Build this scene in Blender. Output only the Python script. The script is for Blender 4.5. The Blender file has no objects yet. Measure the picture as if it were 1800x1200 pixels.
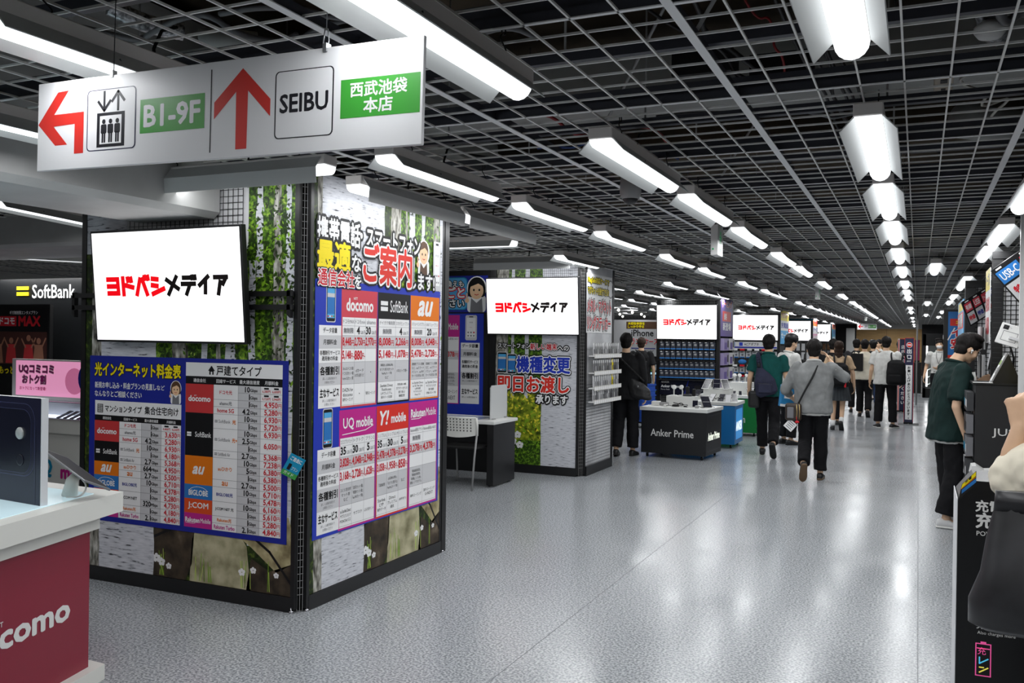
import bpy, bmesh, math, random
from mathutils import Vector, Matrix, noise
R = math.radians
random.seed(7)
SC = bpy.context.scene
COL = SC.collection

# ------------------------------------------------------------------ camera
cam_d = bpy.data.cameras.new('camera')
cam_d.sensor_width = 36.0
cam_d.lens = 36.0 * 1574.38 / 1800.0
cam_d.clip_start = 0.05
cam_d.clip_end = 200
CAM = bpy.data.objects.new('camera', cam_d)
COL.objects.link(CAM)
_yaw, _pitch, _roll = 0.425842, -0.003384, 0.013832
_cy, _sy = math.cos(_yaw), math.sin(_yaw)
_f = Vector((-_sy * math.cos(_pitch), _cy * math.cos(_pitch), math.sin(_pitch)))
_r = Vector((_cy, _sy, 0)); _u = _r.cross(_f)
_r2 = _r * math.cos(_roll) + _u * math.sin(_roll)
_u2 = -_r * math.sin(_roll) + _u * math.cos(_roll)
CAM.matrix_world = Matrix(((_r2.x, _u2.x, -_f.x, 0), (_r2.y, _u2.y, -_f.y, 0), (_r2.z, _u2.z, -_f.z, 1.6), (0, 0, 0, 1)))
SC.camera = CAM

# ------------------------------------------------------------------ world, exposure
SC.view_settings.view_transform = 'Standard'
SC.view_settings.look = 'None'
SC.view_settings.gamma = 1.0
SC.view_settings.use_curve_mapping = False
SC.view_settings.exposure = 0.0
world = bpy.data.worlds.new('world'); SC.world = world
world.use_nodes = True
world.node_tree.nodes['Background'].inputs[0].default_value = (0.8, 0.88, 1.0, 1)
world.node_tree.nodes['Background'].inputs[1].default_value = 0.25
SC.cycles.max_bounces = 6
SC.cycles.diffuse_bounces = 3
SC.cycles.glossy_bounces = 2
SC.cycles.use_adaptive_sampling = True
SC.cycles.adaptive_threshold = 0.03
SC.cycles.caustics_reflective = False
SC.cycles.caustics_refractive = False
SC.cycles.sample_clamp_indirect = 6.0
LAMP = 1.8        # radiance of the fluorescent diffusers as seen
WATT = 8.4        # downward light of each fluorescent fitting
SCREEN = 1.08     # radiance of the white screens

# ------------------------------------------------------------------ materials
def lin(c):
    out = []
    for v in c:
        v /= 255.0
        out.append(v / 12.92 if v <= 0.04045 else ((v + 0.055) / 1.055) ** 2.4)
    return tuple(out) + (1.0,)
MATS = {}
def mat(name, rgb=(128, 128, 128), rough=0.5, metal=0.0, spec=0.5, emit=0.0, alpha=None, trans=0.0, emit_rgb=None):
    if name in MATS: return MATS[name]
    m = bpy.data.materials.new(name); m.use_nodes = True
    b = m.node_tree.nodes['Principled BSDF']
    b.inputs['Base Color'].default_value = lin(rgb)
    b.inputs['Roughness'].default_value = rough
    b.inputs['Metallic'].default_value = metal
    b.inputs['Specular IOR Level'].default_value = spec
    if emit:
        b.inputs['Emission Color'].default_value = lin(emit_rgb or rgb)
        b.inputs['Emission Strength'].default_value = emit
    if trans:
        b.inputs['Transmission Weight'].default_value = trans
        b.inputs['IOR'].default_value = 1.1
    MATS[name] = m
    return m
def nmat(name, rough, stops, scale=(1, 1, 1), nscale=5.0, detail=4.0, kind='noise', coord='Object', spec=0.4, bump=0.0, metal=0.0, dist=0.0):
    """colour-ramped noise or voronoi"""
    if name in MATS: return MATS[name]
    m = bpy.data.materials.new(name); m.use_nodes = True
    nt = m.node_tree; N = nt.nodes; L = nt.links
    b = N['Principled BSDF']; b.inputs['Roughness'].default_value = rough
    b.inputs['Specular IOR Level'].default_value = spec; b.inputs['Metallic'].default_value = metal
    tc = N.new('ShaderNodeTexCoord'); mp = N.new('ShaderNodeMapping')
    mp.inputs['Scale'].default_value = scale
    L.new(tc.outputs[coord], mp.inputs['Vector'])
    if kind == 'noise':
        t = N.new('ShaderNodeTexNoise'); t.inputs['Detail'].default_value = detail; t.inputs['Distortion'].default_value = dist
        o = t.outputs['Fac']
    else:
        t = N.new('ShaderNodeTexVoronoi'); o = t.outputs['Distance'] if kind == 'voronoi' else t.outputs['Color']
    t.inputs['Scale'].default_value = nscale
    L.new(mp.outputs['Vector'], t.inputs['Vector'])
    r = N.new('ShaderNodeValToRGB')
    els = r.color_ramp.elements
    while len(els) < len(stops): els.new(0.5)
    for e, (p, c) in zip(els, stops):
        e.position = p; e.color = lin(c)
    L.new(o, r.inputs['Fac']); L.new(r.outputs['Color'], b.inputs['Base Color'])
    if bump:
        bp = N.new('ShaderNodeBump'); bp.inputs['Strength'].default_value = bump
        L.new(o, bp.inputs['Height']); L.new(bp.outputs['Normal'], b.inputs['Normal'])
    MATS[name] = m
    return m

W = mat('white_paint', (226, 226, 224), 0.45)
WL = mat('white_laminate', (222, 223, 220), 0.35)
K = mat('black_steel', (14, 14, 16), 0.42)
KS = mat('black_satin', (20, 20, 22), 0.35)
KM = mat('black_matte', (12, 12, 13), 0.75)
G = mat('grey_paint', (150, 150, 150), 0.5)
DG = mat('dark_grey', (60, 61, 64), 0.5)
CHR = mat('chrome', (200, 200, 205), 0.2, 1.0)
ZINC = mat('zinc', (150, 152, 154), 0.4, 0.8)

# ------------------------------------------------------------------ mesh helper
class MB:
    def __init__(s): s.v = []; s.f = []; s.mi = []; s.ms = []; s.sm = []
    def m(s, material):
        if material not in s.ms: s.ms.append(material)
        return s.ms.index(material)
    def add(s, vs, fs, material, smooth=False):
        o = len(s.v); s.v += [tuple(v) for v in vs]; k = s.m(material)
        for f in fs:
            s.f.append([i + o for i in f]); s.mi.append(k); s.sm.append(smooth)
    def box(s, x0, x1, y0, y1, z0, z1, material):
        vs = [(x0, y0, z0), (x1, y0, z0), (x1, y1, z0), (x0, y1, z0), (x0, y0, z1), (x1, y0, z1), (x1, y1, z1), (x0, y1, z1)]
        s.add(vs, [(0, 3, 2, 1), (4, 5, 6, 7), (0, 1, 5, 4), (1, 2, 6, 5), (2, 3, 7, 6), (3, 0, 4, 7)], material)
    def bbox(s, x0, x1, y0, y1, z0, z1, material, r=0.005, seg=2):
        bm = bmesh.new(); bmesh.ops.create_cube(bm, size=1)
        for v in bm.verts: v.co = Vector(((x0 + x1) / 2 + v.co.x * (x1 - x0), (y0 + y1) / 2 + v.co.y * (y1 - y0), (z0 + z1) / 2 + v.co.z * (z1 - z0)))
        bmesh.ops.bevel(bm, geom=bm.edges[:], offset=r, segments=seg, affect='EDGES', profile=0.5)
        s.bm(bm, material)
    def bm(s, bm, material, M=None, smooth=False):
        bm.verts.index_update()
        s.add([(M @ v.co if M else v.co) for v in bm.verts], [[v.index for v in f.verts] for f in bm.faces], material, smooth)
        bm.free()
    def prism(s, pts, y0, y1, material, M=None):
        """pts: outline in (x, z), extruded along y"""
        n = len(pts)
        vs = [(p[0], y0, p[1]) for p in pts] + [(p[0], y1, p[1]) for p in pts]
        if M: vs = [M @ Vector(v) for v in vs]
        fs = [list(range(n)), list(range(2 * n - 1, n - 1, -1))]
        fs += [(i, i + n, (i + 1) % n + n, (i + 1) % n) for i in range(n)]
        s.add(vs, fs, material)
    def vprism(s, pts, z0, z1, material):
        n = len(pts)
        vs = [(p[0], p[1], z0) for p in pts] + [(p[0], p[1], z1) for p in pts]
        fs = [list(range(n - 1, -1, -1)), list(range(n, 2 * n))]
        fs += [(i, (i + 1) % n, (i + 1) % n + n, i + n) for i in range(n)]
        s.add(vs, fs, material)
    def tube(s, pts, r, material, n=8, smooth=True, closed=False):
        pts = [Vector(p) for p in pts]; rs = r if isinstance(r, (list, tuple)) else [r] * len(pts)
        vs = []; fs = []; up = None
        for i, p in enumerate(pts):
            a = pts[max(i - 1, 0)]; b = pts[min(i + 1, len(pts) - 1)]
            d = (b - a).normalized() if (b - a).length > 1e-9 else Vector((0, 0, 1))
            if up is None:
                up = d.orthogonal().normalized()
            up = (up - d * up.dot(d)); up = up.normalized() if up.length > 1e-6 else d.orthogonal().normalized()
            q = d.cross(up)
            for k in range(n):
                t = 2 * math.pi * k / n
                vs.append(p + (up * math.cos(t) + q * math.sin(t)) * rs[i])
        for i in range(len(pts) - 1):
            for k in range(n):
                fs.append((i * n + k, i * n + (k + 1) % n, (i + 1) * n + (k + 1) % n, (i + 1) * n + k))
        fs.append(list(range(n - 1, -1, -1))); e = (len(pts) - 1) * n
        fs.append(list(range(e, e + n)))
        s.add(vs, fs, material, smooth)
    def lathe(s, prof, material, c=(0, 0, 0), n=16, smooth=True):
        vs = []; fs = []
        for (r, z) in prof:
            for k in range(n):
                t = 2 * math.pi * k / n
                vs.append((c[0] + r * math.cos(t), c[1] + r * math.sin(t), c[2] + z))
        for i in range(len(prof) - 1):
            for k in range(n):
                fs.append((i * n + k, i * n + (k + 1) % n, (i + 1) * n + (k + 1) % n, (i + 1) * n + k))
        fs.append(list(range(n - 1, -1, -1))); e = (len(prof) - 1) * n
        fs.append(list(range(e, e + n)))
        s.add(vs, fs, material, smooth)
    def ball(s, c, r, material, sc=(1, 1, 1), seg=12):
        bm = bmesh.new(); bmesh.ops.create_uvsphere(bm, u_segments=seg, v_segments=max(6, seg * 2 // 3), radius=r)
        s.bm(bm, material, Matrix.Translation(c) @ Matrix.Diagonal((*sc, 1)), True)
    def loft(s, rings, material, smooth=True, n=16):
        """rings: (cx, cy, cz, rx, ry) horizontal ellipses"""
        vs = []; fs = []
        for (cx, cy, cz, rx, ry) in rings:
            for k in range(n):
                t = 2 * math.pi * k / n
                vs.append((cx + rx * math.cos(t), cy + ry * math.sin(t), cz))
        for i in range(len(rings) - 1):
            for k in range(n):
                fs.append((i * n + k, i * n + (k + 1) % n, (i + 1) * n + (k + 1) % n, (i + 1) * n + k))
        fs.append(list(range(n - 1, -1, -1))); e = (len(rings) - 1) * n
        fs.append(list(range(e, e + n)))
        s.add(vs, fs, material, smooth)
    def xform(s, M, start=0):
        for i in range(start, len(s.v)): s.v[i] = tuple(M @ Vector(s.v[i]))
        return s
    def mesh(s, name):
        me = bpy.data.meshes.new(name)
        me.from_pydata(s.v, [], s.f)
        for m_ in s.ms: me.materials.append(m_)
        me.polygons.foreach_set('material_index', s.mi)
        me.polygons.foreach_set('use_smooth', s.sm)
        me.update()
        return me
    def build(s, name, parent=None, loc=None):
        o = bpy.data.objects.new(name, s.mesh(name)); COL.objects.link(o)
        if parent: o.parent = parent
        if loc: o.location = loc
        return o

def tag(o, label, cat, group=None, kind=None):
    o['label'] = label; o['category'] = cat
    if group: o['group'] = group
    if kind: o['kind'] = kind
    return o
def thing(name, label, cat, loc=(0, 0, 0), rz=0.0, group=None):
    o = bpy.data.objects.new(name, None); COL.objects.link(o)
    o.empty_display_size = 0.1
    o.location = loc; o.rotation_euler = (0, 0, rz)
    return tag(o, label, cat, group)
def struct(mb, name):
    o = mb.build(name); o['kind'] = 'structure'; return o
def copy_tree(o, parent=None):
    c = o.copy(); COL.objects.link(c)
    if parent: c.parent = parent
    for ch in list(o.children): copy_tree(ch, c)
    return c
def dup(o, loc, rz=None, label=None, group=None):
    c = copy_tree(o); c.location = loc
    if rz is not None: c.rotation_euler = (0, 0, rz)
    if label: c['label'] = label
    if group: c['group'] = group
    return c
def ordinal(i):
    return ['first', 'second', 'third', 'fourth', 'fifth', 'sixth', 'seventh', 'eighth', 'ninth', 'tenth', 'eleventh', 'twelfth', 'thirteenth', 'fourteenth', 'fifteenth', 'sixteenth', 'seventeenth', 'eighteenth', 'nineteenth', 'twentieth'][i]

# ------------------------------------------------------------------ lettering and printed panels
_TX = {}
def text_geo(body, bold=0.0, shear=0.0):
    k = (body, round(bold, 3), shear)
    if k in _TX: return _TX[k]
    c = bpy.data.curves.new('t', 'FONT'); c.body = body; c.resolution_u = 2; c.offset = bold; c.shear = shear
    c.fill_mode = 'FRONT'
    o = bpy.data.objects.new('t', c)
    me = o.to_mesh()
    vs = [(v.co.x, v.co.y) for v in me.vertices]; fs = [list(p.vertices) for p in me.polygons]
    o.to_mesh_clear(); bpy.data.objects.remove(o); bpy.data.curves.remove(c)
    if not vs: vs = [(0, 0)]
    xs = [v[0] for v in vs]; ys = [v[1] for v in vs]
    _TX[k] = (vs, fs, (min(xs), min(ys), max(xs), max(ys)))
    return _TX[k]

class Panel:
    """a flat print: 2-D shapes in metres (u right, v up) laid on the plane o + u*U + v*V, stacked along N"""
    STEP = 0.0005
    def __init__(s, mb, o, U=(1, 0, 0), V=(0, 0, 1), step=None):
        s.mb = mb; s.o = Vector(o); s.U = Vector(U).normalized(); s.V = Vector(V).normalized(); s.N = s.U.cross(s.V)
        if step: s.STEP = step
    def P(s, u, v, l=1): return s.o + s.U * u + s.V * v + s.N * (s.STEP * l)
    def poly(s, pts, m, l=1): s.mb.add([s.P(u, v, l) for u, v in pts], [list(range(len(pts)))], m)
    def rect(s, u0, v0, u1, v1, m, l=1): s.poly([(u0, v0), (u1, v0), (u1, v1), (u0, v1)], m, l)
    def frame(s, u0, v0, u1, v1, t, m, l=1):
        s.rect(u0, v0, u1, v0 + t, m, l); s.rect(u0, v1 - t, u1, v1, m, l)
        s.rect(u0, v0 + t, u0 + t, v1 - t, m, l); s.rect(u1 - t, v0 + t, u1, v1 - t, m, l)
    def rrect(s, u0, v0, u1, v1, r, m, l=1, n=4):
        pts = []
        for cx, cy, a in ((u1 - r, v1 - r, 0), (u0 + r, v1 - r, 90), (u0 + r, v0 + r, 180), (u1 - r, v0 + r, 270)):
            for k in range(n + 1):
                t = R(a + 90 * k / n); pts.append((cx + r * math.cos(t), cy + r * math.sin(t)))
        s.poly(pts, m, l)
    def disc(s, u, v, r, m, l=1, n=16, sy=1.0):
        s.poly([(u + r * math.cos(2 * math.pi * k / n), v + sy * r * math.sin(2 * math.pi * k / n)) for k in range(n)], m, l)
    def ring(s, u, v, r0, r1, m, l=1, n=24):
        for k in range(n):
            a, b = 2 * math.pi * k / n, 2 * math.pi * (k + 1) / n
            s.poly([(u + r0 * math.cos(a), v + r0 * math.sin(a)), (u + r1 * math.cos(a), v + r1 * math.sin(a)), (u + r1 * math.cos(b), v + r1 * math.sin(b)), (u + r0 * math.cos(b), v + r0 * math.sin(b))], m, l)
    def line(s, pts, w, m, l=1):
        for a, b in zip(pts[:-1], pts[1:]):
            d = Vector((b[0] - a[0], b[1] - a[1]));
            if d.length < 1e-9: continue
            d.normalize(); q = Vector((-d.y, d.x)) * w / 2; e = d * (w * 0.3)
            s.poly([(a[0] - q.x - e.x, a[1] - q.y - e.y), (b[0] - q.x + e.x, b[1] - q.y + e.y), (b[0] + q.x + e.x, b[1] + q.y + e.y), (a[0] + q.x - e.x, a[1] + q.y - e.y)], m, l)
    def text(s, body, u, v, h, m, l=2, w=None, al='l', bold=0.0, outline=None, ow=0.07, fit=False, shear=0.0, em=False, slope=0.0):
        """h: height of the box of the lettering (or em height); w: greatest (or with fit the exact) width"""
        vs, fs, (x0, y0, x1, y1) = text_geo(body, 0.0, shear)
        sy = h if em else h / max(y1 - y0, 1e-6)
        sx = sy
        nat = (x1 - x0) * sx
        if w and (nat > w or fit): sx *= w / nat
        wd = (x1 - x0) * sx
        ou = u - (0 if al == 'l' else wd / 2 if al == 'c' else wd)
        by = 0.0 if em else y0
        def put(V_, F_, mm, ll):
            s.mb.add([s.P(ou + (x - x0) * sx, v + (y - by) * sy + slope * (x - x0) * sx, ll) for x, y in V_], F_, mm)
        def fat(mm, rad, ll, n):
            # a heavier weight: the same glyphs printed again a little way out all round, each a hair above the last
            for k in range(n):
                t = 2 * math.pi * k / n + 0.3; dx, dy = rad * math.cos(t), rad * math.sin(t)
                put([(x + dx, y + dy) for x, y in vs], fs, mm, ll + 0.1 * k)
        if outline is not None:
            oms = outline if isinstance(outline, (list, tuple)) else [outline]
            for i, om in enumerate(oms):
                fat(om, bold + ow * (len(oms) - i), l + 1.2 * i, 12)
            l += 1.2 * len(oms)
        if bold > 0: fat(m, bold, l, 6 if bold > 0.015 else 4)
        else: put(vs, fs, m, l)
        return wd
# ------------------------------------------------------------------ the room
def floor_mat():
    m = bpy.data.materials.new('speckled_vinyl'); m.use_nodes = True
    nt = m.node_tree; N = nt.nodes; L = nt.links; b = N['Principled BSDF']
    tc = N.new('ShaderNodeTexCoord')
    n1 = N.new('ShaderNodeTexNoise'); n1.inputs['Scale'].default_value = 80; n1.inputs['Detail'].default_value = 2
    n2 = N.new('ShaderNodeTexNoise'); n2.inputs['Scale'].default_value = 1.3; n2.inputs['Detail'].default_value = 3
    n3 = N.new('ShaderNodeTexNoise'); n3.inputs['Scale'].default_value = 3.2; n3.inputs['Detail'].default_value = 2
    for n in (n1, n2, n3): L.new(tc.outputs['Object'], n.inputs['Vector'])
    r = N.new('ShaderNodeValToRGB'); e = r.color_ramp.elements
    e[0].position = 0.40; e[0].color = lin((120, 124, 128)); e[1].position = 0.60; e[1].color = lin((184, 187, 190))
    x = e.new(0.49); x.color = lin((152, 156, 160))
    L.new(n1.outputs['Fac'], r.inputs['Fac'])
    L.new(r.outputs['Color'], b.inputs['Base Color'])
    mr = N.new('ShaderNodeMapRange'); mr.inputs['From Min'].default_value = 0.3; mr.inputs['From Max'].default_value = 0.7
    mr.inputs['To Min'].default_value = 0.17; mr.inputs['To Max'].default_value = 0.26
    L.new(n2.outputs['Fac'], mr.inputs['Value']); L.new(mr.outputs['Result'], b.inputs['Roughness'])
    bp = N.new('ShaderNodeBump'); bp.inputs['Strength'].default_value = 0.03; bp.inputs['Distance'].default_value = 0.05
    L.new(n3.outputs['Fac'], bp.inputs['Height']); L.new(bp.outputs['Normal'], b.inputs['Normal'])
    b.inputs['Specular IOR Level'].default_value = 0.42
    return m
FLOOR = floor_mat()
XL, XR, YB, YF, ZG, ZS = -14.0, 7.0, -4.0, 50.0, 2.6, 3.5
b = MB(); b.box(XL, XR, YB, YF, -0.1, 0, FLOOR)
seam = mat('floor_seam', (110, 113, 117), 0.5)
for x in (-3.62, -1.8, 0.02, 1.84):
    b.box(x - 0.0018, x + 0.0018, YB, YF, -0.01, 0.0006, seam)
for y in (-1.0, 10.2, 20.5, 31.0):
    b.box(XL, XR, y - 0.0018, y + 0.0018, -0.01, 0.0005, seam)
struct(b, 'floor')
slab = nmat('bare_slab', 0.9, [(0.3, (46, 38, 28)), (0.7, (88, 76, 60))], nscale=1.5)
b = MB(); b.box(XL, XR, YB, YF, ZS, ZS + 0.1, slab)
for y in (6.6, 14.8, 23.0, 31.2, 39.4): b.box(XL, XR, y - 0.3, y + 0.3, 3.02, ZS, slab)
struct(b, 'ceiling')
wallw = mat('wall_white', (214, 214, 212), 0.7); wallk = mat('wall_charcoal', (40, 40, 42), 0.6)
tan = nmat('tan_panel', 0.5, [(0.3, (196, 156, 100)), (0.7, (214, 174, 116))], nscale=2.0, scale=(1, 1, 6))
for nm, a in (('wall_left', (XL - 0.1, XL, YB, YF)), ('wall_right', (XR, XR + 0.1, YB, YF)), ('wall_back', (XL, XR, YB - 0.1, YB))):
    b = MB(); b.box(*a, 0, ZS, wallw); struct(b, nm)
b = MB()
b.box(XL, -2.95, YF, YF + 0.1, 0, ZS, wallk); b.box(-2.95, 0.16, YF, YF + 0.1, 0, 2.36, tan)
b.box(-2.95, 0.16, YF, YF + 0.1, 2.36, ZS, wallw); b.box(0.16, XR, YF, YF + 0.1, 0, ZS, wallk)
b.box(-1.5, -1.49, YF - 0.002, YF, 0, 2.36, mat('tan_joint', (120, 92, 55), 0.6))
struct(b, 'wall_far')

# open grid ceiling: T bars and thin bars
T0, MOD, CELL = -0.69, 1.1, 1.1 / 7
bar = mat('grid_bar', (226, 226, 223), 0.5); tee = mat('tee_bar', (226, 227, 228), 0.45); chan = mat('dark_channel', (58, 60, 68), 0.5)
b = MB()
ny = int((YF - YB) / CELL); y0 = 3.715
for i in range(int((YB - y0) / CELL), int((YF - y0) / CELL) + 1):
    y = y0 + i * CELL
    if i % 7 == 0:
        b.box(XL, XR, y - 0.0085, y + 0.0085, ZG - 0.003, ZG + 0.001, tee); b.box(XL, XR, y - 0.003, y + 0.003, ZG + 0.001, ZG + 0.035, chan)
    else:
        b.box(XL, XR, y - 0.003, y + 0.003, ZG + 0.004, ZG + 0.012, bar)
for i in range(int((XL - T0) / CELL), int((XR - T0) / CELL) + 1):
    x = T0 + i * CELL
    if i % 7 == 0: b.box(x - 0.016, x + 0.016, YB, YF, ZG - 0.004, ZG, tee); b.box(x - 0.004, x + 0.004, YB, YF, ZG, ZG + 0.04, chan)
    else: b.box(x - 0.0035, x + 0.0035, YB, YF, ZG - 0.003, ZG + 0.005, bar)
struct(b, 'ceiling_grid')
# carrier channels and hanger rods over the grid
b = MB()
for i in range(-7, 43):
    y = y0 + (i + 0.52) * MOD
    b.box(XL, XR, y - 0.02, y + 0.02, ZG + 0.05, ZG + 0.09, chan)
    y = y0 + i * MOD
    b.box(XL, XR, y + 0.01, y + 0.05, ZG + 0.035, ZG + 0.085, chan)
    if i < 14:
        for k in range(-6, 4):
            x = T0 + (k + 0.5) * MOD
            b.tube([(x, y0 + (i + 0.52) * MOD, ZG + 0.08), (x, y0 + (i + 0.52) * MOD, ZS)], 0.005, G, 5)
struct(b, 'ceiling_carriers')

# ceiling beam running into the first column kiosk
beamm = nmat('grey_plaster', 0.6, [(0.3, (176, 176, 175)), (0.7, (190, 190, 189))], nscale=4, bump=0.08)
b = MB()
pts = [(-4.51, 3.4), (-4.51, 2.32), (-4.47, 2.294), (-3.87, 2.294), (-3.826, 2.33), (-3.826, 3.4)]
b.prism(pts, YB, 4.165, beamm)
struct(b, 'beam')
b = MB()
b.prism([(5.3, 3.4), (5.3, 2.36), (5.34, 2.33), (6.2, 2.33), (6.24, 2.36), (6.24, 3.4)], -14.0, -5.3, beamm, Matrix(((0, 1, 0, 0), (1, 0, 0, 0), (0, 0, 1, 0), (0, 0, 0, 1))))
struct(b, 'beam')

# ------------------------------------------------------------------ fluorescent lights
lampm = mat('lit_diffuser', (255, 255, 255), 0.5, emit=LAMP, emit_rgb=(248, 252, 255))
housem = mat('lamp_housing', (218, 213, 210), 0.5); washm = mat('washer_shade', (205, 206, 205), 0.5); wingm = mat('lamp_reflector', (190, 192, 191), 0.45, spec=0.2)
wire = mat('hook_wire', (30, 30, 32), 0.4, 0.6)
def s_hook(mb, x, y, z0, z1):
    h = z1 - z0; pts = []
    for k in range(15):
        t = k / 14.0
        pts.append((x, y + 0.022 * math.sin(t * 2 * math.pi), z0 + h * t))
    mb.tube(pts, 0.0028, wire, 5)
    mb.tube([(x, y + 0.016 * math.cos(a * 0.8), z1 + 0.012 + 0.016 * math.sin(a * 0.8)) for a in range(-2, 6)], 0.0028, wire, 5)
def make_light(name, washer=False):
    t = thing(name, 'x', 'ceiling light')
    L2 = 0.62
    ld = bpy.data.lights.new('tube_light', 'AREA'); ld.shape = 'RECTANGLE'; ld.size = 0.10; ld.size_y = 1.24; ld.energy = WATT * (0.3 if washer else 1.0); ld.color = (0.97, 0.985, 1.0)
    lo = bpy.data.objects.new('tube_light', ld); COL.objects.link(lo); lo.parent = t; lo.location = (-0.03 if washer else 0, 0, -0.004)
    if washer: lo.rotation_euler = (0, R(35), 0)
    b = MB(); b.bbox(-0.055, 0.055, -L2, L2, 0.052, 0.104, housem, 0.004, 1); b.build('housing', t)
    b = MB()
    pr = [(-0.05, 0.052)] + [(0.05 * math.cos(math.pi + math.pi * k / 8), 0.052 + 0.05 * math.sin(math.pi + math.pi * k / 8)) for k in range(1, 8)] + [(0.05, 0.052)]
    b.prism(pr, -L2 + 0.004, L2 - 0.004, lampm)
    b.build('diffuser', t)
    for s in ((1,) if washer else (-1, 1)):
        b = MB()
        if washer: q = [(0.056, 0.09), (0.105, 0.03), (0.098, -0.05), (0.093, -0.05), (0.1, 0.03), (0.054, 0.084)]
        else: q = [(s * 0.054, 0.058), (s * 0.107, 0.0), (s * 0.104, -0.002), (s * 0.05, 0.054)]
        if s < 0: q = q[::-1]
        b.prism(q, -L2 + 0.02, L2 - 0.02, washm if washer else wingm)
        b.tube([(s * 0.085, -0.2, 0.028 if not washer else 0.05), (s * 0.085, -0.195, 0.022 if not washer else 0.045)], 0.003, DG, 5)
        b.build('reflector_wing', t)
    for y in (-0.42, 0.42):
        b = MB(); s_hook(b, 0.03, y, 0.1, 0.17); b.build('hook', t)
    b = MB(); b.tube([(-0.03, 0.05, 0.1), (-0.035, 0.05, 0.15), (-0.03, 0.08, 0.22), (-0.02, 0.14, 0.25)], 0.006, KM, 6); b.build('cable', t)
    return t
LIGHT = make_light('ceiling_light')
_used = [0]
def put_light(x, y, label, group, rz=0.0, src=None, z=2.43):
    src = src or LIGHT
    if src is LIGHT and not _used[0]: o = src; _used[0] = 1
    else: o = copy_tree(src)
    o.location = (x, y, z); o.rotation_euler = (0, 0, rz)
    o['label'] = label; o['group'] = group
    return o
rows = {
 'long row over the left side of the aisle': (-1.285, [1.62, 3.73, 5.32, 7.0, 9.07, 10.78, 13.58, 17.15, 20.2, 22.2, 24.4, 25.85, 27.3, 28.75, 30.2, 31.65, 35.7, 37.2, 38.7, 40.2, 43.5, 45.0, 47.6]),
 'row above the kiosk fronts left of the aisle': (-2.375, [1.62, 3.69, 5.3, 6.92, 8.96, 10.73, 13.33, 15.44, 16.84, 20.14, 22.4, 24.4, 26, 27.6, 29.2, 30.8, 32.4, 34, 35.6, 37.2, 38.8, 40.4, 42, 43.6, 45.2, 46.8]),
 'row down the middle of the aisle': (-0.19, [1.57, 3.72, 5.33, 7.0, 9.0, 11.15, 13.66, 15.97, 18.0, 23.3, 26.3, 32.25, 37.3, 43.0, 47.6]),
 'row over the right-hand shelving': (0.575, [1.1, 3.2, 5.3, 7.43, 9.0, 12.95, 14.3, 17.55, 20.0, 26.0, 31.0]),  # nearest fitting is unseen, added to light the right foreground
 'row behind the second kiosk': (-3.46, [1.66, 8.77, 13.24, 15.45, 16.75, 20.3, 24.0, 27.5, 31.0, 34.5, 38.0, 41.5]),
 'added back left row above the case display': (-5.65, [18.6, 20.4, 22.8, 25.4, 28.2, 32.0]),  # row added to brighten the dim back left
 'added fourth row at the back left': (-6.75, [19.4, 21.6, 24.2, 27.4, 31.0]),  # likewise added for more light at the back left
 'added fifth row at the back left': (-8.4, [20.5, 23.4, 27.0, 31.0]),  # added too, brightening the far left background
 'second row behind the tall displays': (-4.55, [11.5, 13.3, 15.45, 16.8, 20.5, 25.0, 30.0, 35.0]),
}
for rn, (x, ys) in rows.items():
    for i, y in enumerate(ys):
        far = y > 24.2
        lab = ('small distant white strip light in the %s' % rn) if far else ('white strip ceiling light, %s along the %s' % (ordinal(i), rn))
        put_light(x, y + 0.625, lab, 'distant lights of the ' + rn if far else 'lights of the ' + rn)
for x, y in ((0.165, 11.4), (0.165, 21.0), (0.2, 29.5)):
    put_light(x, y, 'single strip light hung off line right of the middle row, %s' % {11.4: 'largest of its three', 21.0: 'middle of its three', 29.5: 'smallest of its three'}[y], 'lights hung off line')
for x, y, rz, lab in ((-5.8, 4.58, 0.28, 'bright strip light past the grey beam, left of the first kiosk'),
                      (-9.2, 7.3, -0.55, 'thin strip light far left above the black shop wall'),
                      (-7.6, 7.6, 0.0, 'far strip light beside the upper left kiosk post'),
                      (-3.95, 7.4, 1.5708, 'white strip light glowing just behind the right edge of the first kiosk'),
                      (-7.6, 16.5, 0, 'strip light farthest left behind the second kiosk'), (-5.6, 17.2, 0, 'strip light behind the second kiosk, above the blue baskets'),
                      (-1.285, -0.6, 0, 'strip light overhead behind the viewer, left of the aisle'), (-0.19, -0.6, 0, 'strip light overhead behind the viewer, mid aisle'),
                      (-3.46, -0.4, 0, 'strip light overhead beyond the direction sign, behind the viewer'),
                      (-2.375, -0.9, 0, 'added unseen strip light behind the viewer, in line with the kiosk fronts'), (-5.7, 0.6, 0, 'added unseen strip light past the grey beam, behind the viewer'), (-5.7, 2.4, 0, 'added unseen strip light past the grey beam, above the crimson counter'), (-6.8, 1.6, 0, 'added unseen strip light past the grey beam, farther left of the counter'),  # unseen lamps added to brighten the left kiosk panel and counter
                      (2.0, 0.6, 0, 'strip light overhead, right of the viewer'), (2.0, 3.4, 0, 'strip light overhead, above the near right fixtures')):
    put_light(x, y, lab, 'single strip lights', rz)
WASH = make_light('wall_washer', True)
_w = [('grey-backed strip light aimed at the left panel of the first kiosk', (-3.4, 3.83, 2.43), -1.5708),
      ('grey-backed strip light at the near end over the right panel of the first kiosk', (-3.0, 4.97, 2.43), 0.0),
      ('grey-backed strip light at the far end over the right panel of the first kiosk', (-3.0, 6.25, 2.43), 0.0),
      ('slim strip light over the panel of the second kiosk', (-4.15, 9.45, 2.44), -1.5708)]
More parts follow.
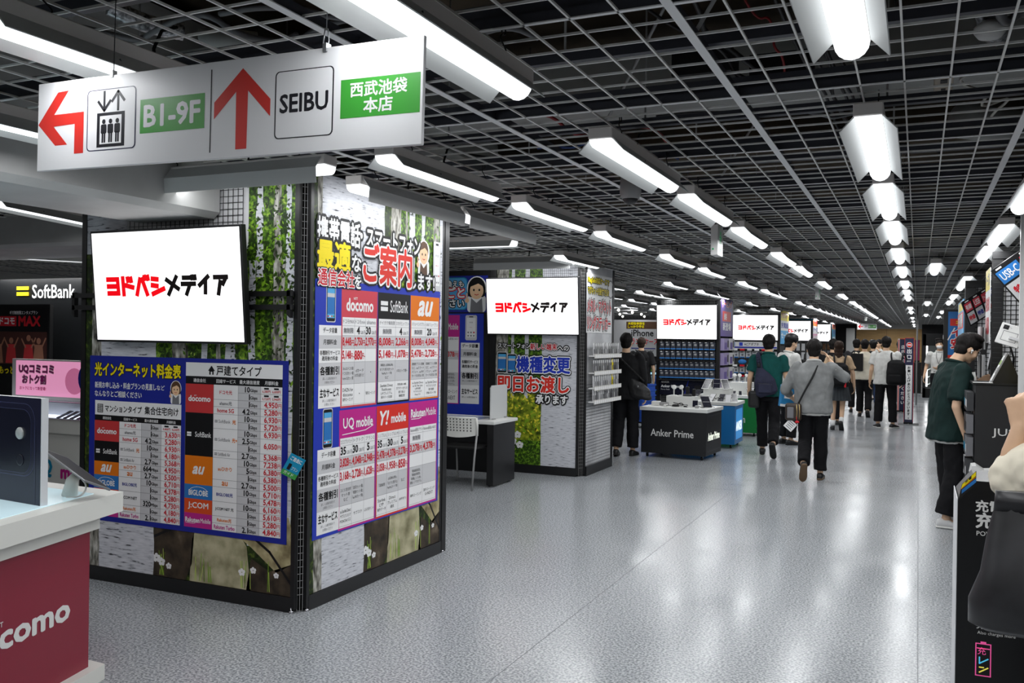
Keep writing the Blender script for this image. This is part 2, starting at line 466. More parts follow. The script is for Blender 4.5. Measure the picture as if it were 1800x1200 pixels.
for i, (lab, loc, rz) in enumerate(_w):
    o = WASH if i == 0 else copy_tree(WASH)
    o.location = loc; o.rotation_euler = (0, 0, rz); o['label'] = lab; o['group'] = 'lights over the kiosk panels'; o['category'] = 'ceiling light'

# ------------------------------------------------------------------ things in the void above the grid
flexm = nmat('foil_duct', 0.35, [(0.35, (90, 92, 95)), (0.6, (205, 208, 212))], nscale=60, metal=0.7, spec=0.6)
greyduct = mat('painted_duct', (150, 151, 148), 0.6); PKX = mat('socket_black', (20, 20, 20), 0.5)
cablek = mat('black_cable', (20, 20, 22), 0.5); cableg = mat('grey_cable', (112, 113, 116), 0.5); cabler = mat('red_cable', (140, 30, 32), 0.5); cableb = mat('blue_cable', (40, 70, 130), 0.5)
def wav(a, c, n=10, amp=0.06, seed=0):
    rr = random.Random(seed); a = Vector(a); c = Vector(c)
    return [a.lerp(c, k / n) + Vector((rr.uniform(-amp, amp), rr.uniform(-amp, amp), rr.uniform(-amp, amp) * 0.6)) * (0 if k in (0, n) else 1) for k in range(n + 1)]
def smooth_path(pts, it=2):
    for _ in range(it):
        q = [pts[0]]
        for a, c in zip(pts[:-1], pts[1:]):
            a, c = Vector(a), Vector(c); q += [a * 0.75 + c * 0.25, a * 0.25 + c * 0.75]
        q.append(pts[-1]); pts = q
    return pts
def cable(name, pts, r, m, label, group='cables above the grid'):
    b = MB(); b.tube(smooth_path(pts), r, m, 6); return tag(b.build(name), label, 'cable', group)
def flex(pts, r, label):
    b = MB(); q = smooth_path(pts, 3); b.tube(q, [r * (1 + 0.06 * (k % 2)) for k in range(len(q))], flexm, 12); return tag(b.build('foil_duct'), label, 'duct', 'foil ducts above the grid')
flex([(0.15, 3.5, 3.3), (0.18, 3.6, 2.95), (0.22, 3.8, 2.84), (0.27, 4.05, 2.84)], 0.045, 'crumpled silver duct above the grid at top right')
flex([(-2.86, 2.5, 2.86), (-2.8, 2.62, 2.82), (-2.72, 2.74, 2.82)], 0.035, 'crumpled silver duct above the grid over the direction sign')
b = MB(); b.tube([(-2.68, 2.79, 2.82), (-2.63, 2.82, 2.81), (-2.55, 2.88, 2.81), (-2.49, 2.92, 2.82)], [0.025, 0.04, 0.04, 0.025], greyduct, 14); tag(b.build('duct_joint'), 'grey joint box on the cables above the direction sign', 'duct')
b = MB(); b.box(-6.0, 3.0, 5.0, 5.5, 2.95, 3.25, greyduct); tag(b.build('ceiling_duct'), 'wide grey duct crossing above the grid beyond the near lights', 'duct')
b = MB(); b.tube([(0.2, 5.62, 2.86), (0.6, 6.0, 2.86), (0.95, 7.2, 2.86)], 0.10, greyduct, 16); tag(b.build('ceiling_duct'), 'round grey duct above the grid at upper right', 'duct')
b = MB(); b.box(-3.6, -3.0, 3.6, 7.0, 2.9, 3.1, greyduct); tag(b.build('ceiling_duct'), 'square grey duct above the grid beside the grey beam', 'duct')
for (x, y, l) in ((-0.95, 4.3, 'black box above the grid left of the middle row'), (-0.62, 4.5, 'second black box above the grid, nearer the middle row')):
    b = MB(); b.box(x - 0.14, x + 0.14, y - 0.1, y + 0.1, 2.86, 2.98, KM); tag(b.build('junction_box'), l, 'box', 'boxes above the grid')
b = MB(); b.bbox(0.05, 0.13, 4.48, 4.80, 2.80, 2.87, mat('beige_box', (176, 166, 152), 0.5), 0.006); b.box(0.075, 0.105, 4.5, 4.56, 2.797, 2.80, PKX); b.box(0.08, 0.1, 4.66, 4.69, 2.797, 2.80, PKX)
tag(b.build('junction_box'), 'beige socket box fixed above the grid at upper right', 'box')
b = MB(); b.lathe([(0.03, 0.06), (0.055, 0.04), (0.055, 0.02), (0.04, 0.0)], W, (0.228, 3.788, 2.75), 16); tag(b.build('smoke_detector'), 'round white smoke detector above the grid at top right', 'detector')
b = MB(); b.lathe([(0.028, 0.1), (0.03, 0.06), (0.048, 0.03), (0.05, 0.0)], W, (0.11, 3.52, 2.80), 16); tag(b.build('heat_detector'), 'white ceiling detector beside the silver duct at top right', 'detector')
for s_, (a, c, r, m, l) in enumerate([
    ((-0.9, 3.0, 2.95), (-0.75, 4.6, 2.9), 0.012, cablek, 'black cable hanging in the void beside the left tee bar'),
    ((-3.0, 2.4, 2.78), (-2.2, 2.8, 2.76), 0.012, cableg, 'grey cable looping beside the small silver duct'),
    ((-2.6, 2.9, 2.76), (-2.0, 3.0, 2.78), 0.012, cablek, 'black cable beside the grey joint box'),
    ((-1.6, 5.6, 2.72), (-0.9, 6.2, 2.74), 0.009, cablek, 'black cable beyond the dome camera'),
    ((-0.6, 5.3, 2.76), (0.1, 5.9, 2.74), 0.009, cablek, 'black cable above the second middle light'),
    ((-1.2, 3.6, 3.1), (-0.6, 4.0, 2.75), 0.008, cablek, 'thin black cable above the grid left of the middle row'),
    ((-0.72, 4.1, 3.2), (-0.62, 4.45, 2.8), 0.006, cabler, 'red cable above the grid beside the black boxes'),
    ((-3.2, 2.9, 2.8), (-1.7, 3.1, 2.85), 0.012, cableg, 'grey cable loop above the direction sign'),
    ((-3.0, 3.2, 2.75), (-1.9, 3.7, 2.8), 0.01, cablek, 'black cable draped above the direction sign'),
    ((-2.4, 2.6, 2.8), (-1.4, 3.3, 2.8), 0.011, cableg, 'grey cable above the grid beside the big near light'),
    ((-2.2, 5.2, 2.8), (-1.4, 5.6, 2.75), 0.008, cableb, 'blue cable above the grid over the left row of lights'),
    ((-1.3, 4.7, 2.8), (-0.2, 5.1, 2.85), 0.01, cableg, 'long grey cable above the grid in mid aisle'),
    ((0.175, 4.3, 2.76), (0.43, 5.3, 2.75), 0.007, mat('white_cable', (190, 188, 180), 0.5), 'pale cable drooping above the grid at right'),
    ((0.24, 3.62, 2.82), (0.5, 3.95, 2.78), 0.018, cableg, 'thick grey conduit looping above the grid at top right'),
    ((-2.6, 5.0, 2.75), (-1.9, 6.2, 2.8), 0.01, cablek, 'black cable over the second lights left of the aisle'),
    ((-3.3, 4.7, 2.72), (-2.6, 5.6, 2.75), 0.01, cablek, 'black cable loop above the first kiosk'),
    ((-1.9, 4.4, 2.8), (-1.2, 5.4, 2.75), 0.01, cabler, 'red cable above the dome camera')]):
    cable('ceiling_cable', wav(a, c, 8, 0.09, s_), r, m, l)
b = MB()
for k in range(7): b.tube(wav((-0.5 + 0.03 * k, 3.1, 2.86), (-0.38 + 0.03 * k, 6.5, 2.82), 6, 0.03, 40 + k), 0.008, cablek, 5)
tag(b.build('cable_bundle'), 'bundle of black cables running above the middle row of lights', 'cable')
# braces in the void
b = MB()
for k, (a, c) in enumerate((((-1.75, 4.9, 2.66), (-0.62, 3.25, 3.3)), ((-0.75, 3.2, 2.7), (-0.35, 3.0, 3.2)), ((0.1, 3.3, 2.7), (0.35, 3.1, 3.2)), ((-1.3, 6.3, 2.7), (-0.7, 5.6, 3.3)))):
    b.tube([a, c], 0.008, G, 5)
struct(b, 'ceiling_braces')

# dome camera, exit boxes
t = thing('dome_camera', 'grey dome security camera on a short stem beside the left tee bar', 'camera', (-1.62, 5.3, 0))
b = MB(); b.lathe([(0.062, 2.6), (0.066, 2.5), (0.055, 2.47), (0.05, 2.465)], G, n=20); b.build('body', t)
b = MB(); b.ball((0, 0, 2.468), 0.048, KS, (1, 1, 0.8), 16); b.build('dome', t)
green = mat('sign_green', (20, 140, 80), 0.4, emit=0.5)
def exit_box(x, y, lab):
    t = thing('exit_light_box', lab, 'sign', (x, y, 0), 0, None)
    b = MB(); b.bbox(-0.03, 0.03, -0.1, 0.1, 2.3, 2.55, W, 0.004)
    P = Panel(b, (0.0302, -0.1, 2.3), (0, 1, 0), (0, 0, 1)); q = 0.1
    P.disc(q - 0.005, 0.185, 0.014, green); P.line([(q, 0.165), (q - 0.01, 0.13), (q + 0.025, 0.1)], 0.012, green); P.line([(q - 0.035, 0.15), (q, 0.155), (q + 0.035, 0.14)], 0.01, green); P.line([(q - 0.01, 0.13), (q - 0.03, 0.1)], 0.012, green)
    P.text('非常口', q, 0.03, 0.03, green, 2, al='c', w=0.1, bold=0.02)
    P2 = Panel(b, (-0.03, -0.1002, 2.3), (1, 0, 0), (0, 0, 1)); P2.disc(0.02, 0.05, 0.008, green, 1)
    b.build('light_box', t)
    b = MB(); b.tube([(0, 0, 2.55), (0, 0, 2.6)], 0.01, W, 8); b.build('stem', t)
exit_box(-1.52, 7.4, 'white emergency exit light box hanging by the left tee bar')
exit_box(-1.5, 15.3, 'smaller emergency exit light box hanging farther down the left tee bar')
exit_box(-1.5, 30.0, 'tiny far emergency exit light box above the crowd')

# ------------------------------------------------------------------ overhead direction sign
signw = mat('sign_white', (226, 226, 228), 0.38); signred = mat('sign_red', (206, 46, 38), 0.4); signk = mat('sign_black', (22, 22, 30), 0.4); signg = mat('sign_leaf', (58, 152, 52), 0.4); navy = mat('sign_navy', (28, 30, 66), 0.4)
t = thing('direction_sign', 'long white hanging direction sign with red arrows and two green boxes', 'sign', (-1.8625, 1.975, 2.10))
t.rotation_euler = (0, R(0.9), 0)
SW, SH = 1.415, 0.278
b = MB(); b.bbox(-SW / 2, SW / 2, 0, 0.012, 0, SH, signw, 0.002, 1)
P = Panel(b, (-SW / 2, -0.0002, 0), step=0.0003); U = lambda x: x * SW / 1000.0; Vv = lambda y: y * SH / 204.0
def upoly(pts, m, l=1): P.poly([(U(a), Vv(c)) for a, c in pts], m, l)
# hooked arrow
upoly([(3, 108), (98, 180), (64, 178)][:1] + [(64, 179), (98, 181), (53, 128), (146, 129), (146, 35), (118, 35), (118, 103), (52, 101), (96, 57), (58, 57)], signred)
P.rrect(U(156), Vv(37), U(301), Vv(174), 0.014, navy, 1); P.rrect(U(159), Vv(39), U(298), Vv(172), 0.012, signw, 2)
for cx, tip, end, sg in ((208, 126, 168, 1), (249, 166, 125, -1)):
    P.line([(U(cx), Vv(end)), (U(cx), Vv(tip + sg * 4))], 0.009, signk, 3)
    P.line([(U(cx - 18), Vv(tip + sg * 21)), (U(cx), Vv(tip)), (U(cx + 18), Vv(tip + sg * 21))], 0.009, signk, 3.2)
P.rect(U(187), Vv(44), U(269), Vv(121), signk, 3); P.rect(U(196), Vv(51), U(260), Vv(114), signw, 4)
for cx in (208, 228, 248):
    P.disc(U(cx), Vv(101), 0.0075, signk, 5); P.rrect(U(cx - 8.5), Vv(74), U(cx + 8.5), Vv(95), 0.005, signk, 5)
    P.rect(U(cx - 5.5), Vv(54), U(cx - 0.7), Vv(76), signk, 5); P.rect(U(cx + 0.7), Vv(54), U(cx + 5.5), Vv(76), signk, 5)
P.rect(U(313), Vv(67), U(490), Vv(141), signg, 1); P.text('B1-9F', U(401), Vv(81), Vv(46), signw, 2, al='c', w=U(152), fit=True, bold=0.03)
P.rect(U(505), Vv(14), U(508), Vv(188), signk, 1)
upoly([(587, 183), (657, 114), (657, 79), (601, 136), (600, 17), (572, 17), (571, 136), (515, 83), (515, 118)], signred)
P.rrect(U(668), Vv(31), U(806), Vv(167), 0.014, signk, 1); P.rrect(U(671), Vv(33), U(803), Vv(165), 0.012, signw, 2)
P.text('SEIBU', U(737), Vv(83), Vv(36), signk, 3, al='c', w=U(112), fit=True, bold=0.025)
P.rect(U(822), Vv(61), U(994), Vv(136), signg, 1)
P.text('西武池袋', U(905), Vv(101), Vv(28), signw, 2, al='c', w=U(122), fit=True, bold=0.025); P.text('本店', U(905), Vv(69), Vv(28), signw, 2, al='c', w=U(62), fit=True, bold=0.025)
b.build('panel', t)
b = MB(); b.tube([(-0.385, 0.006, 0.28), (-0.378, 0.006, 1.3)], 0.0016, wire, 5); b.box(-0.391, -0.379, -0.002, 0.014, 0.27, 0.292, W); b.build('hanging_wire', t)
b = MB(); b.tube([(0.402, -0.010, 0.286), (0.400, 0.0, 0.33), (0.400, 0.012, 0.332), (0.404, 0.012, 0.30), (0.404, 0.006, 0.275)], 0.0018, ZINC, 6); b.box(0.397, 0.409, -0.006, 0.016, 0.266, 0.289, ZINC); b.tube([(0.4, 0.006, 0.33), (0.4, 0.006, 0.5)], 0.0012, ZINC, 5); b.build('hanging_hook', t)

# slim track rails with small white bulbs over the shelving at the back left
bulb = mat('track_bulb', (255, 252, 244), 0.4, emit=3.0)
for k, (x0, x1, y, z) in enumerate(((-5.2, -3.9, 21.2, 2.40), (-5.6, -4.2, 22.6, 2.42), (-6.0, -4.4, 24.2, 2.42), (-8.2, -6.4, 20.6, 2.36), (-8.6, -6.6, 22.4, 2.36), (-9.2, -7.0, 24.6, 2.38), (-10.0, -7.6, 27.0, 2.38))):
    t = thing('track_light', '%s track rail with small white bulbs %s' % (('lowest', 'second', 'uppermost')[k] if k < 3 else ('lowest', 'second', 'third', 'topmost')[k - 3], 'behind the purple-sided kiosk' if k < 3 else 'above the phone case display'), 'track light', ((x0 + x1) / 2, y, z), 0, 'track rails at the back left')
    hw = (x1 - x0) / 2
    b = MB(); b.box(-hw, hw, -0.018, 0.018, 0, 0.03, W); b.build('rail', t)
    for q in range(4):
        b = MB(); b.ball((-hw + 0.15 + q * (2 * hw - 0.3) / 3, 0, -0.045), 0.035, bulb, seg=10); b.tube([(-hw + 0.15 + q * (2 * hw - 0.3) / 3, 0, -0.02), (-hw + 0.15 + q * (2 * hw - 0.3) / 3, 0, 0.01)], 0.012, W, 6); b.build('bulb', t)
    for sx in (-0.8, 0.8):
        b = MB(); b.tube([(sx * hw, 0, 0.03), (sx * hw, 0, ZG - z)], 0.005, W, 5); b.build('hanging_rod', t)
# ------------------------------------------------------------------ printed birch-wood wallpaper
FOL = nmat('print_foliage', 0.45, [(0.28, (14, 26, 8)), (0.45, (42, 70, 16)), (0.6, (98, 140, 32)), (0.78, (190, 210, 90))], nscale=34, detail=5, dist=0.6, spec=0.3)
FOLD = nmat('print_foliage_dark', 0.45, [(0.3, (12, 18, 8)), (0.55, (40, 58, 18)), (0.8, (110, 130, 44))], nscale=26, detail=5, dist=0.8, spec=0.3)
FOLY = nmat('print_meadow', 0.45, [(0.3, (44, 60, 14)), (0.5, (120, 138, 28)), (0.72, (196, 200, 60))], nscale=20, detail=5, spec=0.3)
BARK = nmat('print_bark', 0.45, [(0.30, (44, 44, 48)), (0.355, (150, 152, 160)), (0.41, (200, 202, 209)), (0.7, (224, 225, 231))], scale=(9, 9, 62), nscale=1.5, detail=8, spec=0.3)
BARKD = nmat('print_bark_grey', 0.45, [(0.35, (60, 58, 52)), (0.5, (150, 148, 138)), (0.7, (214, 212, 205))], scale=(9, 9, 3), nscale=4, detail=6, spec=0.3)
ROCKD = nmat('print_rock_dark', 0.5, [(0.3, (26, 22, 18)), (0.6, (78, 66, 52)), (0.8, (130, 116, 98))], nscale=9, detail=6, spec=0.3)
ROCKT = nmat('print_rock_tan', 0.5, [(0.3, (104, 92, 62)), (0.55, (176, 164, 124)), (0.75, (214, 204, 168))], nscale=10, detail=6, spec=0.3)
ROCKG = nmat('print_rock_grey', 0.5, [(0.3, (124, 120, 88)), (0.55, (186, 180, 146)), (0.75, (212, 206, 174))], nscale=8, detail=6, spec=0.3)
PW = mat('print_white', (240, 240, 240), 0.4, spec=0.3); PK = mat('print_black', (18, 18, 20), 0.4, spec=0.3)
PG = mat('print_grey', (206, 206, 208), 0.4, spec=0.3); PGD = mat('print_mid_grey', (120, 120, 124), 0.4, spec=0.3)
PBL = mat('print_blue', (30, 42, 146), 0.4, spec=0.3); PBL2 = mat('print_cobalt', (36, 58, 178), 0.4, spec=0.3)
PR = mat('print_red', (206, 30, 44), 0.4, spec=0.3); PDR = mat('print_docomo_red', (200, 58, 60), 0.4, spec=0.3); PRR = mat('print_rose', (208, 70, 84), 0.4, spec=0.3)
PO = mat('print_orange', (228, 120, 18), 0.4, spec=0.3); PSK = mat('print_skyblue', (46, 118, 190), 0.4, spec=0.3)
PJ = mat('print_vermilion', (222, 80, 34), 0.4, spec=0.3); PM = mat('print_magenta', (196, 40, 140), 0.4, spec=0.3); PYR = mat('print_yred', (220, 52, 40), 0.4, spec=0.3)
PY = mat('print_yellow', (250, 228, 20), 0.4, spec=0.3); PCY = mat('print_cyan', (84, 172, 226), 0.4, spec=0.3); PSKIN = mat('print_skin', (240, 200, 160), 0.4, spec=0.3); PBR = mat('print_brown', (92, 64, 44), 0.4, spec=0.3)
PTEAL = mat('print_teal', (20, 140, 180), 0.4, spec=0.3); PPU = mat('print_purple', (96, 78, 150), 0.4, spec=0.3); PPINK = mat('print_pink', (238, 168, 204), 0.4, spec=0.3); PGR = mat('print_green', (60, 150, 70), 0.4, spec=0.3)

def rough_strip(P, u0, u1, v0, v1, m, l, rr, wob=0.012, n=14, lean=0.0):
    left = []; right = []
    for k in range(n + 1):
        v = v0 + (v1 - v0) * k / n; d = lean * k / n
        left.append((u0 + d + rr.uniform(-wob, wob), v)); right.append((u1 + d + rr.uniform(-wob, wob), v))
    for k in range(n):
        P.poly([left[k], right[k], right[k + 1], left[k + 1]], m, l)
def blob(P, pts, m, l): P.poly(pts, m, l)
def leaves(P, u0, u1, v0, v1, n, mats, l, rr, s=0.012):
    for _ in range(n):
        u, v, a = rr.uniform(u0, u1), rr.uniform(v0, v1), rr.uniform(0, 3.14); e = rr.uniform(0.6, 1.4) * s
        c, d = math.cos(a) * e, math.sin(a) * e
        P.poly([(u - c, v - d), (u - d * 0.45, v + c * 0.45), (u + c, v + d), (u + d * 0.45, v - c * 0.45)], rr.choice(mats), l + rr.random() * 0.6)
LF1 = mat('print_leaf', (124, 168, 36), 0.45, spec=0.3); LF2 = mat('print_leaf_dark', (34, 52, 14), 0.45, spec=0.3); LF3 = mat('print_leaf_pale', (190, 214, 96), 0.45, spec=0.3)
def flower(P, u, v, s, m, l):
    for k in range(5):
        a = k * 1.2566 + 0.4; P.disc(u + s * math.cos(a), v + s * 0.8 * math.sin(a), s * 0.72, m, l + 0.02 * k, 7)
def wallpaper(P, w, h, seed, mesh_u=None, full=True):
    """birch trunks, leaves, rocks and white flowers"""
    rr = random.Random(seed)
    P.rect(0, 0, w, h, FOLD, 0.2)
    P.rect(w * 0.36, h * 0.38, w, h, FOL, 0.5)
    P.rect(w * 0.40, h * 0.22, w, h * 0.60, FOLY, 0.7)
    leaves(P, w * 0.38, w, h * 0.45, h, 260, [LF1, LF2, LF3, LF2], 0.8, rr, 0.014)
    for u0, u1, m in ((0.70, 0.745, BARK), (0.80, 0.83, BARK), (0.895, 0.945, BARKD), (0.955, 0.985, BARK), (0.44, 0.52, BARKD), (0.57, 0.60, BARK), (0.64, 0.66, BARKD)):
        rough_strip(P, u0 * w, u1 * w, h * 0.13, h, m, 1.6, rr, 0.006, 24, rr.uniform(-0.03, 0.03))
    leaves(P, w * 0.5, w, h * 0.5, h, 190, [LF1, LF2, FOL, LF2], 2.4, rr, 0.016)
    # rocks along the foot
    for pts, m in (([(0.34, 0.0), (0.36, 0.12), (0.40, 0.19), (0.50, 0.20), (0.56, 0.14), (0.55, 0.05), (0.52, -0.0)], ROCKD), ([(0.54, 0.0), (0.55, 0.12), (0.60, 0.21), (0.72, 0.20), (0.80, 0.12), (0.82, 0.0)], ROCKG),
                   ([(0.70, 0.19), (0.78, 0.21), (0.98, 0.215), (1.0, 0.16), (1.0, 0.09), (0.93, 0.06), (0.82, 0.12), (0.73, 0.16)], ROCKT), ([(0.8, 0.0), (0.82, 0.09), (0.9, 0.06), (1.0, 0.09), (1.0, 0.0)], ROCKD)):
        P.poly([(a * w, max(0.0, c) * h * 1.05) for a, c in pts], m, 3.4)
    P.line([(0.34 * w, 0.11 * h), (0.45 * w, 0.15 * h), (0.56 * w, 0.2 * h)], 0.016, PK, 3.6); P.line([(0.78 * w, 0.18 * h), (0.9 * w, 0.12 * h), (1.0 * w, 0.03 * h)], 0.016, PK, 3.6)
    for u, v, s in ((0.38, 0.055, 0.02), (0.405, 0.045, 0.018), (0.44, 0.035, 0.014), (0.78, 0.05, 0.016), (0.83, 0.06, 0.014), (0.93, 0.055, 0.012)): flower(P, u * w, v * h, s, PW, 4)
    for _ in range(26):
        u = rr.choice((0.4, 0.57, 0.62, 0.8, 0.88)) * w + rr.uniform(-0.04, 0.04); P.line([(u, 0.005 * h), (u + rr.uniform(-0.02, 0.02), rr.uniform(0.05, 0.1) * h)], 0.004, rr.choice([LF1, LF3]), 3.8)
    # the thick birch trunk at the left
    rough_strip(P, 0.0 * w, 0.06 * w, 0, h, FOLD, 4.2, rr, 0.0, 4)
    rough_strip(P, 0.035 * w, 0.10 * w, 0, h, BARKD, 4.4, rr, 0.004, 20)
    rough_strip(P, 0.085 * w, 0.365 * w, 0, h, BARK, 4.6, rr, 0.004, 30)

# ------------------------------------------------------------------ television with the shop's screen card
SCRM = mat('screen_white', (255, 255, 255), 0.3, emit=SCREEN); SCRR = mat('screen_red', (226, 0, 16), 0.3, emit=0.9); SCRK = mat('screen_black', (24, 14, 14), 0.3)
def media_logo(P, u, v, w, l=1):
    """eight slanted block letters, four red and four near-black"""
    g = {
     0: [[(0.02, .9), (.86, .9)], [(0.04, .5), (.86, .5)], [(0.06, .1), (.9, .1)], [(.84, .95), (.88, .05)]],
     1: [[(.12, 1.0), (.16, 0)], [(.16, .58), (.92, .42)], [(.48, .98), (.52, .76)], [(.74, .98), (.78, .76)]],
     2: [[(.32, .92), (.04, 0)], [(.46, .92), (.84, 0)], [(.66, 1.06), (.70, .86)], [(.90, 1.06), (.94, .86)]],
     3: [[(.08, .9), (.52, .86)], [(.06, .54), (.5, .48)], [(.1, .04), (.98, .34)]],
     4: [[(.78, 1.0), (.16, 0)], [(.02, .84), (.92, .3)]],
     5: [[(.12, .92), (.62, .92)], [(.02, .58), (.98, .58)], [(.62, .56), (.34, 0)], [(.78, 1.02), (.8, .84)], [(.98, 1.02), (1.0, .84)]],
     6: [[(.8, .98), (.14, .48)], [(.6, .7), (.56, .06)]],
     7: [[(.08, .92), (.98, .92)], [(.92, .92), (.66, .52)], [(.5, .7), (.34, 0)]]}
    step = w / 8.0; hh = step * 0.88
    for i in range(8):
        for k, st in enumerate(g[i]):
            P.line([(u + step * i + a * step * 0.88, v + c * hh) for a, c in st], step * (0.25 if i < 4 else 0.23), SCRR if i < 4 else SCRK, l + 0.1 * k)
def make_tv(name, label, loc, w, h, tilt, lu=0.11, lv=0.38, lw=0.80, rz=0.0, arms=True, group=None):
    """origin: middle of the bottom edge at the back"""
    t = thing(name, label, 'television', loc, rz, group)
    t.rotation_euler = (tilt, 0, rz)
    b = MB(); b.bbox(-w / 2, w / 2, -0.055, -0.01, 0, h, KS, 0.004); b.box(-w * 0.3, w * 0.3, -0.012, 0.003, h * 0.05, h * 0.3, KM); b.build('bezel', t)
    b = MB(); P = Panel(b, (-w / 2 + 0.012, -0.0555, 0.014), step=max(0.0005, 0.00022 * loc[1])); sw, sh = w - 0.024, h - 0.028
    P.rect(0, 0, sw, sh, SCRM, 0); media_logo(P, sw * lu, sh * lv, sw * lw); b.build('screen', t)
    return t

# ------------------------------------------------------------------ first kiosk: wallpapered panels round the column
KX0, KX1, KY0, KY1, KH = -4.99, -3.218, 4.185, 5.916, 2.56
kiosk = thing('column_kiosk', 'birch-wallpapered kiosk boxed round a column, black posts and kick plates', 'kiosk', ((KX0 + KX1) / 2, (KY0 + KY1) / 2, 0))
OX, OY = -(KX0 + KX1) / 2, -(KY0 + KY1) / 2
def kb(mb): return mb.xform(Matrix.Translation((OX, OY, 0)))
b = MB(); P = Panel(b, (KX0 + 0.03, KY0, 0.09)); wallpaper(P, 1.695, 2.02, 3)
P.rect(0, 2.02, 0.36, KH - 0.09, BARK, 4.6); P.rect(1.34, 1.95, 1.695, KH - 0.09, FOL, 3.0)
rr = random.Random(5); rough_strip(P, 1.40, 1.45, 1.85, KH - .09, BARK, 3.1, rr, .008); rough_strip(P, 1.53, 1.58, 1.85, KH - .09, BARKD, 3.12, rr, .008); rough_strip(P, 1.62, 1.65, 1.85, KH - .09, BARK, 3.14, rr, .006); leaves(P, 1.34, 1.69, 1.7, KH - 0.1, 420, [LF1, LF2, LF2, FOLD, FOL], 3.3, rr, 0.016); leaves(P, 1.2, 1.69, 1.2, 1.75, 170, [LF2, LF1, FOLD], 3.3, rr, 0.014)
P.rect(0.36, 2.02, 1.34, KH - 0.09, PG, 0.2)
b.box(KX0 + 0.02, KX1 - 0.06, KY0 + 0.003, KY0 + 0.02, 0.09, KH, W)
kb(b).build('wallpaper_panel', kiosk)
b = MB(); P = Panel(b, (KX1, KY0 + 0.069, 0.09), (0, 1, 0), (0, 0, 1)); 
wallpaper(P, 1.59, KH - 0.09, 3)
rr = random.Random(9)
P.rect(0.10, 1.25, 0.78, KH - 0.09, BARK, 5.2); rough_strip(P, 0.78, 0.86, 1.4, KH - 0.09, FOLD, 5.4, rr, .01); rough_strip(P, 0.86, 0.98, 1.4, KH - 0.09, BARKD, 5.6, rr, .006)
b.box(KX1 - 0.02, KX1 - 0.003, KY0 + 0.06, KY1 - 0.07, 0.09, KH, W)
kb(b).build('wallpaper_panel', kiosk)
b = MB()
for k in range(25): b.box(-4.57 + 0.038 * k - 0.0015, -4.57 + 0.038 * k + 0.0015, KY0 - 0.010, KY0 - 0.007, 2.1, KH, K)
for k in range(12): b.box(-4.58, -3.66, KY0 - 0.010, KY0 - 0.007, 2.12 + 0.038 * k, 2.123 + 0.038 * k, K)
kb(b).build('mesh_panel', kiosk)
def corner_post(x, y, dx, dy):
    """two slotted uprights and the ladder strip between them, bevelling an outside corner"""
    b = MB(); A = Vector((x, y, 0)); B = Vector((x + dx, y + dy, 0))
    for p in (A, B):
        b.box(p.x - 0.014, p.x + 0.014, p.y - 0.014, p.y + 0.014, 0.02, KH, K)
    d = (B - A); n = Vector((d.y, -d.x, 0)).normalized()
    b.add([A - n * 0.03, B - n * 0.03, B - n * 0.03 + Vector((0, 0, KH)), A - n * 0.03 + Vector((0, 0, KH))], [(0, 1, 2, 3), (3, 2, 1, 0)], KM)
    for t in (0.27, 0.5, 0.73):
        q = A + d * t; b.tube([q, q + Vector((0, 0, KH))], 0.002, G, 4, False)
    for k in range(62):
        z = 0.1 + k * 0.04; b.tube([A + Vector((0, 0, z)), B + Vector((0, 0, z))], 0.0018, G, 4, False)
    for p in (A, B):
        for k in range(60): b.box(p.x - 0.0145, p.x + 0.0145, p.y - 0.004, p.y + 0.004, 0.1 + 0.041 * k, 0.122 + 0.041 * k, DG) if False else None
    return b
kb(corner_post(-3.262, 4.19, 0.04, 0.06)).build('corner_post', kiosk)
for (x, y) in ((KX0 + 0.015, KY0 + 0.012), (KX1 - 0.012, KY1 - 0.04)):
    b = MB(); b.box(x - 0.02, x + 0.02, y - 0.02, y + 0.02, 0.0, KH, K)
    if y > 5: b.box(x - 0.03, x + 0.016, y - 0.05, y + 0.05, 0.0, KH, K)
    for k in range(58): b.box(x - 0.021, x - 0.0195, y - 0.006, y + 0.006, 0.12 + 0.042 * k, 0.14 + 0.042 * k, G)
    kb(b).build('post', kiosk)
b = MB(); b.box(KX0 + 0.03, -3.275, KY0 - 0.008, KY0 + 0.015, 0.0, 0.088, KS); kb(b).build('kick_plate', kiosk)
b = MB(); b.box(KX1 - 0.012, KX1 + 0.01, KY0 + 0.075, KY1 - 0.07, 0.0, 0.088, KS); kb(b).build('kick_plate', kiosk)
for (x, y) in ((-3.27, 4.18), (-3.215, 4.25), (KX1 - 0.0, KY1 - 0.04)):
    b = MB(); b.lathe([(0.014, 0), (0.014, 0.012), (0.006, 0.014), (0.006, 0.03)], CHR, (x, y, 0), 10); kb(b).build('levelling_foot', kiosk)
# rear closing panels
b = MB(); b.box(KX0, KX0 + 0.02, KY0 + 0.05, KY1, 0, KH, W); b.box(KX0 + 0.02, KX1 - 0.06, KY1 - 0.02, KY1, 0, KH, W); kb(b).build('rear_panel', kiosk)

tv1 = make_tv('wall_television', 'large tilted television on black brackets at the first kiosk, white screen card', (-4.139, 4.135, 1.548), 1.203, 0.693, R(5), 0.095, 0.42, 0.83)
b = MB()
for z in (1.825, 1.747): b.box(-5.04, -3.27, 4.142, 4.17, z, z + 0.03, K)
for x in (-5.03, -3.29):
    b.prism([(x - 0.012, 1.86), (x + 0.012, 1.86), (x + 0.012, 1.70), (x - 0.012, 1.72)], 4.142, 4.172, K)
tag(b.build('television_bracket'), 'pair of black horizontal bracket bars behind the first kiosk television', 'bracket')

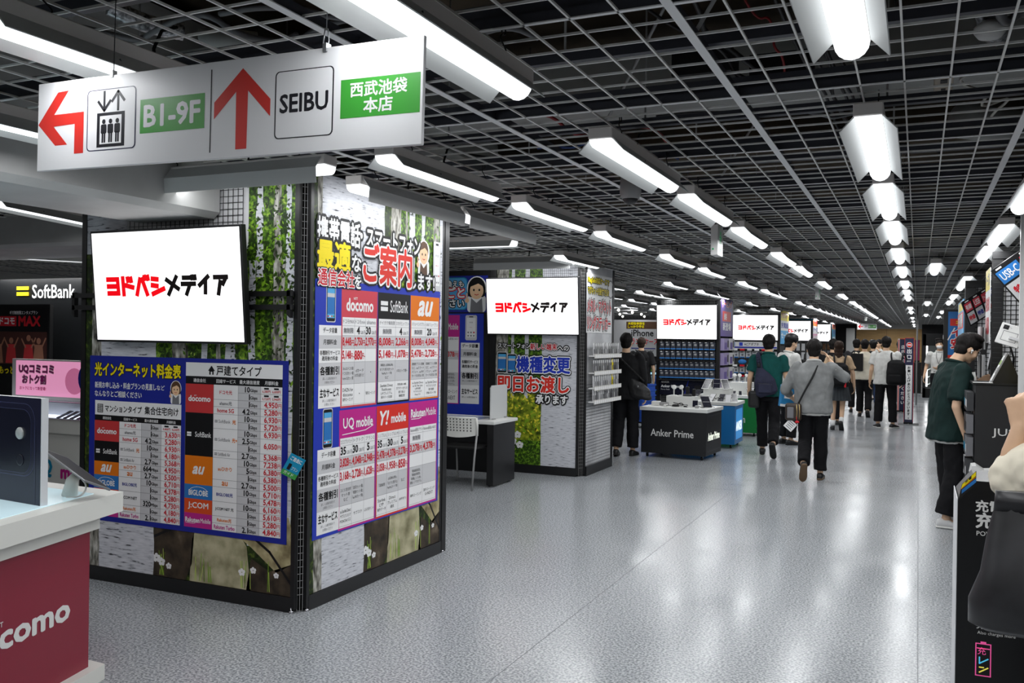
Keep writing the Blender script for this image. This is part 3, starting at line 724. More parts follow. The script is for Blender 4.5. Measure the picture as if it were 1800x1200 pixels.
def cartoon_clerk(P, u, v, s, l, hair=PBR, woman=False):
    """plain drawing of a shop clerk with a raised finger"""
    P.disc(u, v + .68 * s, .31 * s, PW, l - .4, 20, 1.05); P.rrect(u - .29 * s, v, u + .29 * s, v + .47 * s, .1 * s, PW, l - .3)
    P.rrect(u - .24 * s, v, u + .24 * s, v + .42 * s, .1 * s, PW, l); P.poly([(u - .2 * s, v), (u - .17 * s, v + .4 * s), (u, v + .26 * s), (u + .17 * s, v + .4 * s), (u + .2 * s, v)], PGD if woman else PBR, l + .3)
    P.disc(u, v + (.68 if woman else .71) * s, (.27 if woman else .232) * s, hair, l + .6, 20, 1.1)
    if woman: P.rrect(u - .27 * s, v + .42 * s, u + .27 * s, v + .75 * s, .1 * s, hair, l + .6)
    P.disc(u, v + .60 * s, .215 * s, PSKIN, l + .9, 20, 1.1); P.poly([(u - .23 * s, v + .70 * s), (u - .1 * s, v + .92 * s), (u + .16 * s, v + .92 * s), (u + .23 * s, v + .70 * s), (u + .05 * s, v + .80 * s)], hair, l + 1.2)
    for d in (-.085, .085): P.disc(u + d * s, v + .62 * s, .028 * s, PK, l + 1.4, 8, 1.3)
    P.line([(u - .06 * s, v + .50 * s), (u, v + .48 * s), (u + .06 * s, v + .50 * s)], .02 * s, PR, l + 1.4)
    P.disc(u - .3 * s, v + .33 * s, .07 * s, PSKIN, l + 1.2, 10); P.line([(u - .3 * s, v + .36 * s), (u - .3 * s, v + .52 * s)], .045 * s, PSKIN, l + 1.25)
def drawn_phone(P, u0, v0, u1, v1, l, light=False, skew=0.0):
    e = (u1 - u0) * 0.07
    P.rrect(u0 - e, v0 - e, u1 + e, v1 + e, (u1 - u0) * .16, PG, l)
    P.rrect(u0, v0, u1, v1, (u1 - u0) * .14, PK if not light else PG, l + .5)
    hh = v1 - v0
    P.rect(u0 + e, v0 + hh * .09, u1 - e, v1 - hh * .08, PW if light else PCY, l + 1)
    if not light:
        P.rect(u0 + e, v0 + hh * .42, u1 - e, v1 - hh * .3, PSK, l + 1.2); P.rect(u0 + e, v0 + hh * .2, u1 - e, v0 + hh * .42, PSK, l + 1.2)
        P.rect(u0 + e, v1 - hh * .33, u1 - e, v1 - hh * .22, PG, l + 1.3)
        for k in range(4): P.disc(u0 + e + (u1 - u0 - 2 * e) * (k + .5) / 4, v0 + hh * .14, (u1 - u0) * .075, (PYR, PW, PO, PGR)[k], l + 1.4, 8)
    else:
        P.rect(u0 + (u1 - u0) * .3, v1 - hh * .06, u1 - (u1 - u0) * .3, v1 - hh * .02, PK, l + 1.2)
        P.text('09:05', (u0 + u1) / 2, v0 + hh * .7, hh * .05, PGD, l + 1.3, al='c')
        P.text('お知らせ', (u0 + u1) / 2, v0 + hh * .5, hh * .03, PR, l + 1.3, al='c')
        for k in range(2):
            for q in range(3): P.disc(u0 + (u1 - u0) * (.22 + .28 * q), v0 + hh * (.16 + .14 * k), (u1 - u0) * .08, (PR if q == 2 and k else PGD), l + 1.3, 8)
# brand marks printed on the boards
def softbank(P, u, v, h, m, l, w=None, mark=None):
    """two bars and a wordmark, centred on u"""
    tw = w * 0.66 if w else h * 4
    P.rect(u - (w or 6 * h) / 2, v + h * .58, u - (w or 6 * h) / 2 + h * 1.15, v + h * .95, mark or m, l); P.rect(u - (w or 6 * h) / 2, v + h * .08, u - (w or 6 * h) / 2 + h * 1.15, v + h * .45, mark or m, l)
    P.text('SoftBank', u + (w or 6 * h) / 2, v, h * 1.05, m, l, w=tw, fit=True, al='r', bold=0.008)
def au_mark(P, u, v, h, m, l): P.text('au', u, v, h, m, l, al='c', bold=0.035, shear=0.35)
def docomo(P, u, v, h, m, l, w): P.text('docomo', u, v, h, m, l, al='c', w=w, fit=True, bold=0.035); P.text('NTT', u - w * .24, v + h * .93, h * .2, m, l, bold=0.02)
def biglobe(P, u, v, h, m, l, w):
    P.text('BIGLOBE', u, v, h, m, l, al='c', w=w, fit=True, bold=0.03); P.line([(u + w * .5 * math.cos(R(a)), v + h * .55 + h * 1.1 * math.sin(R(a))) for a in range(30, 160, 12)], h * .1, m, l)
def rakuten(P, u, v, h, m, l, w, tail='Mobile'): P.text('Rakuten', u - w / 2, v, h, m, l, w=w * .56, fit=True, bold=0.035); P.text(tail, u + w * .5, v, h, m, l, w=w * .4, fit=True, al='r', bold=0.008); P.line([(u - w * .49, v - h * .2), (u - w * .2, v - h * .25), (u - w * .1, v - h * .12)], h * .09, m, l)

# ------------------------------------------------------------------ fibre price board on the left panel
bo = thing('price_board', 'blue fibre internet price board with two tables on the left kiosk panel', 'poster', (-4.111, 4.1795, 0.389))
b = MB(); BW, BH = 1.6, 1.063; b.box(-BW / 2, BW / 2, 0, 0.002, 0, BH, PBL)
P = Panel(b, (-BW / 2, -0.0002, 0))
P.rect(0, 0, BW, BH, PBL, 0.5)
P.text('光インターネット料金表', .046, .935, .085, PY, 3, w=.735, fit=True, bold=.035, outline=PK, ow=.05)
P.text('新規お申し込み・料金プランの見直し', .048, .855, .04, PW, 3, w=.53, fit=True, bold=.02); P.text('など', .585, .858, .03, PW, 3, w=.07, bold=.015)
P.text('なんなりとご相談ください', .048, .800, .04, PW, 3, w=.41, fit=True, bold=.02)
cartoon_clerk(P, .742, .777, .145, 2, PBR, True)
P.rect(.05, .682, .788, .775, PW, 1)
P.rect(.072, .697, .122, .752, PK, 2)
for i in range(3):
    for j in range(4): P.rect(.08 + .0135 * i, .702 + .0125 * j, .0885 + .0135 * i, .710 + .0125 * j, PW, 3)
P.text('マンションタイプ', .14, .705, .042, PK, 2, w=.32, fit=True, bold=.025); P.text('集合住宅向け', .485, .702, .05, PK, 2, w=.28, fit=True, bold=.02)
def fibre_table(u, vt, vb, heads, carriers, services, speeds, prices, vh):
    n = len(speeds); rh = (vt - vb) / n
    P.rect(u[0], vt, u[4], vh, PK, 1)
    for k, s_ in enumerate(heads): P.text(s_, (u[k] + u[k + 1]) / 2, vt + (vh - vt) * .22, (vh - vt) * .5, PW, 2, al='c', bold=.012)
    P.rect(u[1], vb, u[2], vt, PW, 1); P.rect(u[2], vb, u[3], vt, PG, 1); P.rect(u[3], vb, u[4], vt, PW, 1)
    r = 0
    for m_, cnt, fn in carriers:
        v1 = vt - rh * r; v0 = v1 - rh * cnt; P.rect(u[0], v0, u[1], v1, m_, 1.5); fn((u[0] + u[1]) / 2, (v0 + v1) / 2, u[1] - u[0]); r += cnt
    r = 0
    for s_, cnt, m_ in services:
        v1 = vt - rh * r; v0 = v1 - rh * cnt; c = (v0 + v1) / 2
        P.rect(u[1], v0 - .0008, u[2], v0 + .0008, PGD, 2)
        if s_.startswith('SoftBank'):
            P.rect(u[1] + .012, c + .002, u[1] + .034, c + .007, PGD, 3); P.rect(u[1] + .012, c - .007, u[1] + .034, c - .002, PGD, 3)
            P.text(s_.split('|')[0], u[1] + .042, c - .010, .020, PGD, 3, w=(u[2] - u[1]) * .48)
            if '|' in s_: P.text(s_.split('|')[1], u[1] + (u[2] - u[1]) * .78, c - .013, .026, m_, 3, bold=.03, w=(u[2] - u[1]) * .2)
        else:
            P.text(s_, (u[1] + u[2]) / 2, c - .012, .024, m_, 3, al='c', bold=.02, w=(u[2] - u[1]) * .84)
        r += cnt
    for k, s_ in enumerate(speeds):
        v1 = vt - rh * k; c = v1 - rh / 2; P.rect(u[2], v1 - rh - .0008, u[3], v1 - rh + .0008, PGD, 2)
        num = s_[:-1]; un = 'Gbps' if s_[-1] == 'G' else 'Mbps'
        w_ = P.text(num, u[2] + (u[3] - u[2]) * .52, c - .016, .032, PK, 3, al='r', bold=.03); P.text(un, u[2] + (u[3] - u[2]) * .54, c - .018, .024, PK, 3, bold=.02, w=(u[3] - u[2]) * .34)
    k = 0
    for p_ in prices:
        span = 2 if p_.startswith('*') else 1; p_ = p_.lstrip('*')
        v1 = vt - rh * k; c = v1 - rh * span / 2; P.rect(u[3], v1 - rh * span - .0008, u[4], v1 - rh * span + .0008, PGD, 2)
        if '/' in p_:
            for q, x in enumerate(p_.split('/')):
                cu = u[3] + (u[4] - u[3]) * (.27 + .46 * q); P.rrect(cu - .018, c + .006, cu + .018, c + .016, .004, PK, 3); P.text(x + '円', cu, c - .015, .017, PR, 3, al='c', w=(u[4] - u[3]) * .43, bold=.015)
        else:
            P.text(p_, u[3] + (u[4] - u[3]) * .79, c - .018, .036, PR, 3, al='r', w=(u[4] - u[3]) * .72, bold=.025); P.text('円', u[3] + (u[4] - u[3]) * .82, c - .012, .024, PR, 3, bold=.01, w=(u[4] - u[3]) * .15)
        k += span
    for x in u: P.rect(x - .0009, vb, x + .0009, vt, PGD, 2.2)
HD = ['通信会社', '回線サービス', '最大通信速度', '月額料金']
c_doc = lambda h: (lambda u_, v_, w_: docomo(P, u_, v_ - .018, .034, PW, 3, w_ * .78))
c_sb = lambda u_, v_, w_: softbank(P, u_, v_ - .016, .030, PW, 3, w_ * .86)
c_au = lambda u_, v_, w_: au_mark(P, u_, v_ - .022, .045, PW, 3)
c_bg = lambda u_, v_, w_: biglobe(P, u_, v_ - .022, .032, PW, 3, w_ * .68)
c_jc = lambda u_, v_, w_: P.text('J:COM', u_, v_ - .022, .045, PW, 3, al='c', w=w_ * .72, fit=True, bold=.02)
c_rk = lambda u_, v_, w_: rakuten(P, u_, v_ - .012, .028, PW, 3, w_ * .9)
fibre_table((.049, .268, .459, .626, .788), .646, .032, HD, [(PDR, 3, c_doc(0)), (PK, 3, c_sb), (PO, 2, c_au), (PSK, 2, c_bg), (PJ, 2, c_jc), (PM, 2, c_rk)],
  [('ドコモ光', 1, PR), ('ahamo光', 1, PGD), ('home 5G', 1, PR), ('SoftBank|光', 2, PO), ('SoftBank Air', 1, PGD), ('auひかり', 1, PO), ('au', 1, PO), ('BIGLOBE光', 2, PBL), ('J:COM NET', 2, PK), ('Rakuten光', 1, PO), ('Rakuten Turbo', 1, PM)],
  ['1G', '1G', '4.2G', '10G', '1G', '2.7G', '664M', '2.7G', '10G', '1G', '1G', '320M', '1G', '2.1G'],
  ['4,400/4,630', '3,630', '5,280', '6,930', '4,180', '5,368', '4,950', '5,500', '6,710', '4,378', '5,280', '4,730', '4,180', '4,840'], .682)
P.rect(.822, .955, 1.559, 1.038, PW, 1); P.text('戸建てタイプ', 1.065, .965, .058, PK, 2, w=.34, fit=True, bold=.02)
P.poly([(.998, .99), (1.025, 1.022), (1.052, .99), (1.042, .99), (1.042, .967), (1.031, .967), (1.031, .985), (1.019, .985), (1.019, .967), (1.008, .967), (1.008, .99)], PK, 2)
fibre_table((.822, 1.044, 1.233, 1.401, 1.559), .908, .032, HD, [(PDR, 4, c_doc(0)), (PK, 6, c_sb), (PO, 4, c_au), (PSK, 2, c_bg), (PJ, 2, c_jc), (PM, 2, c_rk)],
  [('ドコモ光', 2, PR), ('ahamo光', 1, PGD), ('home 5G', 1, PR), ('SoftBank|光', 2, PO), ('SoftBank|光+', 3, PO), ('SoftBank Air', 1, PGD), ('auひかり', 3, PO), ('au', 1, PO), ('BIGLOBE光', 2, PBL), ('J:COM NET 光', 2, PK), ('Rakuten光', 1, PO), ('Rakuten Turbo', 1, PM)],
  ['10G', '1G', '1G', '4.2G', '10G', '1G', '10G', '2.5G', '1G', '2.7G', '10G', '5G', '1G', '2.7G', '10G', '1G', '10G', '1G', '1G', '2.1G'],
  ['6,380/6,600', '5,720/5,940', '4,950', '5,280', '6,930', '5,720', '6,930', '*6,050', '5,368', '7,238', '6,380', '6,380', '5,500', '6,710', '5,478', '6,160', '5,610', '5,280', '4,840'], .955)
b.build('board', bo)
# leaflet clipped to the corner post
b = MB(); b.box(-0.075, 0.075, -0.0008, 0.0008, 0, 0.21, PTEAL); P = Panel(b, (-.075, -.001, 0)); P.rect(.0, .0, .15, .05, PGR, 1); P.text('ご自由に', .02, .15, .04, PW, 2, w=.11, bold=.02); P.rect(.03, .06, .06, .12, PK, 2); P.text('プラン', .07, .07, .035, PW, 2, w=.06); P.text('ガイド', .02, .015, .03, PW, 2, w=.1)
o = b.build('leaflet'); o.scale = (.62, .62, .62); o.location = (-3.285, 4.15, 0.79); o.rotation_euler = (0, R(28), R(32)); tag(o, 'small blue and green leaflet stuck out from the kiosk corner post', 'leaflet')

# ------------------------------------------------------------------ mobile plan board on the right panel
YO = 4.29
bo = thing('plan_board', 'blue mobile plan comparison board with two tables on the right kiosk panel', 'poster', (-3.2125, YO + .75, 0.40))
b = MB(); b.box(-0.002, 0, -.75, .75, 0, 1.535, PBL2)
P = Panel(b, (0.0002, -.75, 0), (0, 1, 0), (0, 0, 1)); P.rect(0, 0, 1.5, 1.535, PBL2, .5)
def plan_table(vt, heads, rows, cols, labels, prm, vb):
    # rows: v of the lines from the foot of the heads downwards
    for (u0, u1, m_, fn) in heads:
        P.rect(u0, rows[0], u1, vt, m_, 1.2); fn((u0 + u1) / 2, (rows[0] + vt) / 2, u1 - u0)
        P.rect(u0, vb - .012, u1, rows[0], m_, 1.0); P.rect(u0 + .012, vb, u1 - .012, rows[0], PW, 1.4)
    P.rect(.04, vb, .263, rows[1], PW, 1.4)
    for i in (2, 4):
        if i + 1 < len(rows): P.rect(.04, rows[i + 1], .263, rows[i], PG, 1.8)
        for (u0, u1, m_, fn) in heads: P.rect(u0 + .012, rows[i + 1], u1 - .012, rows[i], PG, 1.8)
    for i, (s_, big, sub) in enumerate(labels):
        c = (rows[i + 1] + rows[i + 2]) / 2
        if sub and big:
            P.text(s_, .15, c - .005, .05, PK, 3, al='c', w=.19, bold=.03); P.text(sub[0], .15, c - .035, .017, PGD, 3, al='c', w=.14); P.text(sub[1], .15, c - .058, .017, PGD, 3, al='c', w=.1)
        elif sub: P.text(s_, .15, c + .004, .028, PK, 3, al='c', w=.20, bold=.012); P.text(sub[0], .15, c - .03, .028, PK, 3, al='c', w=.16, bold=.012)
        else: P.text(s_, .15, c - .016, .032, PK, 3, al='c', w=.14, bold=.012)
    for (u0, u1, cells) in cols:
        c = (u0 + u1) / 2; w = u1 - u0
        P.rect(u1 - .0008, vb, u1 + .0008, rows[0], PGD, 2)
        for i, s_ in enumerate(cells):
            if not s_: continue
            v = (rows[i] + rows[i + 1]) / 2
            if s_ == '-': P.disc(c, v, .004, PK, 3, 8); continue
            if i == 0: P.text(s_, c, v - .012, .026, PGD, 3, al='c', w=w * .92)
            elif i == 1:
                if ' ' in s_:
                    a, d = s_.split(' '); P.text(a, u0 + w * .46, v - .02, .046, PK, 3, al='r', w=w * .42, bold=.035); P.text(d, u0 + w * .52, v - .022, .026, PGD, 3, w=w * .44)
                else: P.text(s_, c, v - .016, .034, PGD, 3, al='c', w=w * .8, bold=.02)
            elif i in (2, 3):
                a, d = (s_[:-1], '~') if s_.endswith('~') else (s_, '')
                P.text(a, u0 + w * .70, v - .028, .056, PR, 3, al='r', w=w * .68, fit=len(a) > 3, bold=.035); P.text('円' + d, u0 + w * .73, v - .024, .036, PR, 3, w=w * .25, bold=.015)
            else:
                ls = s_.split('|'); hh = min(.03, (rows[i] - rows[i + 1]) * .8 / len(ls))
                for k, t_ in enumerate(ls): P.text(t_, c, v + hh * (len(ls) / 2 - k - .9), hh * .72, PK, 3, al='c', w=w * .86)
    for r_ in rows[1:]: P.rect(.263, r_ - .0008, 1.488, r_ + .0008, PGD, 1.9)
LB = [('データ容量', 0, None), ('月額料金', 0, None), ('各種割引サービス', 0, ('適用後の料金',)), ('各種割引', 1, ('詳しくは販売員まで', 'お尋ねください')), ('主なサービス', 1, ('詳しくは販売員まで', 'お尋ねください'))]
h_doc = lambda u_, v_, w_: docomo(P, u_, v_ - .045, .075, PW, 3, w_ * .74)
h_sb = lambda u_, v_, w_: softbank(P, u_, v_ - .04, .075, PW, 3, w_ * .84)
h_au = lambda u_, v_, w_: au_mark(P, u_, v_ - .05, .10, PW, 3)
plan_table(1.49, [(.263, .662, PRR, h_doc), (.668, 1.074, PK, h_sb), (1.08, 1.488, PO, h_au)], [1.317, 1.264, 1.204, 1.124, 1.040, .904, .776],
  [(.275, .405, ['ドコモMAX', '無制限', '8,448', '5,148~', 'みんなドコモ割|ドコモ光セット割|home 5Gセット割', 'DAZN for|docomo|海外ローミング']), (.405, .526, ['ドコモmini', '4 GB/月', '2,750', '880~', 'dカード|お支払割 など', '-']), (.526, .655, ['ahamo', '30 GB/月', '2,970', '', '-', '海外ローミング']),
   (.68, .886, ['テイガク無制限', '無制限', '8,008', '5,148~', '家族割 (3回線以降)|おうち割 光セット|PayPayカード割|など', 'Starlink Direct|FastAccess|LYPプレミアム|海外データ定額']), (.886, 1.066, ['スマホデビュープラン+', '4 GB/月', '2,266', '1,078', '1年おトク割+', '新規(5歳~18歳)|ガラケーからの|乗り換え/|機種変更']),
   (1.092, 1.286, ['バリューリンクプラン', '無制限', '8,008', '5,478~', '家族割プラス 3回線|など、auスマート|バリュー、au PAY|カードお支払い割', 'au Starlink Direct|au 5G Fast Lane|au海外放題|サブスクぷらす|Pontaパス']), (1.286, 1.476, ['U18バリュープラン', '20 GB/月', '4,048~', '2,728~', '家族割プラス 3回線|など、auスマート|バリュー、au PAY|カードお支払い割', 'au Starlink Direct|サブスクぷらす|海外放題|対象のおトク割'])], LB, PR, .77)
h_uq = lambda u_, v_, w_: (P.text('UQ', u_ - w_ * .40, v_ - .04, .075, PW, 3, w=w_ * .28, fit=True, bold=.02), P.text('mobile', u_ - w_ * .05, v_ - .03, .06, PW, 3, w=w_ * .45, fit=True, bold=.03), P.line([(u_ - w_ * .42, v_ - .065), (u_ - w_ * .1, v_ - .06), (u_ + w_ * .2, v_ - .055), (u_ + w_ * .42, v_ - .03)], .005, PW, 3))
h_ym = lambda u_, v_, w_: (P.text('Y!', u_ - w_ * .40, v_ - .04, .09, PW, 3, w=w_ * .26, fit=True, bold=.03, shear=.25), P.text('mobile', u_ - w_ * .06, v_ - .035, .06, PW, 3, w=w_ * .46, fit=True, bold=.035))
h_rm = lambda u_, v_, w_: rakuten(P, u_, v_ - .02, .055, PW, 3, w_ * .88)
plan_table(.745, [(.255, .662, PM, h_uq), (.668, 1.074, PYR, h_ym), (1.08, 1.478, PM, h_rm)], [.572, .525, .457, .380, .291, .156, .03],
  [(.267, .396, ['コミコミプランバリュー', '35 GB/月', '3,828~', '3,168~', 'コミコミ割 自宅|セット割|など', 'au Starlink Direct|サブスクぷらす|PONTAパス']), (.396, .53, ['トクトク', '30 GB/月', '4,048', '2,728~', '「自宅セット割」|「家族セット割」|「au PAYカード割」', 'サブスク']), (.53, .655, ['プラン2', '5 GB/月', '2,948', '1,628~', '', 'ぷらすポイント']),
   (.68, .8, ['シンプル3 L', '35 GB/月', '5,478', '3,058~', '「家族割', 'Starlink|LYP|海外データ']), (.8, .944, ['シンプル3 M', '30 GB/月', '4,378', '1,958~', '(2回線以降)」|「おうち割 光」|PayPayカード割', 'Direct|プレミアム|通信']), (.944, 1.066, ['シンプル3 S', '5 GB/月', '3,278', '858~', 'など', '(条件あり)']),
   (1.092, 1.272, ['Rakuten最強プラン', '無制限', '3,278', '', '「最強家族割」|「最強青春割」|「最強こども割」|最強シニアプログラム', '海外ローミング']), (1.272, 1.466, ['Rakuten最強U-NEXT', '', '4,378', '', '', '海外ローミング|U-NEXT'])], LB, PR, .02)
drawn_phone(P, .112, 1.288, .197, 1.504, 2); drawn_phone(P, .094, .533, .180, .76, 2)
b.build('board', bo)
# heading cut-out above the board
bo = thing('heading_banner', 'bold outlined white, yellow and red heading lettering on top of the right kiosk panel', 'banner', (-3.2125, YO + .75, 1.94))
b = MB(); P = Panel(b, (0.0005, -.75, -1.54), (0, 1, 0), (0, 0, 1))
P.text('携帯電話', .012, 1.755, .148, PW, 3, w=.44, fit=True, bold=.03, outline=PK, ow=.12, slope=0)
P.text('・スマートフォン', .455, 1.772, .118, PW, 3, w=.74, fit=True, bold=.035, outline=PK, ow=.13)
P.text('最適', .015, 1.60, .17, PY, 5, w=.33, fit=True, bold=.035, outline=PK, ow=.10); P.text('な', .365, 1.605, .10, PW, 5, w=.1, bold=.03, outline=PK, ow=.10)
P.text('ご案内', .49, 1.545, .25, PYR, 8, w=.59, fit=True, bold=.03, outline=[PK, PW], ow=.05)
P.text('通信会社', .02, 1.50, .10, PR, 8, w=.37, fit=True, bold=.02, outline=[PK, PW], ow=.055); P.text('を', .395, 1.50, .08, PW, 8, w=.07, bold=.03, outline=PK, ow=.09)
P.text('します!', 1.065, 1.535, .11, PW, 5, w=.34, fit=True, bold=.03, outline=PK, ow=.12)
cartoon_clerk(P, 1.25, 1.62, .27, 2); drawn_phone(P, 1.395, 1.545, 1.49, 1.89, 2, True)
b.build('lettering', bo)
# ------------------------------------------------------------------ crimson phone-carrier counter at the left
CRIM = mat('crimson_laminate', (134, 8, 44), 0.32); WC = mat('counter_white', (224, 224, 218), 0.35)
GLOW = mat('glass_top', (206, 232, 240), 0.08, emit=0.35); NAVYP = mat('phone_navy', (30, 30, 50), 0.25); NAVY2 = mat('phone_navy_deep', (20, 21, 36), 0.25); NAVY3 = mat('phone_edge', (58, 60, 86), 0.25)
ct = thing('carrier_counter', 'crimson carrier counter with white stepped top and lit glass inlay', 'counter', (-3.37, 3.06, 0))
d1 = Vector((-0.255, 0.967, 0)); nrm = Vector((0.967, 0.255, 0))
def cpoly(ins, L=2.6, wd=1.35):
    """plan outline from the far right corner, set in by ins"""
    c = Vector((0, 0, 0)) - nrm * ins - d1 * ins
    return [(c.x, c.y), (c.x - wd, c.y + 0.05), ((c - d1 * (L - 2 * ins)).x - wd, (c - d1 * (L - 2 * ins)).y - 0.2), ((c - d1 * (L - 2 * ins)).x, (c - d1 * (L - 2 * ins)).y)]
def ccw(p): return p if sum(p[i][0] * p[(i + 1) % 4][1] - p[(i + 1) % 4][0] * p[i][1] for i in range(4)) > 0 else p[::-1]
b = MB(); b.vprism(ccw(cpoly(0)), 0.77, 0.86, WC); b.build('top', ct)
b = MB(); b.vprism(ccw(cpoly(0.07)), 0.70, 0.77, WC); b.vprism(ccw(cpoly(0.075)), 0.735, 0.745, G); b.build('stepped_rim', ct)
b = MB(); b.vprism(ccw(cpoly(0.10)), 0.07, 0.70, CRIM)
o3 = -nrm * 0.10 - d1 * 0.10
P = Panel(b, o3 + nrm * 0.0008, d1, (0, 0, 1))
docomo(P, -.45, .335, .098, W, 2, .62)
b.build('pedestal', ct)
b = MB(); b.vprism(ccw(cpoly(0.05)), 0.0, 0.07, WC); b.build('plinth', ct)
b = MB(); b.vprism(ccw(cpoly(0.09)), 0.8605, 0.863, GLOW); b.build('glass_inlay', ct)
# big phone standee on the counter
st = thing('phone_standee', 'large dark navy phone display box standing on the crimson counter', 'display', (-3.372, 2.63, 0.863))
Ms = Matrix.Rotation(R(-5.5), 4, 'Z')
b = MB(); b.box(-0.62, -0.003, 0.0, 0.03, 0, 0.455, W); b.box(-0.003, 0.0, 0.0, 0.03, 0, 0.455, mat('standee_edge', (214, 216, 220), 0.4)); b.xform(Ms).build('box', st)
b = MB(); P = Panel(b, (-0.62, -0.0005, 0)); P.rect(0, 0, .615, .455, NAVYP, 1)
P.rrect(-.0, .115, .575, .43, .075, NAVY3, 2, 8); P.rrect(-.0, .12, .571, .426, .072, NAVYP, 3, 8); P.rrect(-.0, .128, .55, .405, .06, NAVY3, 4, 8); P.rrect(-.0, .131, .547, .402, .058, NAVY2, 5, 8)
P.line([(.578, 0), (.578, .33)], .002, NAVY3, 6)
b.xform(Ms).build('printed_face', st)
b = MB(); b.lathe([(0.026, 0), (0.026, 0.006), (0.022, 0.01)], mat('lens_ring', (170, 172, 170), 0.3), (0, 0, 0), 20); b.xform(Matrix.Translation((-0.145, -0.003, 0.30)) @ Matrix.Rotation(R(90), 4, 'X')).xform(Ms).build('camera_lens', st)
b = MB(); b.lathe([(0.024, 0), (0.024, 0.003), (0.021, 0.003)], NAVY2, (0, 0, 0), 20); b.xform(Matrix.Translation((-0.145, -0.003, 0.185)) @ Matrix.Rotation(R(90), 4, 'X')).xform(Ms).build('camera_lens', st)
# tablet on its stand
tb = thing('tablet', 'tilted demo tablet on a white stand at the far end of the crimson counter', 'tablet', (-3.42, 2.86, 0.863))
Mt = Matrix.Translation((-0.02, -0.02, 0.128)) @ Matrix.Rotation(R(24), 4, 'Y') @ Matrix.Rotation(R(-24), 4, 'X')
b = MB(); b.bbox(-0.14, 0.17, -0.09, 0.09, 0, 0.009, ZINC, 0.003); b.box(-0.13, 0.16, -0.082, 0.082, 0.0088, 0.0094, PK); b.xform(Mt).build('slab', tb)
b = MB(); b.tube([(-0.06, 0, 0.0), (-0.045, 0, 0.07), (-0.02, 0.0, 0.092)], [0.035, 0.026, 0.022], WC, 14); b.build('stand', tb)
b = MB(); b.tube(smooth_path([(0.02, -0.02, 0.1), (0.09, -0.03, 0.06), (0.06, -0.04, 0.01), (-0.02, -0.05, 0.004)]), 0.004, W, 6); b.build('cord', tb)

# ------------------------------------------------------------------ pink lightbox counter and black shop wall beyond
uq = thing('phone_counter', 'white phone display counter with a lit top, left of the first kiosk', 'counter', (-7.8, 6.2, 0))
b = MB(); b.bbox(-1.2, 1.0, -0.2, 0.5, 0.63, 0.77, WC, 0.01); b.build('top', uq)
b = MB(); b.box(-1.15, 0.95, -0.15, 0.45, 0.02, 0.63, WC); P = Panel(b, (-1.15, -0.152, 0.02)); P.text('UQ', 1.05, .18, .17, PTEAL, 1, w=.34, bold=.04); P.text('mobile', 1.47, .18, .12, PM, 1, w=.55, bold=.05); P.text('今なら', 1.2, .02, .07, PR, 1); b.build('front_panel', uq)
b = MB(); b.box(-1.1, 0.9, -0.12, 0.3, 0.772, 0.776, mat('lit_shelf', (235, 240, 255), 0.3, emit=1.6)); b.build('lit_shelf', uq)
lb = thing('lightbox_banner', 'pink lightbox banner with magenta lettering on the white phone counter', 'sign', (-7.8, 6.25, 0.98))
b = MB(); b.bbox(-0.62, 0.72, -0.03, 0.03, -0.2, 0.345, W, 0.004); b.build('frame', lb)
b = MB(); P = Panel(b, (-0.56, -0.031, 0)); pk = mat('lit_pink', (240, 160, 200), 0.4, emit=0.6); P.rect(0, -.02, 1.26, .33, pk, 1)
P.text('UQコミコミ', .05, .20, .085, PM, 4, w=.50, fit=True, bold=.04, outline=PW, ow=.06); P.text('おトク割', .10, .10, .085, PM, 4, w=.34, fit=True, bold=.04, outline=PW, ow=.06); P.text('おトクになって新登場!', .06, .035, .035, PM, 4, w=.42, bold=.02)
P.disc(.84, .14, .13, mat('lit_rose', (232, 130, 176), 0.4, emit=0.35), 1.5, 20); P.disc(1.06, .17, .17, PBL, 1.6, 24); P.text('つなぐ', .98, .18, .07, PW, 4, bold=.03); P.text('もっとおトク', .96, .06, .05, PW, 4, bold=.03)
b.build('printed_face', lb)
for k in range(6):
    b = MB(); b.bbox(-0.036, 0.036, -0.075, 0.075, 0, 0.008, (NAVY3, G, KS, PPINK, W, NAVYP)[k], 0.003); b.box(-0.03, -0.005, 0.03, 0.065, 0.008, 0.011, DG)
    o = b.build('display_phone'); o.location = (-7.52 + 0.09 * k, 6.12, 0.80); o.rotation_euler = (R(24), 0, R(-18))
    tag(o, '%s phone lying tilted on the lit counter below the pink lightbox' % ('slate blue', 'grey', 'black', 'pale pink', 'white', 'dark navy')[k], 'phone')
b = MB(); P = Panel(b, (0, 0, 0)); gl = mat('clear_acrylic', (240, 246, 255), 0.05, trans=0.95)
b.box(-0.5, 0.6, -0.004, 0, 0, 0.16, gl); b.box(-0.5, 0.6, 0, 0.2, 0.155, 0.16, gl); o = b.build('acrylic_shield'); o.location = (-7.5, 5.98, 0.776); tag(o, 'clear acrylic cover over the phones on the white counter', 'cover')
sb = thing('shop_wall', 'black backlit shop wall with a yellow two-bar mark and white lettering', 'shop wall', (-8.9, 7.0, 0))
b = MB(); b.box(-2.5, 2.6, 0, 0.1, 0, 2.2, mat('shop_black', (24, 26, 28), 0.35)); 
for z in (1.05, 1.12, 0.98): b.box(0.2, 2.6, -0.02, 0, z, z + 0.025, KS)
b.build('wall_board', sb)
b = MB(); P = Panel(b, (-0.50, -0.012, 2.015)); gy = mat('lit_yellow', (252, 220, 30), 0.4, emit=1.0); gw = mat('lit_white', (255, 255, 255), 0.4, emit=1.0)
P.rect(0, .06, .2, .10, gy, 1); P.rect(0, -.005, .2, .035, gy, 1); P.text('SoftBank', .26, -.035, .15, gw, 1, w=.68, fit=True, bold=.006); b.build('lit_lettering', sb)
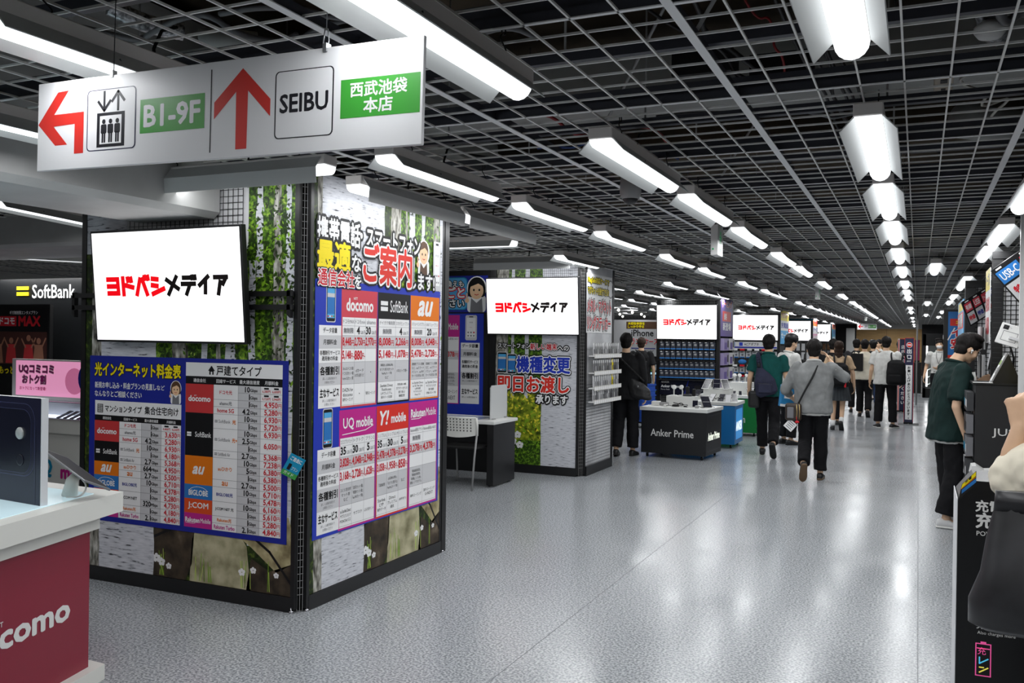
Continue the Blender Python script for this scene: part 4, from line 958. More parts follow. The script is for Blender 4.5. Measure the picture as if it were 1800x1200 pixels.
ld = bpy.data.lights.new('added_wall_light', 'AREA'); ld.shape = 'RECTANGLE'; ld.size = 2.6; ld.size_y = 0.06; ld.energy = 14; lo = bpy.data.objects.new('added_wall_light', ld); COL.objects.link(lo); lo.parent = sb; lo.location = (0.2, -0.22, 2.28); lo.rotation_euler = (R(28), 0, 0)  # lamp added above the shop wall to brighten its upper part
po = thing('film_poster', 'black poster with red and white lettering over a dim dance picture, far left', 'poster', (-9.0, 6.78, 1.1))
b = MB(); b.box(-.75, .44, -0.02, 0.02, -1.1, 0.80, KM); b.build('stand', po)
b = MB(); P = Panel(b, (-.75, -0.0205, 0)); P.rect(.02, 0, 1.17, .78, PK, 1); P.text('ギガ無制限エンタメプラン', .55, .69, .04, PW, 2, w=.45, bold=.02); P.rect(.36, .56, .66, .67, PR, 2); P.text('ドコモ', .51, .58, .075, PW, 3, al='c', w=.26, bold=.03); P.text('MAX', .70, .565, .105, PR, 2, w=.34, fit=True, bold=.04)
P.rect(.04, .14, 1.15, .5, mat('print_dusk', (74, 40, 34), 0.5), 1.5)
rr = random.Random(11)
for k, (u, c) in enumerate(((.16, PSKIN), (.36, PSKIN), (.58, PSKIN), (.86, PSKIN), (1.02, PSKIN))):
    sk = mat('print_dim_skin', (170, 116, 90), 0.5); P.disc(u, .40 + .03 * (k % 2), .035, sk, 2, 12); P.poly([(u - .09, .15), (u - .06, .36), (u + .06, .36), (u + .09, .15)], PDR if k in (2, 3) else sk, 1.8); P.line([(u - .05, .33), (u - .11, .42)], .02, sk, 1.9); P.line([(u + .05, .33), (u + .11, .43)], .02, sk, 1.9)
P.text('人生にもっとエンタメを!', .12, .03, .085, PY, 3, w=.98, bold=.035); b.build('printed_face', po)
b = MB(); b.box(-10.6, -9.5, 6.86, 6.9, 0, 1.9, wallw); b.box(-10.62, -10.2, 6.84, 6.86, 1.2, 1.6, PDR); tag(b.build('partition_board'), 'pale partition board at the far left edge behind the poster', 'partition')

# ------------------------------------------------------------------ second kiosk
k2 = thing('sticker_kiosk', 'second kiosk, birch wallpaper front and white mesh side with sticker racks', 'kiosk', (-4.7, 10.4, 0))
def kb2(mb): return mb.xform(Matrix.Translation((4.7, -10.4, 0)))
H2 = 2.48; Y2 = 9.81
b = MB(); P = Panel(b, (-4.66, Y2, 0.09)); w2 = 1.05; rr = random.Random(21)
b.box(-4.66, -3.61, Y2 + 0.004, Y2 + 0.02, 0.09, H2, W)
P.rect(0, 0, w2, H2 - .09, FOL, .3); P.rect(0, .3, .62, 1.05, FOLY, .6); leaves(P, .0, .6, .1, .45, 60, [LF1, LF2, LF2], .9, rr, .02)
rough_strip(P, 0, .16, 0, H2 - .09, BARKD, 1.6, rr, .004); rough_strip(P, .2, .24, .8, H2 - .09, BARK, 1.6, rr, .004); rough_strip(P, .38, .43, .8, H2 - .09, BARK, 1.6, rr, .004)
ym = mat('print_petal', (232, 220, 60), 0.45); 
leaves(P, .15, .6, .38, .95, 120, [ym, ym, LF1], 2.5, rr, .022); rough_strip(P, .6, w2, 0, H2 - .09, BARK, 3.2, rr, .006)
for u, v in ((.24, .28), (.3, .36), (.33, .24), (.22, .2)): flower(P, u, v, .03, PW, 3.4)
kb2(b).build('wallpaper_panel', k2)
b = MB(); P = Panel(b, (-3.532, 9.90, 0.12), (0, 1, 0), (0, 0, 1)); mw = nmat('mesh_backing', 0.6, [(0.4, (186, 187, 190)), (0.6, (214, 215, 217))], nscale=3)
b.box(-3.56, -3.538, 9.89, 10.86, 0.09, H2, mw)
for k in range(26): P.line([(.02 + .0365 * k, 0), (.02 + .0365 * k, 1.0)], .0045, DG, 3)
for k in range(27): P.line([(0, .0365 * k), (.95, .0365 * k)], .0045, DG, 4)
kb2(b).build('mesh_panel', k2)
KHs, KH = KH, H2
kb2(corner_post(-3.60, 9.81, 0.055, 0.09)).build('corner_post', k2)
KH = KHs
for x0, x1, y0_, y1_ in ((-4.74, -4.665, 9.80, 9.86), (-3.58, -3.53, 10.86, 10.92)):
    b = MB(); b.box(x0, x1, y0_, y1_, 0, H2, K); kb2(b).build('post', k2)
b = MB(); b.box(-4.665, -3.61, Y2 - 0.012, Y2 + 0.01, 0, 0.1, KS); kb2(b).build('kick_plate', k2)
b = MB(); b.box(-3.54, -3.515, 9.91, 10.87, 0, 0.11, KS); kb2(b).build('kick_plate', k2)
b = MB(); b.box(-6.4, -4.75, Y2 + 0.02, Y2 + 0.05, 0, H2 - 0.05, KM); b.box(-6.4, -3.6, 10.88, 10.9, 0, H2, KM); kb2(b).build('rear_panel', k2)
b = MB()
for k in range(44): b.box(-4.70 + 0.0255 * k, -4.698 + 0.0255 * k, Y2 - 0.012, Y2 - 0.01, 2.3, H2, K)
for k in range(6): b.box(-4.7, -3.6, Y2 - 0.012, Y2 - 0.01, 2.31 + 0.03 * k, 2.312 + 0.03 * k, K)
kb2(b).build('mesh_panel', k2)
make_tv('wall_television', 'tilted television on the second kiosk showing the white screen card', (-4.138, 9.75, 1.648), 1.182, 0.679, R(5.5), 0.10, 0.40, 0.80)
bo = thing('upgrade_banner', 'outlined blue and red same-day upgrade lettering under the second kiosk television', 'banner', (-4.135, Y2 - 0.004, 0.8))
b = MB(); P = Panel(b, (-.5, 0.0, -.8), step=.001)
P.text('スマートフォン', .005, 1.485, .055, PW, 3, w=.42, fit=True, bold=.03, outline=PK, ow=.17); P.text('新しい端末', .43, 1.47, .075, PR, 3, w=.34, fit=True, bold=.03, outline=[PK, PW], ow=.08); P.text('への', .78, 1.465, .055, PW, 3, w=.14, bold=.03, outline=PK, ow=.17)
P.text('機種変更', .255, 1.20, .19, PBL2, 4, w=.68, fit=True, bold=.035, outline=[PK, PW], ow=.06)
P.text('即日お渡し', .005, .965, .19, PYR, 4, w=.92, fit=True, bold=.035, outline=[PK, PW], ow=.06)
P.text('承ります', .51, .835, .10, PW, 4, w=.40, fit=True, bold=.035, outline=PK, ow=.15)
drawn_phone(P, .0, 1.19, .12, 1.43, 2); drawn_phone(P, .135, 1.18, .245, 1.41, 2); b.build('lettering', bo)
bo = thing('sticker_banner', 'white sign with yellow and red outlined lettering above the sticker racks', 'banner', (-3.528, 10.36, 1.68))
b = MB(); b.box(-0.002, 0, -.49, .45, 0, .70, PW); P = Panel(b, (0.0005, -.49, 0), (0, 1, 0), (0, 0, 1), step=.001)
P.text('MagSafe対応ケースで', .03, .58, .085, PY, 2, w=.78, fit=True, bold=.03, outline=PK, ow=.12); P.text('マグネットを後付できる!!', .03, .46, .085, PY, 2, w=.78, fit=True, bold=.03, outline=PK, ow=.12)
P.text('メタル・マグネット', .02, .24, .16, PR, 2, w=.88, fit=True, bold=.04, outline=[PK, PW], ow=.065); P.text('リングステッカー', .02, .04, .16, PR, 2, w=.86, fit=True, bold=.04, outline=[PK, PW], ow=.065); P.ring(.88, .55, .1, .115, PGD, 1.5); b.build('board', bo)
# sticker racks and their packets
rack = thing('sticker_rack', 'narrow white rack of sticker packets', 'rack', (-3.515, 10.44, 1.40))
b = MB(); b.box(0, 0.075, -.52, .52, 0, 0.012, W); b.box(0.07, 0.075, -.52, .52, -0.02, 0.03, mat('price_rail', (214, 212, 206), 0.4)); b.build('shelf', rack)
b = MB()
for k in range(14): b.box(0.0752, 0.0756, -.5 + .072 * k, -.45 + .072 * k, -0.015, 0.02, PW)
b.build('price_strip', rack)
pk_cols = [[G, PG, PG, G], [PGD, G, PY, LF3], [PG, PG, G, PY], [PGD, PG, G, PGD]]
pkt = None
for r_, z in enumerate((1.40, 1.20, 1.02, 0.86)):
    o = rack if r_ == 0 else copy_tree(rack); o.location = (-3.51, 10.44, z)
    o['label'] = 'narrow white rack of sticker packets, %s of four on the mesh side' % ('topmost', 'second from top', 'third from top', 'lowest')[r_]; o['group'] = 'sticker racks'
    for k in range(14):
        if pkt is None or k % 4 == 0 or True:
            b = MB(); c = random.Random(r_ * 20 + k).choice(pk_cols[r_][:2] if k < 9 else pk_cols[r_])
            b.box(-.028, .028, -.004, .004, 0, .15, c); b.box(-.026, .026, -.0045, .0045, .11, .145, PW); b.box(-.02, .02, -.0046, .0046, .02, .075, (PK, PGD, PG, PGD)[(k + r_) % 4])
            o = b.build('sticker_packet'); o.location = (-3.465, 9.97 + .072 * k, z + .0125)
            o.rotation_euler = (0, R(-8), R(90 + 8))
            tag(o, 'small sticker packet in the %s rack on the mesh side of the second kiosk' % ('top', 'second', 'third', 'lowest')[r_], 'packet', 'packets in the %s sticker rack' % ('top', 'second', 'third', 'lowest')[r_])
# plan board with the clerk drawing, left of the second kiosk
bo = thing('consult_board', 'blue plan board with a clerk drawing behind the white desk', 'poster', (-5.35, Y2 + 0.015, 0.60))
b = MB(); b.box(-.62, .51, 0, .004, 0, 1.30, PBL2); P = Panel(b, (-.62, -0.0005, 0), step=.001); P.rect(.28, .12, 1.1, 1.29, PBL2, .5)
P.rect(.62, 1.02, .80, 1.28, PM, 1); P.text('Rakuten', .40, 1.1, .07, PW, 2, w=.2, bold=.03); P.text('Mobile', .64, 1.1, .075, PW, 2, w=.14, bold=.02); P.rect(.3, .18, .80, 1.02, PM, .8); P.rect(.3, .19, .79, 1.01, PW, 1)
P.text('Rakuten最強U-NEXT', .79, .97, .03, PGD, 2, al='r', w=.2); P.text('無制限', .64, .88, .04, PGD, 2, al='r'); P.rect(.3, .73, .79, .84, PG, 1.5); P.text('4,378', .73, .755, .07, PR, 2, al='r', w=.14, fit=True, bold=.03); P.text('円', .735, .76, .05, PR, 2)
P.rect(.3, .40, .79, .57, PG, 1.5)
for k, s_ in enumerate(('最強家族割」', '最強青春割」', '最強こども割」', 'シニアプログラム」')): P.text(s_, .74, .53 - .04 * k, .03, PK, 2, al='r', w=.13)
P.text('海外ローミング', .78, .31, .045, PK, 2, al='r', w=.18); P.text('U-NEXT', .75, .23, .05, PK, 2, al='r', w=.13)
P.rect(.82, .19, 1.08, .94, PW, 1); P.rect(.82, .76, 1.08, .86, PG, 1.4); P.rect(.82, .42, 1.08, .58, PG, 1.4)
for s_, v, h, bo_ in (('データ容量', .88, .045, .02), ('月額料金', .78, .045, .02), ('各種割引サービス', .685, .04, .02), ('適用後の料金', .63, .04, .02), ('各種割引', .50, .07, .035), ('詳しくは販売員まで', .46, .022, 0), ('主なサービス', .31, .065, .035), ('詳しくは販売員まで', .26, .022, 0)): P.text(s_, .95, v, h, PK, 2, al='c', w=.22, bold=bo_)
drawn_phone(P, .89, .98, 1.03, 1.27, 2, True); b.build('board', bo)
bo = thing('consult_heading', 'blue speech heading with a smiling clerk drawing above the plan board', 'poster', (-5.35, Y2 + 0.015, 1.915))
b = MB(); b.box(-.62, .56, 0, .004, 0, .45, PBL); P = Panel(b, (-.62, -0.0005, 0), step=.001); P.rrect(.1, .03, .90, .43, .05, PTEAL, 1); P.rrect(.11, .04, .89, .42, .05, PCY, 2)
P.text('乗り換えも', .85, .31, .08, PW, 3, al='r', w=.5, bold=.03, outline=PK, ow=.1); P.text('まるごと', .86, .18, .13, PW, 3, al='r', w=.52, bold=.04, outline=PR, ow=.1); P.text('ください', .86, .06, .10, PW, 3, al='r', w=.46, bold=.03, outline=PK, ow=.1)
cartoon_clerk(P, 1.03, .0, .44, 4, PK, True); b.build('board', bo)
# consultation desk, partition, chair
dk = thing('consultation_desk', 'white-topped desk with black side panel in front of the plan board', 'desk', (-4.75, 8.92, 0))
b = MB(); b.bbox(-.75, .65, -.31, .31, .675, .71, WL, .006); b.build('top', dk)
b = MB(); b.bbox(.55, .63, -.28, .28, .02, .675, KS, .004); b.lathe([(.03, 0), (.03, .004), (.02, .004)], DG, (0, 0, 0), 12) if False else None; b.build('side_panel', dk)
b = MB(); b.box(-.7, .55, .2, .22, .08, .675, KS); b.build('modesty_panel', dk)
for y in (-.24, .24):
    b = MB(); b.lathe([(.02, 0), (.02, .012), (.008, .014), (.008, .025)], ZINC, (.59, y, 0), 10); b.build('levelling_foot', dk)
b = MB(); b.box(-.7, .4, -.2, .2, .7105, .712, mat('desk_mat', (190, 200, 214), .15)); tag(b.build('desk_mat', loc=(-4.75, 8.92, 0.0)), 'clear document mat on the white desk top', 'mat')
b = MB(); pts = [(0, 0), (.42, 0), (.42, .34), (.39, .37), (.03, .37), (0, .34)]
b.prism(pts, -.006, .006, mat('frosted_panel', (196, 198, 198), .5), Matrix.Rotation(R(90), 4, 'Z')); b.box(-.03, .03, .02, .08, 0, .01, G); b.box(-.03, .03, .34, .40, 0, .01, G)
tag(b.build('desk_partition', loc=(-4.24, 8.8, .711)), 'pale round-cornered partition standing on the right end of the white desk', 'partition')
chr_ = thing('visitor_chair', 'white perforated-back chair with grey legs pushed up to the white desk', 'chair', (-4.45, 8.5, 0))
cw = mat('chair_white', (228, 228, 222), .4); cs = KM
b = MB(); n, mrow = 12, 6
for j in range(mrow):
    for i in range(n):
        def cp(ii, jj):
            u = -1 + 2 * ii / n; v = jj / mrow; drop = 0.03 * (1 - abs(u) ** 2) if jj == 0 else 0
            return Vector((.235 * u * (0.97 + .03 * v), -.10 - .02 * v + .035 * u * u, .575 + .18 * v - drop))
        b.add([cp(i, j), cp(i + 1, j), cp(i + 1, j + 1), cp(i, j + 1)], [(0, 1, 2, 3)], cw, True)
        if 0 < i < n - 1 and 0 < j < mrow:
            c = (cp(i, j) + cp(i + 1, j + 1)) / 2; b.box(c.x - .006, c.x + .006, c.y - .0035, c.y - .002, c.z - .006, c.z + .006, KM)
for i in range(n): 
    u = -1 + 2 * (i + .5) / n
b.tube([(-.235, -.065, .57), (-.24, -.075, .68), (-.232, -.085, .758)], .014, cw, 8); b.tube([(.235, -.065, .57), (.24, -.075, .68), (.232, -.085, .758)], .014, cw, 8); b.tube([(-.23, -.085, .757), (0, -.12, .757), (.23, -.085, .757)], .009, cw, 8)
b.build('backrest', chr_)
b = MB(); b.bbox(-.22, .22, -.06, .36, .42, .445, cs, .01); b.build('seat', chr_)
for sx in (-1, 1):
    b = MB(); b.tube([(sx * .235, -.07, .58), (sx * .225, -.1, .35), (sx * .22, -.14, 0)], .011, G, 8); b.build('leg', chr_)
    b = MB(); b.tube([(sx * .2, .3, .42), (sx * .21, .34, .2), (sx * .215, .36, 0)], .011, G, 8); b.build('leg', chr_)
# ------------------------------------------------------------------ demo tables in the aisle
def caster(b, x, y):
    b.tube([(x - .012, y, .028), (x + .012, y, .028)], .026, KM, 12); b.box(x - .015, x + .015, y - .012, y + .012, .03, .062, ZINC)
def demo_table(lab, x0, x1, y0_, y1_, m, front=None, side=None, rz=0.0, inset=None):
    cx, cy = (x0 + x1) / 2, (y0_ + y1_) / 2; w, d = (x1 - x0) / 2, (y1_ - y0_) / 2
    t = thing('demo_table', lab, 'table', (cx, cy, 0), rz)
    b = MB(); b.bbox(-w, w, -d, d, .06, .64, m, .004, 1)
    P = Panel(b, (-w, -d - .0006, .06)); 
    if front: P.text(front[0], front[1], front[2], front[3], front[4], 1, w=front[5], fit=True, bold=.012)
    b.build('cabinet', t)
    b = MB(); P = Panel(b, (w + .0006, -d, .06), (0, 1, 0), (0, 0, 1))
    if side:
        P.frame(.06, .05, 2 * d - .06, .54, .012, side[1], 1)
        P.rect(.08, .07, 2 * d - .08, .52, side[3], .5)
        P.text(side[0], d, .20, side[4], side[2], 2, al='c', w=2 * d - .2, fit=True, bold=.03)
    b.build('side_sign', t)
    b = MB(); b.bbox(-w - .02, w + .02, -d - .02, d + .02, .64, .69, WL, .006); b.build('top', t)
    for sx in (-1, 1):
        for sy in (-1, 1):
            b = MB(); caster(b, sx * (w - .07), sy * (d - .07)); b.build('caster', t)
    return t
litw = mat('lit_letter', (245, 250, 235), .4, emit=.9); litb = mat('lit_blue', (30, 150, 226), .3, emit=.35); TBL = mat('table_blue', (22, 116, 184), .35); TGR = mat('table_green', (14, 118, 48), .35); TBK = mat('table_black', (24, 25, 28), .4); BLK2 = mat('table_frame', (60, 60, 64), .4)
demo_table('black demo table lettered on front and side, nearest of three tables in the aisle', -3.44, -2.53, 11.96, 12.72, TBK, ('Anker Prime', .14, .235, .095, W, .60), ('Anker Prime', BLK2, litw, TBK, .10), R(-4))
demo_table('sky blue demo table with a lit side sign behind the black demo table', -3.42, -2.47, 13.52, 14.2, TBL, None, ('ANKER', TBL, litw, litb, .13))
demo_table('green demo table behind the blue demo table', -3.40, -2.44, 15.42, 16.2, TGR, ('m', .68, .17, .08, W, .07), ('ELECOM', TGR, litw, TGR, .08))
def riser(lab, x0, x1, y0_, y1_, h, z=.69):
    b = MB(); b.bbox(x0, x1, y0_, y1_, z, z + h, WL, .003, 1); return tag(b.build('display_riser'), lab, 'riser', None)
riser('white riser box in the middle of the black demo table', -3.22, -2.82, 12.38, 12.62, .135)
riser('white riser box in the middle of the blue demo table', -3.05, -2.62, 13.98, 14.16, .185)
riser('white riser box in the middle of the green demo table', -2.98, -2.62, 15.75, 16.1, .20)
# demo goods: each kind built once with its parts
def gadget_block(name, lab, loc, sx, sy, sz, m, top, rot=(0, 0, 0), cat='charger'):
    t = thing(name, lab, cat, loc); t.rotation_euler = rot
    b = MB(); b.bbox(-sx / 2, sx / 2, -sy / 2, sy / 2, 0, sz, m, min(sx, sy, sz) * .2); b.build('body', t)
    b = MB(); b.box(-sx * .4, sx * .4, -sy * .4, sy * .4, sz, sz + .001, top); b.build('face', t)
    return t
def wl_stand(lab, loc, rz, m=W):
    t = thing('charging_stand', lab, 'charger', loc, rz)
    b = MB(); b.lathe([(.045, 0), (.046, .006), (.04, .012), (.012, .014)], m, n=18); b.build('base', t)
    b = MB(); b.tube([(0, .02, .01), (0, .03, .06), (0, .0, .115)], .009, m, 8); b.build('arm', t)
    b = MB(); Mx = Matrix.Translation((0, -.01, .12)) @ Matrix.Rotation(R(60), 4, 'X'); b.lathe([(.034, 0), (.035, .005), (.03, .009)], m, n=18); b.xform(Mx).build('pad', t)
    return t
def tilted_phone(lab, loc, rz, m=KS, grp=None, s=1.0):
    t = thing('demo_phone', lab, 'phone', loc, rz, grp)
    Mx = Matrix.Translation((0, 0, .035 * s)) @ Matrix.Rotation(R(38), 4, 'X')
    b = MB(); b.bbox(-.038 * s, .038 * s, -.08 * s, .08 * s, 0, .009, m, .003); b.xform(Mx).build('body', t)
    b = MB(); b.box(-.034 * s, .034 * s, -.074 * s, .074 * s, .0091, .0096, NAVY2 if m is not KS else PG); b.xform(Mx).build('screen', t)
    b = MB(); b.box(-.03 * s, .03 * s, .0, .05 * s, 0, .045 * s, W); b.build('holder', t)
    return t
zt = .69
wl_stand('white folding charging stand, left one on the black table riser', (-3.13, 12.46, zt + .135), .3); wl_stand('white charging stand with a round pad on the black table riser', (-3.03, 12.5, zt + .135), -.2)
gadget_block('power_bank', 'upright black power bank on the black table riser', (-2.95, 12.5, zt + .135), .05, .03, .13, KS, DG)
gadget_block('power_bank', 'grey power bank lying on the black table riser', (-2.93, 12.43, zt + .135), .12, .06, .03, DG, KS); gadget_block('power_bank', 'second upright dark power bank at the right end of the black table riser', (-2.86, 12.52, zt + .135), .045, .03, .1, KM, DG)
gadget_block('charger_box', 'white and grey charger station at the left end of the black table', (-3.34, 12.3, zt), .12, .1, .06, W, PG); gadget_block('charger_box', 'grey charger station beside the white one on the black table', (-3.22, 12.28, zt), .11, .09, .05, G, DG)
tilted_phone('large grey tablet propped up at the right of the black table', (-2.66, 12.4, zt), .5, DG, None, 1.6); tilted_phone('pale phone propped beside the big tablet on the black table', (-2.78, 12.25, zt), .2, G)
b = MB(); b.lathe([(.05, 0), (.05, .02), (.03, .03)], KM, (0, 0, 0), 14); b.tube(smooth_path([(.02, 0, .02), (.08, -.02, .06), (.12, .0, .02), (.05, .06, .03), (-.04, .03, .05)]), .006, KM, 6); tag(b.build('coiled_cable', loc=(-3.05, 12.24, zt)), 'tangled black cable on the front of the black table', 'cable')
for k, (x, y, l, m) in enumerate(((-3.28, 12.1, 'white charging cable at the front left of the black table', W), (-3.02, 12.08, 'black charging cable along the front edge of the black table', KM), (-2.8, 12.12, 'white charging cable before the grey tablet on the black table', W), (-2.62, 12.14, 'black charging cable at the right front corner of the black table', KM))):
    b = MB(); b.tube(smooth_path(wav((-.12, 0, .006), (.12, .04, .006), 5, .03, 60 + k)), .004, m, 6); o = b.build('charging_cable', loc=(x, y, zt + .012)); tag(o, l, 'cable', 'cables on the black table')
for k, (x, y) in enumerate(((-3.16, 12.13), (-2.9, 12.2), (-2.72, 12.1))): gadget_block('charger_plug', 'small %s charger plug on the black table front' % ('white', 'black', 'grey')[k], (x, y, zt), .05, .05, .035, (W, KM, G)[k], PG)
for k, (x, y, m, s) in enumerate(((-3.18, 14.05, DG, 1.6), (-3.0, 14.03, W, 1.5), (-2.86, 14.07, G, 1.5), (-2.72, 14.05, W, 1.5))): tilted_phone('%s propped on the riser of the blue table' % ('dark tablet', 'white tablet', 'grey tablet', 'white-backed tablet')[k] + (', leftmost', ', second from left', ', third from left', ', rightmost')[k], (x, y, zt + .185 if k else zt), .3 * (k - 1.5), m, None, s)
for k, (x, y, m) in enumerate(((-2.86, 13.7, KS), (-2.72, 13.75, G), (-2.6, 13.66, KS), (-2.55, 13.9, W))): tilted_phone('%s phone leaning on the front of the blue table' % ('black', 'grey', 'second black', 'white')[k], (x, y, zt), -.3 + .2 * k, m, None, 1.2)
for k in range(5):
    b = MB(); b.tube(smooth_path(wav((-.1, 0, .006), (.1, .05, .03), 5, .05, 80 + k)), .004, (W, KM)[k % 2], 6); tag(b.build('charging_cable', loc=(-2.95 + .1 * k, 13.66 + .03 * (k % 3), zt + .03)), '%s charging cable %s on the blue table' % (('white', 'black')[k % 2], ('at the left', 'left of centre', 'at the centre', 'right of centre', 'at the right')[k]), 'cable', 'cables on the blue table')
for k, (x, y) in enumerate(((-2.92, 15.9), (-2.84, 15.92), (-2.72, 15.88))): wl_stand('white charging stand on the green table riser, %s' % ('left', 'middle', 'right')[k], (x, y, zt + .20), .4 * k)
for k, (x, y, m) in enumerate(((-2.86, 15.55, W), (-2.76, 15.56, W), (-2.6, 15.6, KS), (-2.53, 15.75, G), (-2.5, 15.6, KS))): tilted_phone('%s on the green table' % ('small white charger', 'second small white charger', 'black phone leaning', 'grey phone leaning at the back', 'black phone at the right edge')[k], (x, y, zt), .2 * k, m, None, .7 if k < 2 else 1.4)

# ------------------------------------------------------------------ tall product kiosks beyond the tables
def tall_kiosk(lab, y, x0, x1, dy, h=2.41):
    t = thing('product_kiosk', lab, 'kiosk', ((x0 + x1) / 2, y + dy / 2, 0)); cx, cy = -(x0 + x1) / 2, -(y + dy / 2)
    X = Matrix.Translation((cx, cy, 0))
    b = MB(); b.box(x0 + .05, x1 - .05, y + .05, y + dy - .05, 0.08, h, KM); b.xform(X).build('core', t)
    b = MB()
    for k in range(36): b.box(x0 + .06 + k * (x1 - x0 - .12) / 36, x0 + .064 + k * (x1 - x0 - .12) / 36, y + .035, y + .039, .1, h, G)
    for k in range(60): b.box(x0 + .05, x1 - .05, y + .034, y + .037, .12 + .04 * k, .123 + .04 * k, G)
    b.xform(X).build('mesh_panel', t)
    for xx, yy in ((x0, y), (x1, y), (x0, y + dy), (x1, y + dy)):
        b = MB(); b.box(xx - .035, xx + .035, yy - .03, yy + .03, 0, h, K); b.xform(X).build('post', t)
    b = MB(); b.box(x0, x1, y - .02, y + .02, 0, .09, KS); b.xform(X).build('kick_plate', t)
    return t
tall_kiosk('product kiosk with dark charger boxes below its television, behind the demo tables', 17.6, -4.75, -3.56, 1.3)
make_tv('wall_television', 'television over the dark charger boxes behind the demo tables', (-4.15, 17.5, 1.627), 1.2, .69, R(4), 0.11, .42, .8)
boxd = mat('carton_dark', (44, 48, 60), .45); boxd2 = mat('carton_side', (30, 33, 42), .45); bluel = mat('carton_blue', (50, 120, 190), .45)
proto = thing('charger_pack', 'dark charger carton hanging up', 'package')
b = MB(); b.box(-.046, .046, -.03, .03, 0, .13, boxd); b.build('carton', proto)
b = MB(); P = Panel(b, (-.046, -.0305, 0), step=.002); P.disc(.046, .07, .026, PGD, 1, 10); P.rect(.02, .055, .072, .085, G, 2); P.rect(.008, .112, .05, .122, PW, 1); b.build('print', proto)
b = MB(); b.box(-.048, .048, -.034, -.031, -.022, 0, bluel); b.build('price_tag', proto)
first = True
for r_, (z, n) in enumerate(((1.45, 10), (1.265, 10), (1.06, 11), (.885, 11))):
    for k in range(n):
        o = proto if first else copy_tree(proto); first = False
        o.location = (-4.65 + k * (1.0 / (n - 1)), 17.53, z)
        o['label'] = 'dark charger carton hanging in the %s row of the kiosk behind the demo tables' % ('top', 'second', 'third', 'bottom')[r_]; o['group'] = 'dark cartons in the %s row' % ('top', 'second', 'third', 'bottom')[r_]
for r_, z in enumerate((1.235, .85)):
    b = MB(); b.box(-4.72, -3.6, 17.44, 17.56, z - .03, z - .018, KM); tag(b.build('shelf_strip'), 'black shelf strip %s the dark charger cartons' % ('between the rows of', 'under')[r_], 'shelf')
b = MB(); b.box(-4.7, -3.75, 17.54, 17.55, .52, .82, navy); P = Panel(b, (-4.7, 17.539, .52), step=.001); P.rect(0, 0, .95, .3, NAVY2, .5); P.text('ANKER', .03, .24, .035, PW, 1); P.text('Anker Prime', .03, .15, .05, PW, 1, bold=.03); P.text('Power Bank', .03, .1, .025, PG, 1); P.line([(.5, 0), (.58, .3)], .02, PBL, 1); P.rect(.7, .02, .82, .2, KS, 1)
tag(b.build('product_poster'), 'dark navy product poster under the charger cartons', 'poster')
b = MB(); P = Panel(b, (-3.522, 17.65, 1.70), (0, 1, 0), (0, 0, 1), step=.001); b.box(-3.53, -3.524, 17.65, 18.85, 1.7, 2.45, PPU); P.rect(0, .0, 1.2, .75, PPU, .4); P.text('ゲーミング', .1, .58, .14, PYR, 1, w=1.0, fit=True, bold=.04, outline=PW, ow=.06); P.rect(.15, .3, 1.0, .5, PYR, 1); P.text('価格', .3, .33, .13, PW, 2, w=.5, bold=.03); P.text('新登場', .2, .12, .15, PW, 1, w=.8, fit=True, bold=.03)
tag(b.build('side_banner'), 'purple and red side banner of the kiosk behind the demo tables', 'banner')
for r_ in range(4):
    for k in range(2):
        b = MB(); b.box(-.082, .05, -.25, .25, 0, .24, mat('carton_lilac', (150, 138, 178), .45) if k == 0 else PG); P = Panel(b, (.0505, -.25, 0), (0, 1, 0), (0, 0, 1), step=.001); P.rect(.05, .02, .3, .16, PPU, 1); P.rect(.34, .06, .46, .2, PK if r_ < 2 else PGD, 1); o = b.build('game_package'); o.location = (-3.515, 17.95 + .58 * k, 1.42 - .29 * r_)
        tag(o, 'lilac product package, %s row on the purple kiosk side, %s column' % (('top', 'second', 'third', 'bottom')[r_], ('near', 'far')[k]), 'package', 'packages on the purple kiosk side')
# white-goods kiosk
tall_kiosk('product kiosk with white adapter boxes, third along the aisle left side', 26.0, -4.9, -3.56, 1.7)
make_tv('wall_television', 'television over the white adapter boxes, fourth screen along the aisle', (-4.20, 25.9, 1.64), 1.27, .73, R(4), .13, .42, .8)
b = MB(); P = Panel(b, (-4.86, 25.88, 1.46), step=.001); P.rect(0, 0, 1.26, .14, PG, 1); P.rect(0, -.04, 1.26, -.0, PBL, 1); P.text('ACアダプタ', .36, .03, .08, PK, 2, w=.4, bold=.02); P.rect(.02, .02, .1, .12, PSK, 2); P.rect(.22, .02, .32, .12, PBL2, 2); P.text('AC アダプタ', .85, .04, .06, PGD, 2, w=.3); b.box(-4.86, -3.6, 25.885, 25.9, 1.4, 1.6, W)
tag(b.build('category_sign'), 'white AC adapter category sign strip under the fourth screen', 'sign')
cw_ = mat('carton_white', (206, 208, 210), .45); wp = thing('adapter_pack', 'white adapter carton on shelf', 'package')
b = MB(); b.box(-.075, .075, -.03, .03, 0, .19, cw_); b.build('carton', wp)
b = MB(); P = Panel(b, (-.075, -.031, 0), step=.002); P.disc(.08, .085, .032, PGD, 1, 10); P.rect(.01, .0, .14, .03, PSK, 1); P.rect(.02, .15, .1, .17, PK, 1); b.build('print', wp)
first = True
for r_, z in enumerate((1.14, .70, .44)):
    for k in range(7):
        if (r_ == 2 and k > 2): continue
        o = wp if first else copy_tree(wp); first = False; o.location = (-4.74 + k * .175, 26.0, z)
        o['label'] = 'white adapter carton in the %s row below the adapter sign' % ('top', 'middle', 'bottom')[r_]; o['group'] = 'white cartons in the %s row' % ('top', 'middle', 'bottom')[r_]
